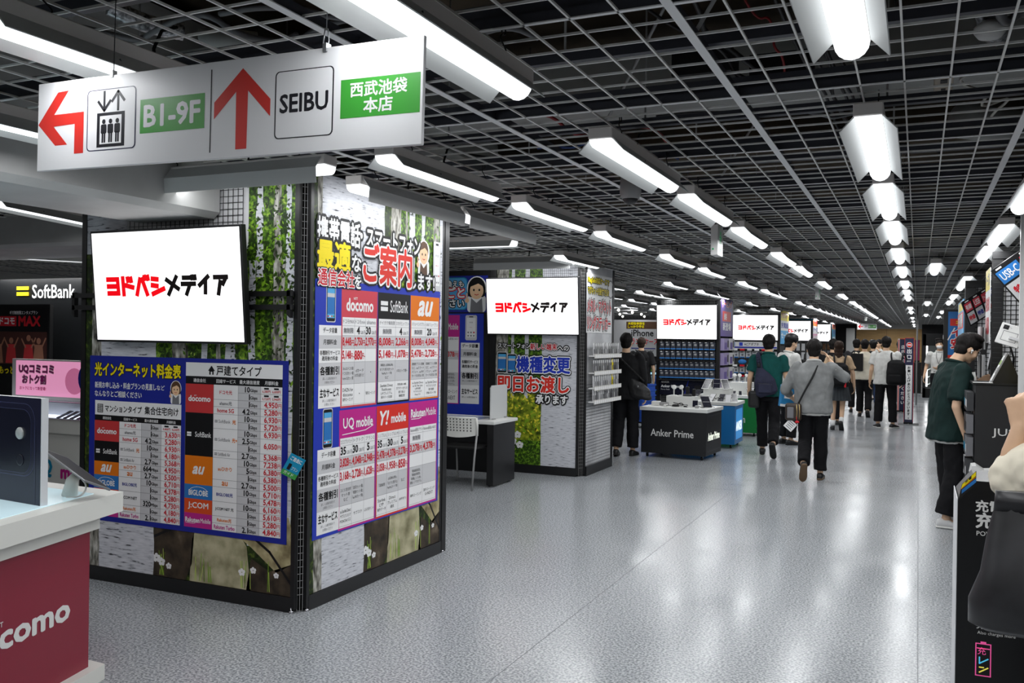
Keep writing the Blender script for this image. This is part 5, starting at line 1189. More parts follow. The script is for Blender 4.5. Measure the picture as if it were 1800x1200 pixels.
for z, nm in ((1.38, 'top'), (.93, 'middle'), (.64, 'lower')):
    b = MB(); b.box(-4.86, -3.6, 25.85, 26.03, z - .02, z, KM); P = Panel(b, (-4.86, 25.845, z - .03), step=.002)
    for k in range(6): P.rect(.05 + .2 * k, 0, .18 + .2 * k, .05, (PW, PR, PG)[k % 3], 1)
    tag(b.build('shelf_strip'), '%s shelf strip with price cards among the white adapter boxes' % nm, 'shelf')
b = MB(); b.ball((0, 0, .1), .12, PSK, (1, .5, .6), 12); tag(b.build('mascot_sign', loc=(-4.55, 25.9, .93)), 'small round blue sign on the shelf of white adapter boxes', 'sign')
def side_flag(lab, y, cols, words, z0=1.55, z1=2.5, w=1.6):
    b = MB(); b.box(-3.53, -3.522, y, y + w, z0, z1, cols[0]); P = Panel(b, (-3.5215, y, z0), (0, 1, 0), (0, 0, 1), step=.002); h = z1 - z0
    for k, c in enumerate(cols[1:]): P.rect(0, h * (1 - .3 * (k + 1)), w, h * (1 - .3 * k), c, 1)
    for k, s_ in enumerate(words): P.text(s_, w / 2, h * (.78 - .3 * k), h * .16, (PR, PBL2, PW)[k % 3], 2, al='c', w=w * .9, fit=True, bold=.04)
    tag(b.build('side_banner'), lab, 'banner')
side_flag('yellow and pale blue side banner beside the fourth screen', 26.0, (PCY, PY, PW, PCY), ('アダプタ', '充電器', 'セール'))
tall_kiosk('narrow far product kiosk with a teal frame, fourth along the aisle left side', 34.4, -4.9, -3.56, 1.6)
make_tv('wall_television', 'fifth screen along the aisle, partly hidden by the fourth', (-4.2, 34.3, 1.66), 1.27, .74, R(3), .13, .42, .8)
b = MB(); b.box(-4.9, -3.5, 34.35, 34.45, 2.42, 2.46, PTEAL); tag(b.build('frame_trim'), 'thin teal trim above the fifth screen', 'trim')
side_flag('orange side banner beside the fifth screen', 34.5, (PW, PO, PW, PPINK), ('特価', 'ケース', '各種'))
tall_kiosk('smaller far product kiosk, fifth along the aisle left side', 42.5, -4.9, -3.56, 1.6)
make_tv('wall_television', 'smallest readable screen at the far end of the aisle', (-4.2, 42.4, 1.66), 1.27, .78, R(3), .13, .42, .8)
side_flag('yellow-orange side banner beside the smallest screen', 42.6, (PTEAL, PO, PTEAL, PTEAL), ('新品', 'モバイル', '用品'))
b = MB(); b.box(-4.6, -3.9, 48.0, 48.1, 1.1, 2.3, PTEAL); P = Panel(b, (-4.6, 47.99, 1.1), step=.003); P.rect(.1, .5, .6, 1.0, SCRM, 1); b.box(-4.6, -3.9, 48.0, 48.1, 0, 1.1, KM); tag(b.build('far_display'), 'far teal display with a pale screen before the end wall', 'display')
b = MB(); b.box(-3.35, -2.95, 48.6, 48.8, 0, 2.36, wallw); tag(b.build('end_panel'), 'pale grey panel at the left of the tan end wall', 'panel')
# goods hanging under the far screens
rr = random.Random(31)
for yk, zt_, lab in ((34.3, 1.6, 'blister packet hanging below the fifth screen'), (42.4, 1.6, 'blister packet hanging below the smallest screen')):
    pp = None
    for r_ in range(4):
        for k in range(7):
            if pp is None or rr.random() < .5:
                b = MB(); b.box(-.06, .06, -.02, .02, 0, .26, rr.choice([PG, G, PBR, LF1, PK, PGD])); o = b.build('blister_packet'); pp = o
            else: o = pp.copy(); COL.objects.link(o)
            o.location = (-4.75 + .18 * k, yk + .11, zt_ - .3 - .32 * r_); tag(o, lab, 'packet', lab + 's')
# far hanging sign
t = thing('hanging_sign', 'small far hanging sign with a red arrow and green box above the tan wall', 'sign', (-1.95, 40.0, 2.17))
b = MB(); b.box(-.37, .37, -.01, .01, 0, .26, signw); P = Panel(b, (-.37, -.012, 0), step=.004); P.line([(.2, .13), (.05, .13)], .04, PR, 1); P.line([(.12, .2), (.04, .13), (.12, .06)], .035, PR, 1); P.text('2F', .27, .09, .09, PGD, 1); P.rect(.42, .06, .72, .2, signg, 1); P.text('B1-9F', .44, .09, .08, PW, 2, w=.26); b.build('panel', t)
for x in (-.3, .3):
    b = MB(); b.tube([(x, 0, .26), (x, 0, .43)], .008, G, 6); b.build('hanging_rod', t)
# ------------------------------------------------------------------ phone case wall and blue baskets behind the second kiosk
cb = thing('case_display', 'tall phone case display with a white iPhone heading behind the black-clad shoppers', 'display', (-5.6, 19.2, 0))
b = MB(); b.box(-.75, .45, 0, .4, 0, 2.06, KM); b.build('body', cb)
b = MB(); P = Panel(b, (-.7, -.003, 1.25), step=.003); P.rect(0, 0, 1.1, .8, PG, 0); P.rect(.38, .6, 1.1, .76, PBR, .5); P.text('大切な本体を', .42, .69, .06, PY, 1, w=.5, bold=.05, outline=PK, ow=.06); P.text('しっかり守る', .42, .62, .06, PY, 1, w=.5, bold=.05, outline=PK, ow=.06); P.text('iPhone', .5, .44, .14, PK, 1, w=.5, fit=True, bold=.02); P.text('ブランドケース', .4, .26, .14, PR, 2, w=.7, fit=True, bold=.03, outline=PW, ow=.06); P.text('GOVY', .7, .05, .08, PGD, 1, bold=.02); P.rect(.5, .16, 1.05, .18, PBL, 1); b.build('heading', cb)
for k in range(5):
    for r_ in range(3):
        b = MB(); b.box(-.045, .045, -.015, .015, 0, .2, (PG, PSK, PW, LF1, PGD)[(k + 2 * r_) % 5]); b.box(-.03, .03, -.017, -.015, .03, .14, (PK, PW, PBL)[(k + r_) % 3]); o = b.build('phone_case'); o.location = (-5.62 + .105 * k, 19.17, .93 - .3 * r_); tag(o, 'boxed phone case, %s row of the display behind the black-clad shoppers' % ('top', 'middle', 'bottom')[r_], 'phone case', 'phone cases in the %s row' % ('top', 'middle', 'bottom')[r_])
b = MB(); b.box(-5.75, -5.1, 19.05, 19.18, .86, .9, mat('lit_strip', (170, 220, 240), .4, emit=.8)); tag(b.build('lit_shelf_strip'), 'pale blue lit shelf strip behind the blue baskets', 'light')
bkm = mat('basket_blue', (28, 76, 170), .45)
bk = thing('shopping_basket', 'blue shopping basket in the stack', 'basket')
b = MB(); b.vprism([(-.20, -.14), (.20, -.14), (.20, .14), (-.20, .14)], 0, .012, bkm)
for (x0, x1, y0_, y1_) in ((-.20, .20, -.15, -.14), (-.20, .20, .14, .15), (-.21, -.2, -.15, .15), (.2, .21, -.15, .15)): b.box(x0, x1, y0_, y1_, 0, .09, bkm)
b.build('shell', bk)
b = MB(); b.box(-.22, .22, -.165, -.15, .07, .095, bkm); b.box(-.22, .22, .15, .165, .07, .095, bkm); b.box(-.225, -.21, -.165, .165, .07, .095, bkm); b.box(.21, .225, -.165, .165, .07, .095, bkm); b.build('rim', bk)
for k in range(7):
    o = bk if k == 0 else copy_tree(bk); o.location = (-4.62, 16.0, .122 + .0965 * k); o.rotation_euler = (0, 0, R(70))
    o['label'] = 'blue shopping basket nested in the stack on the wheeled base, %s' % ('lowest' if k == 0 else 'topmost' if k == 6 else '%s from the bottom' % ordinal(k)); o['group'] = 'nested blue baskets'
b = MB(); b.box(-.16, .16, -.2, .2, .09, .12, KM)
for sx in (-.13, .13):
    for sy in (-.17, .17): caster(b, sx, sy)
tag(b.build('basket_trolley', loc=(-4.62, 16.0, 0)), 'low black wheeled base under the stack of blue baskets', 'trolley')
# ------------------------------------------------------------------ right side: charging machine
mk = thing('charging_machine', 'black battery rental machine at the right edge with white lettering', 'machine', (0.5, 4.0, 0))
MBK = mat('machine_black', (14, 14, 16), .3)
b = MB(); b.prism([(-.347, 0), (.35, 0), (.35, 1.06), (-.283, 1.06), (-.347, .975)], 0, .36, MBK)
P = Panel(b, (-.347, -.0008, 0)); 
P.text('充電器', .066, .945, .037, W, 1, w=.2, bold=.03) if False else None
P.text('充電器', .064, .940, .045, W, 1, bold=.03); P.text('充レン', .066, .876, .06, W, 1, bold=.035); P.text('POWER BANK', .068, .845, .018, W, 1, bold=.01)
P.text('スマホ以外も', .073, .475, .024, W, 1, bold=.02); P.text('Also charges more', .076, .452, .016, W, 1)
npk = mat('neon_pink', (226, 84, 150), .4, emit=.5); nbl = mat('neon_blue', (80, 190, 226), .4, emit=.5); nyl = mat('neon_yellow', (236, 220, 90), .4, emit=.5)
P.frame(.07, .29, .126, .42, .004, npk, 1); P.rect(.088, .42, .108, .427, npk, 1); P.line([(.076, .40), (.12, .40)], .004, npk, 2); P.text('充', .078, .375, .03, npk, 2, bold=.0); P.line([(.085, .365), (.085, .34), (.115, .36)], .005, nbl, 2); P.line([(.085, .325), (.1, .325)], .005, nyl, 2); P.line([(.085, .305), (.115, .325)], .005, nyl, 2)
b.build('body', mk)
b = MB(); b.box(-.35, -.3475, 0.0, .36, 0, .985, mat('lit_side', (226, 228, 230), .4)); b.build('side_panel', mk)
b = MB(); a = Vector((-.347, .0, .975)); c = Vector((-.283, .0, 1.06)); n = Vector((-.8, 0, .6))
P = Panel(b, (0, -.003, 0)); b.prism([(-.347, .976), (-.283, 1.05), (-.283, 1.10), (-.333, 1.044)], -.002, .004, KM)
P.poly([(-.336, 1.026), (-.285, 1.080), (-.285, 1.097), (-.332, 1.044)], PY, 1); P.poly([(-.334, 1.006), (-.283, 1.056), (-.283, 1.072), (-.334, 1.022)], PSK, 1); P.poly([(-.336, 1.023), (-.284, 1.075), (-.284, 1.078), (-.336, 1.0255)], PO, 1.5); P.text('充電', -.322, 1.046, .011, PK, 2, bold=.02, slope=1.05); b.build('tariff_plate', mk)
b = MB(); b.box(-.34, .34, .01, .35, 0, .03, KM); b.build('base', mk)

# ------------------------------------------------------------------ right side: black display cabinet and its goods
jm = thing('display_cabinet', 'tall black display cabinet with thin white lettering beside the man in green', 'cabinet', (0.80, 8.25, 0))
CB = mat('cabinet_black', (30, 30, 32), .5)
b = MB(); b.bbox(-.38, .5, -.25, .25, .04, 1.285, CB, .004, 1); P = Panel(b, (-.38, -.2515, .04)); P.text('JUST MOBILE', .12, .83, .075, W, 1, w=.62, fit=True, bold=.006); b.build('body', jm)
b = MB(); b.box(-.4, .5, -.26, .26, 1.285, 1.30, KS); b.box(-.4, -.26, -.26, -.2, 1.30, 1.304, W); b.build('top', jm)
b = MB(); b.box(-.36, .48, -.23, .23, 0, .04, KM); b.build('plinth', jm)
rr = random.Random(17)
for r_ in range(5):
    for k in range(3):
        b = MB(); b.box(-.05, 0, -.05, .05, 0, .15, rr.choice([PG, DG, PK, PGD, DG])); b.box(-.051, -.05, -.04, .04, .03, .09, rr.choice([PK, PTEAL, PW])); o = b.build('hanging_packet'); o.location = (.41, 8.1 + .15 * k, .35 + .18 * r_)
        tag(o, 'small packet on the left side of the black cabinet, %s row from top' % ordinal(4 - r_), 'packet', 'packets beside the black cabinet, row %d' % r_)
wd = thing('wedge_display', 'black tent-shaped display with a pale sloping card on the black cabinet', 'display', (0.635, 8.1, 1.30))
b = MB(); b.prism([(-.10, 0), (.105, 0), (.012, .235)], -.07, .1, mat('wedge_black', (18, 15, 15), .35)); b.build('tent', wd)
b = MB(); b.prism([(-.112, 0), (-.1, 0), (.012, .235), (.002, .24)], -.075, .105, G); P = Panel(b, (-.112, .1, 0), (0, -1, 0), (.114, 0, .24)); P.rect(.01, .02, .16, .24, PW, 1); P.text('充電', .04, .08, .06, PK, 2); P.rect(.03, .16, .14, .2, LF1, 2); b.build('sloping_card', wd)
b = MB(); b.bbox(-.085, .085, -.01, .01, 0, .17, W, .004); P = Panel(b, (-.085, -.0105, 0)); P.rect(.02, .12, .06, .155, PK, 1); P.frame(.03, .03, .14, .11, .004, PGD, 1); P.text('ケーブル', .03, .135, .012, PGD, 1); b.bbox(.0, .09, -.03, -.012, .05, .075, PG, .004)
o = b.build('product_card'); o.location = (.63, 8.05, 1.60); o.rotation_euler = (R(-12), R(18), R(-12)); tag(o, 'white tilted product card above the black tent display', 'card')
b = MB(); b.tube([(.68, 8.05, 1.30), (.69, 8.1, 1.5), (.64, 8.06, 1.66)], .008, KM, 6); tag(b.build('gooseneck_holder'), 'black bent holder carrying the white product card', 'holder')
bn = thing('slim_bin', 'slim white lidded bin at the foot of the black display cabinet', 'bin', (.45, 7.86, 0))
b = MB(); b.bbox(-.065, .065, -.1, .1, 0, .6, W, .012); b.build('body', bn)
b = MB(); b.prism([(-.072, .6), (.072, .6), (.072, .635), (.03, .63), (-.03, .67), (-.06, .665)], -.105, .105, W); b.build('lid', bn)
# gondola with slotted post, mesh wall and tilted header boards
gd = thing('gondola_shelving', 'black slotted gondola with white mesh wall behind the black cabinet', 'shelving', (0.9, 9.0, 0))
X = Matrix.Translation((-.9, -9.0, 0))
b = MB(); b.box(.57, .655, 8.7, 8.76, 0, 2.36, K)
for k in range(50): b.box(.582, .645, 8.696, 8.70, .2 + .043 * k, .203 + .043 * k, DG)
b.xform(X).build('post', gd)
b = MB(); b.box(.655, 1.6, 8.76, 8.79, .1, 2.36, mw); P = Panel(b, (.655, 8.757, .1), step=.001)
for k in range(24): P.rect(.02 + .04 * k, 0, .026 + .04 * k, 2.26, PK, 1)
for k in range(56): P.rect(0, .04 * k, .94, .04 * k + .006, PK, 2)
b.xform(X).build('mesh_panel', gd)
b = MB(); b.box(.57, 1.6, 8.68, 8.76, 2.34, 2.40, K); b.box(.6, 1.6, 8.8, 11.8, 0, .12, K); b.box(.75, 1.6, 8.8, 11.8, .12, 1.3, KM); b.xform(X).build('frame', gd)
def tilted_header(lab, loc, rot, w, h, cols, words):
    b = MB(); b.bbox(0, w, -.02, .0, 0, h, KS, .004); P = Panel(b, (0, -.0205, 0), step=.001); n = len(cols)
    for k, c in enumerate(cols):
        u0, u1 = w * k / n + .012, w * (k + 1) / n - .012; P.rect(u0, h * .55, u1, h * .88, c, 1); P.rect(u0, h * .06, u1, h * .5, PG, 1); P.text(words[k], (u0 + u1) / 2, h * .62, h * .2, PW, 2, al='c', w=(u1 - u0) * .8, bold=.02); P.text('特価', (u0 + u1) / 2, h * .2, h * .18, (PR, PBL, PR, PGR)[k % 4], 2, al='c', w=(u1 - u0) * .8, bold=.04); P.rect(u0 + .02, h * .92, u0 + .07, h * .96, PW, 1)
    o = b.build('header_board'); o.location = loc; o.rotation_euler = rot; tag(o, lab, 'header board')
tilted_header('tilted black header board with a blue panel and red lettering at the upper right', (.745, 8.40, 1.95), (R(12), R(-38), R(-8)), .42, .34, (PSK, PR), ('USB-C', '充電'))
tilted_header('long tilted header board with red, blue and green cards beyond the gondola post', (.50, 10.9, 1.80), (R(10), R(-30), R(34)), .46, .30, (PRR, PRR, PRR, PBL), ('有線', 'USB', 'ケーブル', 'PD'))
for k, (x, y, z) in enumerate(((.58, 10.9, 1.35), (.66, 10.6, 1.38), (.62, 9.9, 1.36))):
    b = MB(); b.prism([(0, 0), (.06, 0), (.15, .5), (.09, .5)], -.02, .02, KS if k != 1 else PG); o = b.build('slanted_stand'); o.location = (x, y, z); tag(o, 'slanted %s display stand %s below the long header board' % (('black', 'pale', 'black')[k], ('at left', 'in the middle', 'at right')[k]), 'stand')
for r_ in range(3):
    for k in range(4):
        b = MB(); b.box(-.008, .008, -.05, .05, 0, .2, (PG, G, DG, PW)[(k + r_) % 4]); b.box(-.009, .009, -.04, .04, .15, .19, PW); o = b.build('cable_packet'); o.location = (.49 + .02 * k, 8.95 + .11 * k, 1.56 - .25 * r_)
        tag(o, 'grey cable packet hanging left of the gondola post, %s row' % ('top', 'middle', 'bottom')[r_], 'packet', 'cable packets, %s row' % ('top', 'middle', 'bottom')[r_])
b = MB(); b.box(.556, .562, 8.72, 9.25, 1.62, 2.27, PW); P = Panel(b, (.5555, 9.25, 1.62), (0, -1, 0), (0, 0, 1)); P.rect(0, .46, .53, .65, PY, 1); P.text('ケーブル', .04, .5, .11, PK, 2, w=.45, bold=.03); P.text('各種充電', .04, .28, .12, PR, 2, w=.45, fit=True, bold=.04); P.text('USB', .06, .08, .14, PR, 2, w=.4, fit=True, bold=.04); tag(b.build('vertical_banner'), 'white vertical banner with yellow top beside the gondola post', 'banner')
# white pole near the right edge with a strip of posters
pl = thing('white_pole', 'thin white floor-to-ceiling pole at the right edge', 'pole', (0.66, 7.2, 0))
b = MB(); b.box(-.017, .017, -.02, .02, 0, 2.6, W); b.build('upright', pl); b = MB(); b.box(-.05, .05, -.05, .05, 0, .01, W); b.build('foot_plate', pl)
b = MB(); b.box(.68, 1.2, 7.21, 7.22, 1.3, 1.62, PY); P = Panel(b, (.68, 7.209, 1.3)); P.rect(0, 0, .5, .08, PBL2, 1); P.rect(0, .1, .5, .16, PYR, 1); P.text('おすすめ', .03, .2, .08, PR, 1, bold=.03); P.rect(0, .29, .5, .32, PR, 1); tag(b.build('poster_strip'), 'yellow, red and blue poster strip fixed to the white pole', 'poster')
# farther gondola bays
g2 = thing('gondola_shelving', 'farther black gondola bay beyond the long header board', 'shelving', (0.95, 13.0, 0)); X = Matrix.Translation((-.95, -13.0, 0))
b = MB(); b.box(.5, .61, 11.9, 11.97, 0, 2.3, K); b.xform(X).build('post', g2)
b = MB(); b.box(.61, 1.6, 11.97, 12.0, .1, 2.3, mw); P = Panel(b, (.61, 11.967, .1), step=.002)
for k in range(20): P.rect(.02 + .05 * k, 0, .028 + .05 * k, 2.2, PK, 1)
for k in range(44): P.rect(0, .05 * k, .98, .05 * k + .008, PK, 2)
b.xform(X).build('mesh_panel', g2)
b = MB(); b.box(.6, 1.6, 12.0, 16.8, 0, 2.2, KM); b.box(.5, 1.6, 11.88, 11.98, 2.28, 2.36, K); b.xform(X).build('frame', g2)
b = MB(); b.box(.488, .494, 11.98, 13.6, 1.3, 2.15, PCY); P = Panel(b, (.4875, 13.6, 1.3), (0, -1, 0), (0, 0, 1), step=.002); P.rect(0, .5, 1.6, .7, PYR, 1); P.text('お買得', .2, .52, .16, PW, 2, w=1.2, fit=True, bold=.04); P.rect(.2, .72, 1.4, .83, PY, 1); P.text('電池', .3, .2, .22, PR, 2, w=1.0, fit=True, bold=.04); tag(b.build('vertical_banner'), 'pale blue and red banner on the side of the farther gondola', 'banner')
for k in range(8):
    b = MB(); b.box(-.02, .02, -.08, .08, 0, .3, (PG, PK, PCY, PW)[k % 4]); o = b.build('cable_packet'); o.location = (.54, 12.3 + .2 * k, .9 + .02 * (k % 2)); tag(o, 'packet hanging on the farther gondola below its banner', 'packet', 'packets on the farther gondola')
es = thing('earphone_sign', 'tall blue and red earphone sign in a black frame on the right', 'sign', (0.55, 17.0, 0))
b = MB(); b.box(-.16, .14, .01, .06, 0, 2.2, K); b.build('frame', es)
b = MB(); b.box(-.09, .12, 0, .01, 1.08, 2.16, PSK); P = Panel(b, (-.09, -.001, 1.08), step=.002); P.rect(0, .1, .21, .34, PYR, 1); P.rect(0, 0, .21, .12, PGR, 1); P.rect(.03, .84, .2, .96, PYR, 1); P.text('ネ', .12, .86, .07, PY, 2, bold=.04); P.text('イ', .06, .66, .13, PR, 2, bold=.04, outline=PW, ow=.07); P.text('安', .05, .46, .16, PR, 2, bold=.04, outline=PW, ow=.07); P.text('ネ', .1, .24, .07, PW, 2, bold=.04); P.text('量', .06, .14, .07, PY, 2, bold=.04); P.line([(0, .6), (.1, .8)], .02, PW, 1); b.build('board', es)
# lit glass showcase with slanted shelves, far right
sc = thing('glass_showcase', 'black-framed lit showcase with slanted shelves behind the masked clerk', 'showcase', (0.55, 29.5, 0)); X = Matrix.Identity(4)
b = MB(); b.box(-.42, .6, 0, .05, 0, .28, KM); b.box(-.42, -.34, 0, .5, 0, 1.9, KM); b.box(.1, .16, 0, .5, 0, 1.6, KM); b.box(-.42, .16, 0, .5, 1.56, 1.92, KM); b.box(-.34, .16, .45, .5, .28, 1.56, mat('showcase_back', (120, 124, 124), .5)); b.build('frame', sc)
b = MB(); b.box(-.33, -.29, -.01, .03, .34, 1.55, mat('led_strip', (255, 255, 255), .4, emit=6.0)); b.build('led_strip', sc)
for k in range(5):
    b = MB(); b.prism([(-.28, .38 + .22 * k), (.1, .56 + .22 * k), (.1, .585 + .22 * k), (-.28, .405 + .22 * k)], .03, .4, mat('lit_glass_shelf', (196, 206, 202), .2, emit=.25)); b.build('shelf', sc)
b = MB(); b.box(-.1, .0, -.01, .0, 1.64, 1.80, PK); b.ball((-.04, -.015, 1.73), .035, PO, (1, .3, 1.6), 10); b.build('logo_plate', sc)
b = MB(); b.box(.78, .82, 27.43, 27.46, 0, 1.8, KM); b.box(.62, .98, 27.4, 27.43, 1.58, 1.86, PW); P = Panel(b, (.62, 27.39, 1.58), step=.003); P.text('USB', .06, .14, .1, PK, 1, bold=.04); P.rect(.05, .03, .3, .08, PGD, 1); tag(b.build('card_sign'), 'white card sign above the masked clerk', 'sign')
b = MB(); b.bbox(-.05, .05, -.05, .05, .0, .28, PR, .02); P = Panel(b, (-.05, -.052, 0), step=.002); P.rect(.01, .08, .09, .2, PW, 1); b.lathe([(.015, .28), (.012, .33), (.03, .34), (.01, .37)], KM, n=10); tag(b.build('fire_extinguisher', loc=(.42, 26.5, .0)), 'red canister on the floor by the masked clerk', 'extinguisher')
b = MB(); b.box(-.35, .1, 32, 32.4, 0, 1.0, KM); tag(b.build('far_counter'), 'low black counter beyond the exit sign stand', 'counter')
b = MB(); b.box(-.12, .05, 36.0, 36.3, 1.0, 1.75, mat('magenta_goods', (170, 40, 100), .5)); b.box(-.12, .05, 36.0, 36.3, 0, 1.0, KM); tag(b.build('magenta_display'), 'magenta goods display beyond the exit sign stand', 'display')
b = MB(); b.tube([(-.03, 26.0, 0), (-.03, 26.0, 2.6)], .02, G, 8); tag(b.build('thin_post'), 'thin dark post rising behind the exit sign stand', 'post')
# exit sign stands
def exit_stand(lab, loc, rz, red=False):
    t = thing('exit_sign_stand', lab, 'sign', loc, rz)
    b = MB(); b.bbox(-.085, .085, -.015, .015, .03, 1.72, navy, .004, 1); P = Panel(b, (-.085, -.0158, 0), step=.0015)
    if not red:
        P.rect(.0, .03, .17, 1.72, navy, .5); P.frame(0, .03, .17, 1.72, .006, PYR, 1)
        P.rect(.025, .1, .145, 1.18, PW, 1); P.disc(.085, 1.58, .055, PW, 1, 20); P.disc(.085, 1.58, .047, PYR, 2, 20); P.rect(.05, 1.57, .12, 1.592, PW, 3)
        P.text('出', .085, 1.41, .09, PW, 2, al='c', bold=.035); P.text('口', .085, 1.30, .08, PW, 2, al='c', bold=.035); P.text('EXIT', .085, 1.245, .025, PW, 2, al='c', bold=.03)
        s_ = 'お買い上げありがとうございます。'; h = 1.05 / len(s_)
        for k, ch in enumerate(s_): P.text(ch, .085, 1.165 - h * (k + 1) + .008, h * .92, PK, 2, al='c', bold=.03, em=True)
    else:
        P.frame(0, .03, .17, 1.72, .012, PYR, 1); P.rect(.0, .03, .04, 1.72, PW, 1.2); P.rect(.01, .05, .03, 1.7, PYR, 1.4); s_ = '店内入口よりお入りください'; h = 1.4 / len(s_)
        for k, ch in enumerate(s_): P.text(ch, .115, 1.6 - h * (k + 1), h * .85, PW, 2, al='c', bold=.03, em=True)
    b.build('board', t)
    b = MB()
    for y in (-.16, .0, .16): b.tube([(-.19, y, .012), (.19, y, .012)], .008, G, 6)
    b.tube([(0, -.16, .012), (0, .16, .012)], .008, G, 6); b.box(-.085, .085, -.02, .02, .0, .05, KM); b.build('foot', t)
exit_stand('navy exit stand sign with a red no-entry disc and vertical thank-you lettering', (-.16, 19.45, 0), 0)
exit_stand('red-edged vertical sign stand just behind the navy exit stand', (-.35, 22.8, 0), R(8), True)
# ------------------------------------------------------------------ people
SKIN = nmat('skin', 0.5, [(0.3, (214, 174, 142)), (0.7, (224, 187, 156))], nscale=6, spec=0.25)
HAIR = nmat('hair_black', 0.65, [(0.35, (12, 11, 11)), (0.7, (34, 30, 28))], scale=(40, 40, 6), nscale=3, spec=0.2)
HAIRB = nmat('hair_brown', 0.65, [(0.35, (30, 20, 15)), (0.7, (62, 44, 34))], scale=(40, 40, 6), nscale=3, spec=0.2)
def cloth(name, c, k=0.85): return nmat(name, 0.8, [(0.35, tuple(v * k for v in c)), (0.65, c)], nscale=7, detail=6, spec=0.2)
C_BLACK = cloth('cloth_black', (24, 24, 26)); C_TEAL = cloth('cloth_teal', (18, 84, 80)); C_GREY = cloth('cloth_grey', (142, 144, 144)); C_WHITE = cloth('cloth_white', (214, 214, 210), .93)
C_CREAM = cloth('cloth_cream', (238, 230, 210), .95); C_GREEN = cloth('cloth_forest', (24, 46, 44)); C_TROU = cloth('cloth_trousers', (22, 22, 25)); C_PEACH = cloth('cloth_peach', (214, 184, 150)); C_SKIRT = cloth('cloth_skirt', (66, 70, 74)); C_JEAN = cloth('cloth_denim', (48, 66, 100)); C_NAVY = cloth('cloth_navy', (52, 54, 74)); C_SHADE = cloth('cloth_charcoal', (48, 48, 52))
SH_B = mat('shoe_black', (22, 22, 24), .5); SH_W = mat('shoe_white', (214, 214, 214), .5); SOLE_W = mat('sole_white', (222, 222, 218), .6); SOLE_G = mat('sole_gum', (104, 82, 58), .6); SOLE_B = mat('sole_black', (18, 18, 18), .6); SOCK = mat('sock_white', (226, 226, 226), .8)

def rcone(mb, a, ra, c, rc, seg=12):
    a, c = Vector(a), Vector(c)
    mb.ball(a, ra, SKIN, seg=seg); mb.ball(c, rc, SKIN, seg=seg)
    if (c - a).length > 1e-5: mb.tube([a, c], [ra, rc], SKIN, seg)
def chain(mb, pts, rs, seg=12):
    for i in range(len(pts) - 1): rcone(mb, pts[i], rs[i], pts[i + 1], rs[i + 1], seg)
def rings(mb, rs, n=20):
    """closed loft through (centre, right half-vector, front half-vector)"""
    vs = []; fs = []
    for (c, a, q) in rs:
        c, a, q = Vector(c), Vector(a), Vector(q)
        for k in range(n):
            t = 2 * math.pi * k / n; ct, st = math.cos(t), math.sin(t)
            e = 0.8; vs.append(c + a * math.copysign(abs(ct) ** e, ct) + q * math.copysign(abs(st) ** e, st))
    for i in range(len(rs) - 1):
        for k in range(n): fs.append((i * n + k, i * n + (k + 1) % n, (i + 1) * n + (k + 1) % n, (i + 1) * n + k))
    fs.append(list(range(n - 1, -1, -1))); e0 = (len(rs) - 1) * n; fs.append(list(range(e0, e0 + n)))
    mb.add(vs, fs, SKIN, True)
def fused(name, mb, voxel, m, parent, smooth=4, amp=0.0, freq=10.0, seed=0.0, sq=(1, 1, 1)):
    """all the closed volumes of mb melted into one continuous skin"""
    me = mb.mesh(name); o = bpy.data.objects.new(name, me); COL.objects.link(o)
    r = o.modifiers.new('r', 'REMESH'); r.mode = 'VOXEL'; r.voxel_size = voxel
    s = o.modifiers.new('s', 'SMOOTH'); s.factor = 0.5; s.iterations = smooth
    dg = bpy.context.evaluated_depsgraph_get(); me2 = bpy.data.meshes.new_from_object(o.evaluated_get(dg))
    o.modifiers.clear(); o.data = me2; bpy.data.meshes.remove(me)
    me2.materials.clear(); me2.materials.append(m)
    me2.polygons.foreach_set('use_smooth', [True] * len(me2.polygons)); me2.polygons.foreach_set('material_index', [0] * len(me2.polygons))
    if amp:
        ns = [v.normal.copy() for v in me2.vertices]
        for v, nn in zip(me2.vertices, ns):
            p = Vector((v.co.x * freq * sq[0] + seed, v.co.y * freq * sq[1], v.co.z * freq * sq[2]))
            r1 = noise.noise(p); v.co += nn * amp * (0.8 * r1 + 0.7 * (0.35 - abs(noise.noise(p * 1.7 + Vector((5, 1, 2))))) + 0.3 * noise.noise(p * 3.1))
    me2.update(); o.name = name
    if parent: o.parent = parent
    return o
def hand_prims(mb, w, d, pn, curl=0.35, s=1.0, side=1):
    """w wrist, d direction of the fingers, pn palm normal, side +1 puts the thumb at d x pn"""
    w, d, pn = Vector(w), Vector(d).normalized(), Vector(pn).normalized(); pn = (pn - d * pn.dot(d)).normalized(); x = d.cross(pn) * side
    for k in (-1, 0, 1): rcone(mb, w + x * (.011 * k) * s, .0125 * s, w + d * .075 * s + x * (.025 * k) * s, .0112 * s, 10)
    L = (.036, .042, .039, .030)
    for k in range(4):
        p = w + d * (.08 - .004 * abs(k - 1)) * s + x * (.030 - .020 * k) * s; a = curl * (1 + .12 * k); r = .0095 * s
        for j in range(3):
            q = p + (d * math.cos(a) + pn * math.sin(a)) * L[k] * (1 - .2 * j) * s; rcone(mb, p, r, q, r * .92, 8); p = q; r *= .92; a += curl * 1.15
    p = w + d * .02 * s + x * .022 * s; q = p + (d * .6 + x * .8 + pn * .3).normalized() * .036 * s; t = q + (d * .9 + x * .25 + pn * .35).normalized() * .03 * s
    rcone(mb, p, .013 * s, q, .0115 * s, 8); rcone(mb, q, .0115 * s, t, .009 * s, 8)
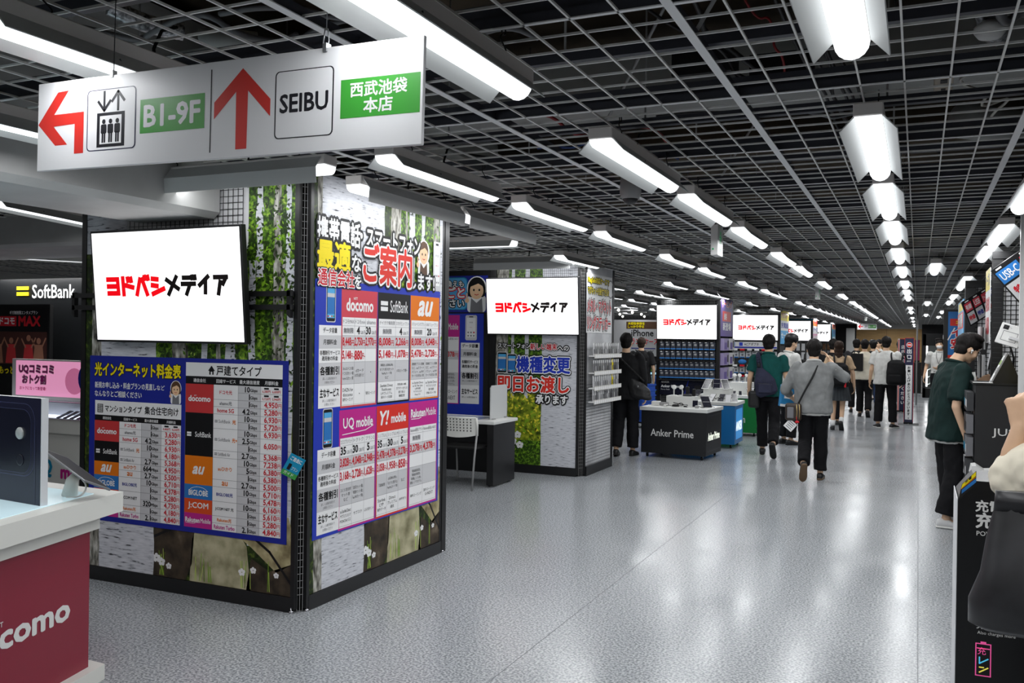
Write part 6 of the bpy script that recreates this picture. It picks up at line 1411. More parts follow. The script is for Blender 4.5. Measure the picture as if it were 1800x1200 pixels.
def head_prims(mb, M):
    def B(c, r, sc): 
        t = MB(); t.ball((0, 0, 0), r, SKIN, sc, 16); t.xform(M @ Matrix.Translation(c)); mb.add(t.v, t.f, SKIN, True)
    B((0, -.018, .03), .092, (.86, 1.05, 1.0)); B((0, .018, -.02), .072, (.9, 1.0, 1.2)); B((0, .035, -.065), .045, (1.05, .9, .85)); B((0, .055, -.095), .02, (1.2, .9, .8))
    B((0, .082, -.008), .011, (.8, 1.0, 1.9)); B((0, .090, -.027), .0115, (1.15, .85, .75)); B((0, .066, .028), .03, (1.9, .5, .35)); B((0, .077, -.06), .013, (1.7, .7, .55))
    for sx in (-1, 1): B((sx * .079, -.012, -.008), .03, (.3, .65, 1.1)); B((sx * .045, .055, -.035), .024, (1, .8, 1))
def figure(label, loc, rz, P):
    """P: pose and dress; local +Y is where the figure faces, joints given for a height of 1.72 m"""
    s = P.get('h', 1.70) / 1.72; vx = P.get('vox', .011)
    t = thing('person', label, 'person', loc, rz); t.scale = (s, s, s)
    lean = P.get('lean', 0.0)
    def bn(p): return Vector((p[0], p[1] + lean * max(0, p[2] - .95), p[2] - .5 * abs(lean) * max(0, p[2] - .95) * .5))
    fem = P.get('fem', 0)
    sw = .175 if fem else .195
    sh = [bn((-sw, -.01, 1.385)), bn((sw, -.01, 1.385))]
    el = [Vector(p) for p in P.get('el', [(-.255, -.03, 1.10), (.255, -.03, 1.10)])]
    wr = [Vector(p) for p in P.get('wr', [(-.27, .04, .865), (.27, .04, .865)])]
    hp = [Vector((-.09, 0, .90)), Vector((.09, 0, .90))]
    kn = [Vector(p) for p in P.get('kn', [(-.095, .02, .49), (.095, .02, .49)])]
    an = [Vector(p) for p in P.get('an', [(-.10, -.02, .085), (.10, -.02, .085)])]
    ft = [Vector(p) for p in P.get('ft', [(-.12, 1, 0), (.12, 1, 0)])]
    nb = bn((0, -.02, 1.44)); hc = bn((0, .02 + P.get('hy', 0), 1.605 + P.get('hz', 0)))
    MH = Matrix.Translation(hc) @ Matrix.Rotation(P.get('hyaw', 0), 4, 'Z') @ Matrix.Rotation(P.get('hpitch', 0), 4, 'X')
    # body
    mb = MB(); head_prims(mb, MH); rcone(mb, MH @ Vector((0, -.03, -.05)), .053, nb, .06)
    rings(mb, [(bn((0, 0, .88)), (.145, 0, 0), (0, .095, 0)), (bn((0, 0, 1.02)), (.125, 0, 0), (0, .085, 0)), (bn((0, 0, 1.25)), (.145, 0, 0), (0, .095, 0)), (bn((0, -.01, 1.38)), (.13, 0, 0), (0, .075, 0)), (bn((0, -.015, 1.44)), (.06, 0, 0), (0, .055, 0))])
    for i in (0, 1):
        chain(mb, [sh[i], el[i], wr[i]], [.05, .038, .026]); chain(mb, [hp[i], kn[i], an[i]], [.075, .052, .036])
        d = (wr[i] - el[i]).normalized(); hd = P.get('hd', [None, None])[i]
        pn = P.get('pn', [(1, 0, 0), (-1, 0, 0)])[i]
        hand_prims(mb, wr[i], hd or d, pn, P.get('curl', .35), 1.0, -1 if i == 0 else 1)
        f = ft[i].normalized(); rcone(mb, an[i] + f * .02 - Vector((0, 0, .03)), .03, an[i] + f * .12 - Vector((0, 0, .045)), .022)
    fused('body', mb, vx, SKIN, t, 3)
    # hair
    def BH(mb_, c, r, sc): 
        u = MB(); u.ball((0, 0, 0), r, SKIN, sc, 18); u.xform(MH @ Matrix.Translation(c)); mb_.add(u.v, u.f, SKIN, True)
    mb = MB(); BH(mb, (0, -.028, .045), .098, (.93, 1.06, .98)); BH(mb, (0, -.055, -.015), .075, (1.0, .75, 1.1))
    for sx in (-1, 1): BH(mb, (sx * .066, -.015, .03), .035, (.5, 1.1, 1.3))
    if P.get('fringe'): BH(mb, (.0, .05, .062), .05, (1.3, .75, .65)); BH(mb, (.02, .0, .115), .06, (1.3, 1.2, .6))
    if P.get('long'):
        for k in range(4): BH(mb, (0, -.06 - .006 * k, -.06 - .06 * k), .075 - .004 * k, (1.15, .7, .9))
    fused('hair', mb, .008, P.get('hair', HAIR), t, 1, .007, 26, rr.random() * 50, (1, 1, .5))
    if P.get('cap'):
        b = MB(); b.lathe([(.107, .0), (.106, .04), (.09, .085), (.05, .105), (.005, .11)], P['cap'], n=24); b.loft([(0, .11, .0, .075, .06), (0, .11, .008, .07, .055)], P['cap']); b.xform(MH @ Matrix.Translation((0, -.02, .045))); b.build('cap', t)
    # face details
    b = MB()
    for sx in (-1, 1): b.ball(tuple(MH @ Vector((sx * .031, .074, .008))), .0105, PK, (1, .8, .6), 8)
    b.build('eyes', t)
    b = MB()
    for sx in (-1, 1): b.tube([MH @ Vector((sx * .018, .088, .027)), MH @ Vector((sx * .045, .076, .03))], .004, HAIR, 6)
    b.build('eyebrows', t)
    if P.get('mask'):
        mb = MB(); BH(mb, (0, .047, -.048), .052, (1.15, 1.0, .95)); o = fused('face_mask', mb, .008, SOCK, t, 2)
    else:
        b = MB(); b.tube([MH @ Vector((-.02, .078, -.06)), MH @ Vector((0, .0835, -.06)), MH @ Vector((.02, .078, -.06))], .0032, mat('lips', (168, 96, 86), .5), 6); b.build('mouth', t)
    # top
    w_ = P.get('wide', 1.0); hem = P.get('hem', .80); tm = P['top']
    def top(nm, m, infl=0.0, hem=hem, slv=P.get('slv', .62), seed=0.0, pt=None):
        mb = MB(); c0 = .0 + infl
        rs_ = [(hem, .20, .145), (hem + .02, .203, .148), (1.0, .188 if not fem else .17, .135), (1.22, .20 if not fem else .18, .135), (1.33, .195 if not fem else .178, .12), (1.40, .15, .095), (1.445, .085, .08), (1.465, .07, .07)]
        rings(mb, [(bn((0, -.008, z)), ((a * w_ + c0), 0, 0), (0, q * w_ + c0, 0)) for z, a, q in rs_], 24)
        for i in (0, 1):
            a, c = sh[i], el[i]
            if slv <= 1: 
                e = a.lerp(c, slv); mb.ball(a, .072 + c0, SKIN); mb.tube([a, a.lerp(c, slv * .5), e], [.072 + c0, .072 * w_ + c0, .078 * w_ + c0], SKIN, 14)
            else:
                e = c.lerp(wr[i], slv - 1); mb.ball(a, .070 + c0, SKIN); mb.ball(c, .060 * w_ + c0, SKIN); mb.tube([a, c], [.070 + c0, .060 * w_ + c0], SKIN, 14); mb.tube([c, e], [.060 * w_ + c0, .045 + c0], SKIN, 14)
        return fused(nm, mb, max(vx, .011), m, t, 2, .0125, 8, rr.random() * 60, (1.2, 1.2, .75))
    if P.get('under'):
        top('undershirt', P['under'], -.024, hem - .022, .2)
    top(P.get('topname', 'shirt'), tm)
    if P.get('collar'):
        b = MB(); pts = [nb + Vector((.078 * math.cos(a), .07 * math.sin(a) + .012, .022 - .018 * math.sin(a))) for a in [R(95 + 350 * k / 18) for k in range(19)]]
        b.tube(pts, .014, P['collar'], 8); b.build('collar', t)
    # trousers or skirt
    def leg_tube(mb, i, r0, r1, r2, end=.035):
        a, k, c = hp[i], kn[i], an[i]; d = (c - k).normalized(); e = c + d * (.0 if end is None else -end)
        mb.ball(a, r0, SKIN); mb.ball(k, r1, SKIN); mb.tube([a, k], [r0, r1], SKIN, 16); mb.tube([k, k.lerp(e, .5), e], [r1, (r1 + r2) / 2, r2], SKIN, 16)
    if P.get('skirt'):
        b = MB(); n = 96; vs = []; fs = []
        for j, (z, a) in enumerate(((1.0, .145), (.9, .17), (.75, .205), (.58, .235))):
            for k in range(n):
                q = 2 * math.pi * k / n; rr_ = a * (1 + (.035 * (j / 3)) * (1 if (k // 2) % 2 else -1)); vs.append((rr_ * math.cos(q), rr_ * .82 * math.sin(q), z))
        for j in range(3):
            for k in range(n): fs.append((j * n + k, j * n + (k + 1) % n, (j + 1) * n + (k + 1) % n, (j + 1) * n + k)[::-1])
        b.add(vs, fs, P['skirt']); b.build('skirt', t)
    else:
        mb = MB(); lw = P.get('lw', 1.0)
        rings(mb, [((0, -.005, .80), (.155, 0, 0), (0, .11, 0)), ((0, -.01, .90), (.172, 0, 0), (0, .125, 0)), ((0, 0, .985), (.158, 0, 0), (0, .112, 0)), ((0, 0, 1.02), (.155, 0, 0), (0, .108, 0))])
        for i in (0, 1): leg_tube(mb, i, .098, .078 * lw, .074 * lw)
        fused('trousers', mb, max(vx, .011), P['legs'], t, 2, .011, 8, rr.random() * 60, (1.1, 1.1, 1.0))
    if P.get('belt'):
        b = MB(); b.loft([(0, 0, .985, .166, .122), (0, 0, 1.015, .164, .12)], SH_B, n=20); b.build('belt', t)
    # shoes
    for i in (0, 1):
        f = ft[i].normalized(); up = Vector((0, 0, 1)); up = (up - f * up.dot(f)).normalized(); rt = f.cross(up)
        o_ = an[i] - up * .085
        prof = [(-.075, .020, .05), (-.068, .032, .072), (-.03, .037, .088), (.02, .038, .082), (.06, .042, .064), (.11, .046, .050), (.15, .043, .042), (.175, .030, .034), (.188, .012, .026)]
        def shoe(z0, fn, m, nm, sc=1.0):
            b = MB(); n = 12; vs = []; fs = []
            for (q, hw, h) in prof:
                z1 = fn(h)
                for k in range(n):
                    a = 2 * math.pi * k / n; ca, sa = math.cos(a), math.sin(a)
                    vs.append(o_ + f * q * sc + rt * hw * sc * math.copysign(abs(ca) ** .6, ca) + up * (z0 + (z1 - z0) * (.5 + .5 * math.copysign(abs(sa) ** .6, sa))))
            for j in range(len(prof) - 1):
                for k in range(n): fs.append((j * n + k, j * n + (k + 1) % n, (j + 1) * n + (k + 1) % n, (j + 1) * n + k))
            fs.append(list(range(n - 1, -1, -1))); e = (len(prof) - 1) * n; fs.append(list(range(e, e + n)))
            b.add(vs, fs, m, True); return b.build(nm, t)
        sh_o = shoe(.012, lambda h: h, P.get('shoe', SH_B), 'shoe')
        so = shoe(0.0, lambda h: .022, P.get('sole', SOLE_B), 'sole', 1.04); so.parent = sh_o
        if P.get('sock'):
            b = MB(); d = (kn[i] - an[i]).normalized(); b.tube([an[i] - d * .03, an[i] + d * P['sock']], [.043, .045], SOCK, 12); b.build('sock', t)
    return t
WALK_R = dict(kn=[(-.09, .12, .50), (.09, -.02, .47)], an=[(-.09, .20, .10), (.10, -.28, .20)], ft=[(-.08, 1, .12), (.08, .62, -.78)])   # right foot pushing off
WALK_L = dict(kn=[(-.09, .04, .47), (.09, .08, .50)], an=[(-.10, -.28, .22), (.09, .12, .085)], ft=[(-.08, .55, -.84), (.10, 1, 0)])

def strap(b, pts, w, m, up=(0, 0, 1), th=.003):
    pts = smooth_path(pts, 2)
    for a, c in zip(pts[:-1], pts[1:]):
        a, c = Vector(a), Vector(c); b.tube([a, c], w / 2, m, 6)

p1 = figure('person in black shirt and trousers walking away, black shoulder bag, nearest the sticker kiosk', (-3.68, 11.95, 0), R(4), dict(h=1.68, top=C_BLACK, legs=C_TROU, lw=1.12, wide=1.08, slv=1.5, wr=[(-.27, .10, .88), (.27, .04, .865)], an=[(-.10, -.12, .10), (.10, .05, .085)], ft=[(-.12, 1, -.1), (.12, 1, 0)], kn=[(-.095, .0, .49), (.095, .05, .49)]))
bag = thing('shoulder_bag', 'black slouchy shoulder bag on the right hip of the person by the sticker kiosk', 'bag', (-3.45, 11.86, 0), R(4))
mb = MB(); rings(mb, [((.0, 0, .80), (.13, 0, -.02), (0, .05, 0)), ((.0, 0, .83), (.165, 0, -.03), (0, .07, 0)), ((-.02, 0, .95), (.16, 0, -.03), (0, .06, 0)), ((-.05, 0, 1.06), (.10, 0, -.05), (0, .03, 0))]); fused('body', mb, .012, SH_B, bag, 3, .006, 12)
b = MB(); strap(b, [(.05, .0, 1.04), (-.1, -.09, 1.2), (-.32, -.06, 1.40), (-.36, .03, 1.42)], .03, KM); b.build('strap', bag)
b = MB(); b.ball((-.02, -.055, .97), .012, ZINC, (1, .4, 1.4), 8); b.build('clasp', bag)
b = MB(); b.bbox(-.012, .012, -.05, .05, .0, .2, PW, .004); o = b.build('paper_bundle', loc=(-3.95, 12.06, .72)); tag(o, 'white paper bundle held by the person nearest the sticker kiosk', 'papers')

p2 = figure('person in black tee beside the stack of blue baskets, right arm hanging down', (-4.93, 17.0, 0), R(8), dict(h=1.64, fem=1, top=C_BLACK, legs=C_TROU, hair=HAIRB, slv=.75, wide=1.1, wr=[(-.26, .12, .9), (.25, .07, .84)]))
bag = thing('crossbody_bag', 'black and green bag slung on the person beside the blue baskets', 'bag', (-4.85, 16.82, 0), R(8))
b = MB(); b.bbox(-.09, .09, -.05, .05, .98, 1.2, KS, .02); b.box(-.06, -.03, -.052, -.05, 1.0, 1.18, PGR); b.build('body', bag); b = MB(); strap(b, [(.05, 0, 1.19), (.0, -.02, 1.33), (-.15, .05, 1.41)], .025, KM); b.build('strap', bag)

p3 = figure('person in teal polo shirt with navy sling pack, walking away with one heel raised', (-1.90, 12.88, 0), R(3), dict(h=1.69, top=C_TEAL, collar=C_TEAL, legs=C_TROU, hem=.86, slv=.62, sole=SOLE_B, **WALK_R))
bag = thing('sling_pack', 'navy sling backpack across the back of the teal polo shirt', 'bag', (-1.90, 12.69, 0), R(3))
mb = MB(); rings(mb, [((.02, 0, .86), (.10, 0, .03), (0, .05, 0)), ((.01, 0, .90), (.145, 0, .04), (0, .075, 0)), ((-.02, 0, 1.05), (.14, 0, .04), (0, .08, 0)), ((-.06, .0, 1.16), (.09, 0, .02), (0, .05, 0)), ((-.09, .02, 1.24), (.04, 0, 0), (0, .02, 0))]); fused('body', mb, .01, C_NAVY, bag, 3, .004, 12)
b = MB(); b.bbox(-.10, .08, -.095, -.07, .90, 1.03, C_NAVY, .012); b.tube([(-.1, -.09, 1.03), (.08, -.09, 1.02)], .004, DG, 5); b.build('front_pocket', bag)
b = MB(); b.prism([(-.15, 1.42), (-.09, 1.43), (-.05, 1.22), (-.13, 1.22)], .03, .06, C_NAVY); strap(b, [(-.1, .04, 1.25), (-.13, .03, 1.4), (-.12, .12, 1.45), (-.1, .26, 1.42)], .05, C_NAVY); b.bbox(-.125, -.085, .015, .03, 1.25, 1.31, KM, .004); b.build('strap', bag)
bag = thing('hip_pouch', 'black pouch at the left hip of the teal polo shirt', 'bag', (-2.07, 12.78, 0))
b = MB(); b.bbox(-.085, .075, -.06, .06, .68, .92, SH_B, .04, 3); b.build('body', bag); b = MB(); b.tube([(-.02, 0, .9), (.02, .02, 1.0)], .008, KM, 6); b.build('strap', bag)

p4 = figure('person in white collared shirt and dark cap behind the teal polo shirt', (-1.84, 14.6, 0), R(-50), dict(h=1.70, top=C_WHITE, collar=C_WHITE, legs=C_TROU, hem=.82, hpitch=R(-14), hy=.02, wr=[(-.22, .22, .98), (.2, .26, 1.0)], el=[(-.26, .0, 1.12), (.25, .02, 1.12)], cap=SH_B))
bag = thing('shoulder_bag', 'black bag on the shoulder of the person in the white collared shirt', 'bag', (-1.60, 14.5, 0), R(-50)); b = MB(); b.bbox(-.13, .1, -.06, .06, .72, 1.0, KM, .03, 2); b.build('body', bag); b = MB(); strap(b, [(.0, 0, .99), (-.02, .0, 1.2), (-.08, .06, 1.42)], .03, KM); b.build('strap', bag)

p5 = figure('person in grey long-sleeved top walking away, nearest in mid aisle', (-1.10, 10.92, 0), R(5), dict(h=1.63, top=C_GREY, topname='long_sleeved_top', collar=C_WHITE, legs=C_TROU, wide=1.17, lw=1.05, hem=.83, slv=1.55, sole=SOLE_G, shoe=SH_B, under=C_WHITE,
     el=[(-.33, .02, 1.10), (.35, .06, 1.27)], wr=[(-.25, .22, .98), (.18, .20, 1.47)], hd=[(0.1, 1, -.1), (-.4, .3, .8)], hz=-.005, **WALK_L))
bag = thing('crossbody_bag', 'small dark brown zipped bag hanging at the left hip of the grey top', 'bag', (-1.30, 10.74, 0), R(12))
BRN = mat('leather_brown', (52, 42, 36), .45); GOLD = mat('zip_gold', (190, 165, 110), .35, .6)
b = MB(); b.bbox(-.09, .09, -.05, .05, .70, .90, BRN, .03, 3); b.build('body', bag); b = MB(); b.bbox(-.075, .0, -.056, -.045, .73, .86, PGD, .01); b.build('clear_pocket', bag)
b = MB(); b.tube([(.03, -.05, .72), (.035, -.055, .8), (.03, -.05, .89)], .005, GOLD, 6); b.tube([(.06, -.045, .72), (.065, -.05, .8), (.06, -.045, .89)], .005, GOLD, 6); b.build('zips', bag)
b = MB(); b.tube(smooth_path([(.05, -.01, .89), (.12, -.04, 1.05), (.2, -.035, 1.2), (.27, .03, 1.35), (.29, .12, 1.39)]), .011, KM, 6); b.build('strap', bag)
b = MB(); b.bbox(-.06, .05, -.012, .012, 0, .11, PW, .004); 
for k in range(4): b.box(-.04, .03, -.0125, -.012, .02 + .022 * k, .028 + .022 * k, PGD)
o = b.build('paper_pouch'); o.location = (-1.36, 10.72, .60); o.rotation_euler = (0, R(40), 0); tag(o, 'white printed paper pouch hanging below the brown crossbody bag', 'pouch')
b = MB(); b.ball((0, 0, 0), .018, PR, (1.4, .6, .8), 10); b.tube([(0, 0, 0), (-.01, 0, .06)], .004, PR, 5); o = b.build('key_charm', loc=(-1.25, 10.68, .69)); tag(o, 'small red charm dangling from the brown crossbody bag', 'charm')
b = MB(); b.bbox(-.13, .05, -.04, .04, 0, .26, litb if False else mat('carrier_blue', (40, 132, 190), .4), .008); b.box(-.09, .0, -.0415, -.04, .1, .16, PW); b.box(-.13, .05, -.041, -.04, .0, .03, PW); o = b.build('shop_bag'); o.location = (-1.40, 11.2, .82); o.rotation_euler = (0, R(6), R(25)); tag(o, 'blue plastic shop bag held under the left arm of the grey top', 'bag')

p6 = figure('person in peach top, dark pleated skirt and white socks walking away with black backpack', (-1.33, 17.5, 0), R(2), dict(h=1.62, fem=1, top=C_PEACH, skirt=C_SKIRT, hem=.93, slv=.7, sock=.10, hair=HAIRB, long=1, el=[(-.26, .0, 1.12), (.27, -.02, 1.10)], wr=[(-.24, .14, .92), (.29, .04, .85)], kn=[(-.08, .02, .49), (.08, .04, .49)], an=[(-.09, -.04, .09), (.07, -.16, .16)], ft=[(-.1, 1, 0), (.1, .72, -.7)]))
def backpack(lab, loc, rz, w=.16, z0=.82, z1=1.26, m=C_BLACK, tagm=None):
    t = thing('backpack', lab, 'bag', loc, rz)
    mb = MB(); rings(mb, [((0, 0, z0), (w * .85, 0, 0), (0, .07, 0)), ((0, 0, z0 + .03), (w, 0, 0), (0, .10, 0)), ((0, 0, (z0 + z1) / 2), (w, 0, 0), (0, .105, 0)), ((0, .01, z1 - .06), (w * .9, 0, 0), (0, .08, 0)), ((0, .02, z1), (w * .5, 0, 0), (0, .04, 0))]); fused('body', mb, .012, m, t, 3, .005, 10)
    b = MB(); b.bbox(-w * .7, w * .7, -.135, -.08, z0 + .04, z0 + .2, m, .03, 2); b.build('front_pocket', t)
    for sx in (-1, 1):
        b = MB(); b.tube(smooth_path([(sx * w * .5, .06, z1 - .04), (sx * w * .6, .07, z1 + .1), (sx * w * .65, .2, z1 + .14), (sx * w * .8, .32, z1)]), .016, KM, 8); b.build('strap', t)
    if tagm:
        b = MB(); b.bbox(w * .55, w * .75, -.12, -.1, z0 + .0, z0 + .13, tagm, .005); b.build('tag', t)
    return t
backpack('black backpack with a red tag worn over the peach top', (-1.30, 17.30, 0), R(2), .165, .80, 1.24, C_BLACK, PR)
p14 = figure('person in black coat and shoes mostly hidden between the grey top and the pleated skirt', (-1.52, 18.6, 0), R(0), dict(h=1.66, vox=.015, top=C_BLACK, legs=C_TROU, slv=1.7, hem=.62, wide=1.05))
p7 = figure('person in cream top and black trousers walking away, behind the pleated skirt', (-1.06, 20.95, 0), R(0), dict(h=1.67, vox=.014, top=C_CREAM, legs=C_TROU, slv=.7, hem=.84, wide=1.08, kn=[(-.09, .06, .49), (.09, .0, .48)], an=[(-.09, .06, .085), (.09, -.2, .14)], ft=[(-.1, 1, 0), (.1, .8, -.6)]))
bag = thing('tote_bag', 'black flat tote bag on the left shoulder of the cream top', 'bag', (-1.28, 20.78, 0)); b = MB(); b.bbox(-.05, .2, -.03, .03, 1.0, 1.38, KM, .01); b.build('body', bag); b = MB(); strap(b, [(0, 0, 1.36), (.05, .06, 1.45), (.12, .0, 1.37)], .02, KM); b.build('handle', bag)
p8 = figure('person in black top and blue jeans farther down the aisle beyond the cream top', (-1.02, 24.0, 0), R(5), dict(h=1.66, vox=.015, top=C_BLACK, legs=C_JEAN, slv=.7, an=[(-.10, .05, .085), (.10, -.2, .12)], ft=[(-.1, 1, 0), (.1, .8, -.5)], cap=SH_B))
p9 = figure('person in white t-shirt and dark trousers standing with a black backpack, beside the exit stand', (-.55, 18.4, 0), R(-3), dict(h=1.72, top=C_WHITE, legs=C_TROU, hem=.83, slv=.66, wide=1.1, lw=1.02, shoe=SH_B, sole=SOLE_W, an=[(-.13, -.01, .085), (.13, .03, .085)], kn=[(-.115, .02, .49), (.115, .03, .49)], ft=[(-.45, 1, 0), (.5, 1, 0)], wr=[(-.29, .06, .86), (.27, .12, .88)]))
backpack('large black backpack on the right shoulder of the white t-shirt', (-.37, 18.18, 0), R(-8), .17, .83, 1.30, C_BLACK)
p10 = figure('person in pale shirt and black trousers seen between the white t-shirt and the exit stand', (-.42, 24.8, 0), R(0), dict(h=1.66, vox=.015, top=C_WHITE, legs=C_TROU, slv=.8, sole=SOLE_W))
p15 = figure('person in dark clothes with black hair beyond the pleated skirt, left of the cream top', (-1.30, 22.2, 0), R(0), dict(h=1.68, vox=.015, top=C_SHADE, legs=C_TROU, slv=.8))
p16 = figure('person in pale top raising a fist, far beyond the cream top', (-1.02, 27.5, 0), R(150), dict(h=1.70, vox=.015, top=C_WHITE, legs=C_TROU, slv=.8, el=[(-.28, .12, 1.2), (.26, .0, 1.1)], wr=[(-.16, .26, 1.42), (.26, .1, .87)]))
p11 = figure('masked clerk in white shirt with lanyard facing the viewer before the lit showcase', (.43, 21.7, 0), R(172), dict(h=1.71, wide=.88, top=C_WHITE, collar=C_WHITE, legs=C_TROU, hem=.97, slv=.75, mask=1, belt=1, fringe=1, el=[(-.24, .02, 1.13), (.27, -.05, 1.12)], wr=[(-.05, .24, 1.10), (.30, .08, .88)], hd=[(1, .3, -.2), None]))
b = MB(); b.tube([(-.06, .06, 1.44), (-.045, .135, 1.32), (0, .150, 1.18)], .004, KM, 5); b.tube([(.06, .06, 1.44), (.045, .135, 1.32), (0, .150, 1.18)], .004, KM, 5); b.build('lanyard', p11)
p12 = figure('person in dark green open shirt over white, bending towards the black display cabinet', (.26, 8.80, 0), R(-72), dict(h=1.72, curl=.2, vox=.009, top=C_GREEN, under=C_WHITE, topname='overshirt', collar=C_GREEN, legs=C_TROU, lw=1.3, wide=1.12, hem=.76, slv=.85, lean=.10, hpitch=R(-28), hy=.07, hz=-.03, fringe=1, shoe=SH_W, sole=SOLE_W,
     el=[(-.25, .12, 1.13), (.29, -.05, 1.07)], wr=[(-.17, .27, 1.24), (.28, .03, .835)], kn=[(-.10, .04, .49), (.11, .03, .49)], an=[(-.10, .08, .085), (.12, -.06, .085)], ft=[(.15, 1, 0), (.5, 1, 0)]))
b = MB(); b.ball((0, 0, 0), .011, PW, seg=10); b.tube([(0, 0, 0), (.0, .004, -.025)], .005, PW, 6)
hc = Vector((0, .02 + .07 + .10 * .655, 1.605 - .03 - .025 * .655)); MHx = Matrix.Translation(hc) @ Matrix.Rotation(R(-28), 4, 'X'); b.xform(MHx @ Matrix.Translation((.088, .0, -.012))); b.build('earbud', p12)
b = MB(); b.tube([(.05, .17, 1.36), (.055, .19, 1.2), (.055, .18, 1.0), (.05, .165, .80)], [.02, .03, .034, .03], C_WHITE, 10); b.build('undershirt_front', p12)

# ------------------------------------------------------------------ woman at the right edge
wm = thing('person', 'person in cream blouse at the right edge raising a bare forearm, black bag on arm', 'person', (.66, 3.14, 0), R(80))
MW = Matrix.Translation((.66, 3.14, 0)) @ Matrix.Rotation(R(80), 4, 'Z'); MI = MW.inverted()
def L(x, y, z): return MI @ Vector((x, y, z))
mb = MB(); MHw = Matrix.Translation(L(.475, 3.17, 1.50)) @ Matrix.Rotation(R(8), 4, 'X') @ Matrix.Diagonal((.97, .97, .97, 1)); head_prims(mb, MHw)
rcone(mb, MHw @ Vector((0, -.03, -.05)), .048, L(.60, 3.14, 1.33), .055)
rings(mb, [(L(.66, 3.14, .86), (.14, 0, 0), (0, .09, 0)), (L(.66, 3.14, 1.05), (.12, 0, 0), (0, .08, 0)), (L(.65, 3.14, 1.22), (.14, 0, 0), (0, .09, 0)), (L(.63, 3.14, 1.32), (.12, 0, 0), (0, .07, 0)), (L(.61, 3.14, 1.36), (.06, 0, 0), (0, .05, 0))])
shl, elb, wri = L(.60, 3.0, 1.29), L(.255, 3.12, 1.19), L(.286, 3.13, 1.347)
chain(mb, [shl, elb, L(.268, 3.125, 1.27), wri], [.046, .034, .033, .0235], 16)
# closed hand held at the cheek
w0 = wri; d = (L(.282, 3.14, 1.45) - w0).normalized()
hand_prims(mb, w0, d, L(.36, 3.28, 1.35) - w0, 0.95, 1.12, -1)
shr, elr, wrr = L(.62, 3.31, 1.29), L(.52, 3.42, 1.06), L(.36, 3.30, .98)
chain(mb, [shr, elr, wrr], [.046, .036, .026]); hand_prims(mb, wrr, L(.28, 3.22, .97) - wrr, (0, 0, -1), .4, 1.0, 1)
for yy in (3.06, 3.22): chain(mb, [L(.66, yy, .86), L(.63, yy, .47), L(.66, yy, .085)], [.07, .05, .035]); rcone(mb, L(.64, yy, .04), .028, L(.54, yy, .03), .022)
fused('body', mb, .0055, SKIN, wm, 4)
mb = MB()
def BW_(c, r, sc):
    u = MB(); u.ball((0, 0, 0), r, SKIN, sc, 18); u.xform(MHw @ Matrix.Translation(c)); mb.add(u.v, u.f, SKIN, True)
BW_((0, -.028, .045), .10, (.95, 1.06, .98)); BW_((0, -.06, -.03), .085, (1.1, .8, 1.3)); BW_((0, -.065, -.12), .08, (1.1, .7, 1.1)); BW_((0, .05, .06), .05, (1.3, .7, .7))
fused('hair', mb, .008, HAIRB, wm, 1, .008, 26, 3.0, (1, 1, .5))
mb = MB(); rings(mb, [(L(.66, 3.14, .84), (.19, 0, 0), (0, .13, 0)), (L(.66, 3.14, 1.02), (.185, 0, 0), (0, .135, 0)), (L(.65, 3.14, 1.22), (.175, 0, 0), (0, .125, 0)), (L(.63, 3.14, 1.31), (.15, 0, 0), (0, .095, 0)), (L(.61, 3.14, 1.355), (.07, 0, 0), (0, .065, 0))])
for a, c in ((shl, elb), (shr, elr)):
    mb.ball(a, .075, SKIN); mid = a.lerp(c, .6); mb.tube([a, mid, a.lerp(c, .88)], [.078, .105, .085], SKIN, 16); mb.ball(mid, .10, SKIN); mb.ball(a.lerp(c, .85), .078, SKIN)
mb.ball(L(.285, 3.12, 1.195), .082, SKIN); mb.ball(L(.33, 3.1, 1.215), .098, SKIN); mb.ball(L(.29, 3.11, 1.165), .07, SKIN)
fused('blouse', mb, .008, C_CREAM, wm, 4, .013, 11, 8.0, (1, 1, 1))
mb = MB(); rings(mb, [(L(.66, 3.14, .80), (.15, 0, 0), (0, .11, 0)), (L(.66, 3.14, .92), (.16, 0, 0), (0, .12, 0)), (L(.66, 3.14, 1.0), (.145, 0, 0), (0, .105, 0))])
for yy in (3.04, 3.24): mb.tube([L(.64, yy, .88), L(.60, yy, .48), L(.63, yy, .06)], [.11, .12, .13], SKIN, 16); mb.ball(L(.64, yy, .88), .11, SKIN)
fused('trousers', mb, .011, C_TROU, wm, 3, .008, 8, 2.0)
for yy in (3.06, 3.22):
    b = MB(); c = L(.60, yy, 0); b.loft([(c.x, c.y, 0, .05, .11), (c.x, c.y, .05, .045, .10), (c.x, c.y - .03, .075, .03, .05)], SH_B); b.build('shoe', wm)
b = MB(); 
for sx in (-1, 1): b.ball(tuple(MHw @ Vector((sx * .031, .074, .008))), .0105, PK, (1, .8, .6), 8)
b.build('eyes', wm)
b = MB(); b.tube([MHw @ Vector((-.02, .089, -.06)), MHw @ Vector((0, .093, -.06)), MHw @ Vector((.02, .089, -.06))], .004, mat('lips', (168, 96, 86), .5), 6); b.build('mouth', wm)
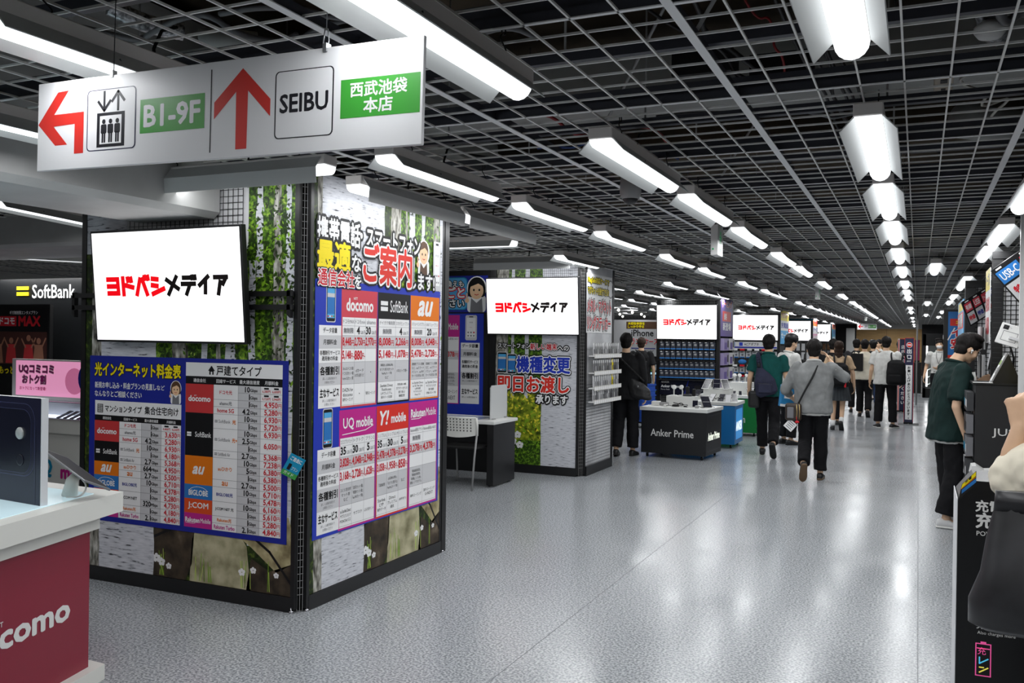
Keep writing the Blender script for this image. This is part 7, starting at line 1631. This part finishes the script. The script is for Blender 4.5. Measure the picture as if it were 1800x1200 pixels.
# her bag
LEA = nmat('soft_leather', 0.38, [(0.35, (30, 30, 32)), (0.65, (46, 46, 49))], nscale=8, spec=.45)
bg = thing('leather_bag', 'soft black leather drawstring bag hanging from the arm of the cream blouse', 'bag', (.372, 2.90, .055))
vs = []; fs = []; n = 40; prof = [(.74, .20, .055, .01), (.76, .235, .10, .0), (.80, .235, .115, .0), (.90, .212, .10, .01), (1.0, .198, .075, .014), (1.06, .188, .05, .018), (1.10, .182, .035, .02), (1.125, .18, .03, .02)]
for j, (z, a, q, dx) in enumerate(prof):
    for k in range(n):
        th = 2 * math.pi * k / n; fold = 1 + (.10 * (j / 7) ** 1.2) * math.sin(th * 7 + .6) * (1 if j > 1 else 0)
        zz = z + (.05 * (math.cos(th) > 0) * math.cos(th) * -1 if j < 3 else 0) - .02 * math.cos(th) * (j < 3)
        vs.append((a * math.cos(th) * (1 + .02 * math.sin(3 * th + j)) + dx, q * math.sin(th) * fold, zz - (.03 * math.cos(th + math.pi)) * (j < 2)))
for j in range(len(prof) - 1):
    for k in range(n): fs.append((j * n + k, j * n + (k + 1) % n, (j + 1) * n + (k + 1) % n, (j + 1) * n + k))
fs.append(list(range(n - 1, -1, -1))); e = (len(prof) - 1) * n; fs.append(list(range(e, e + n)))
b = MB(); b.add(vs, fs, LEA, True); b.build('body', bg)
b = MB(); b.loft([(.02, 0, 1.075, .19, .043), (.02, 0, 1.13, .186, .036)], LEA, n=40); b.build('rim_band', bg)
b = MB(); b.tube(smooth_path([(.05, -.045, 1.10), (.02, -.09, 1.0), (-.01, -.105, .93), (-.03, -.11, .92)]), .008, LEA, 8); b.tube(smooth_path([(.07, -.045, 1.10), (.06, -.09, 1.0), (.03, -.105, .95)]), .008, LEA, 8); b.build('drawstring', bg)
b = MB(); b.tube(smooth_path([(.0, .0, 1.12), (.03, .04, 1.25), (.1, .1, 1.34), (.22, .12, 1.33), (.2, .02, 1.12)]), .010, LEA, 8); b.build('strap', bg)
b = MB(); pts = [(.07 + .028 * math.cos(a * .5236), -.104, .93 + .028 * math.sin(a * .5236)) for a in range(13)]; b.tube(pts, .004, KM, 6); b.build('eyelet', bg)
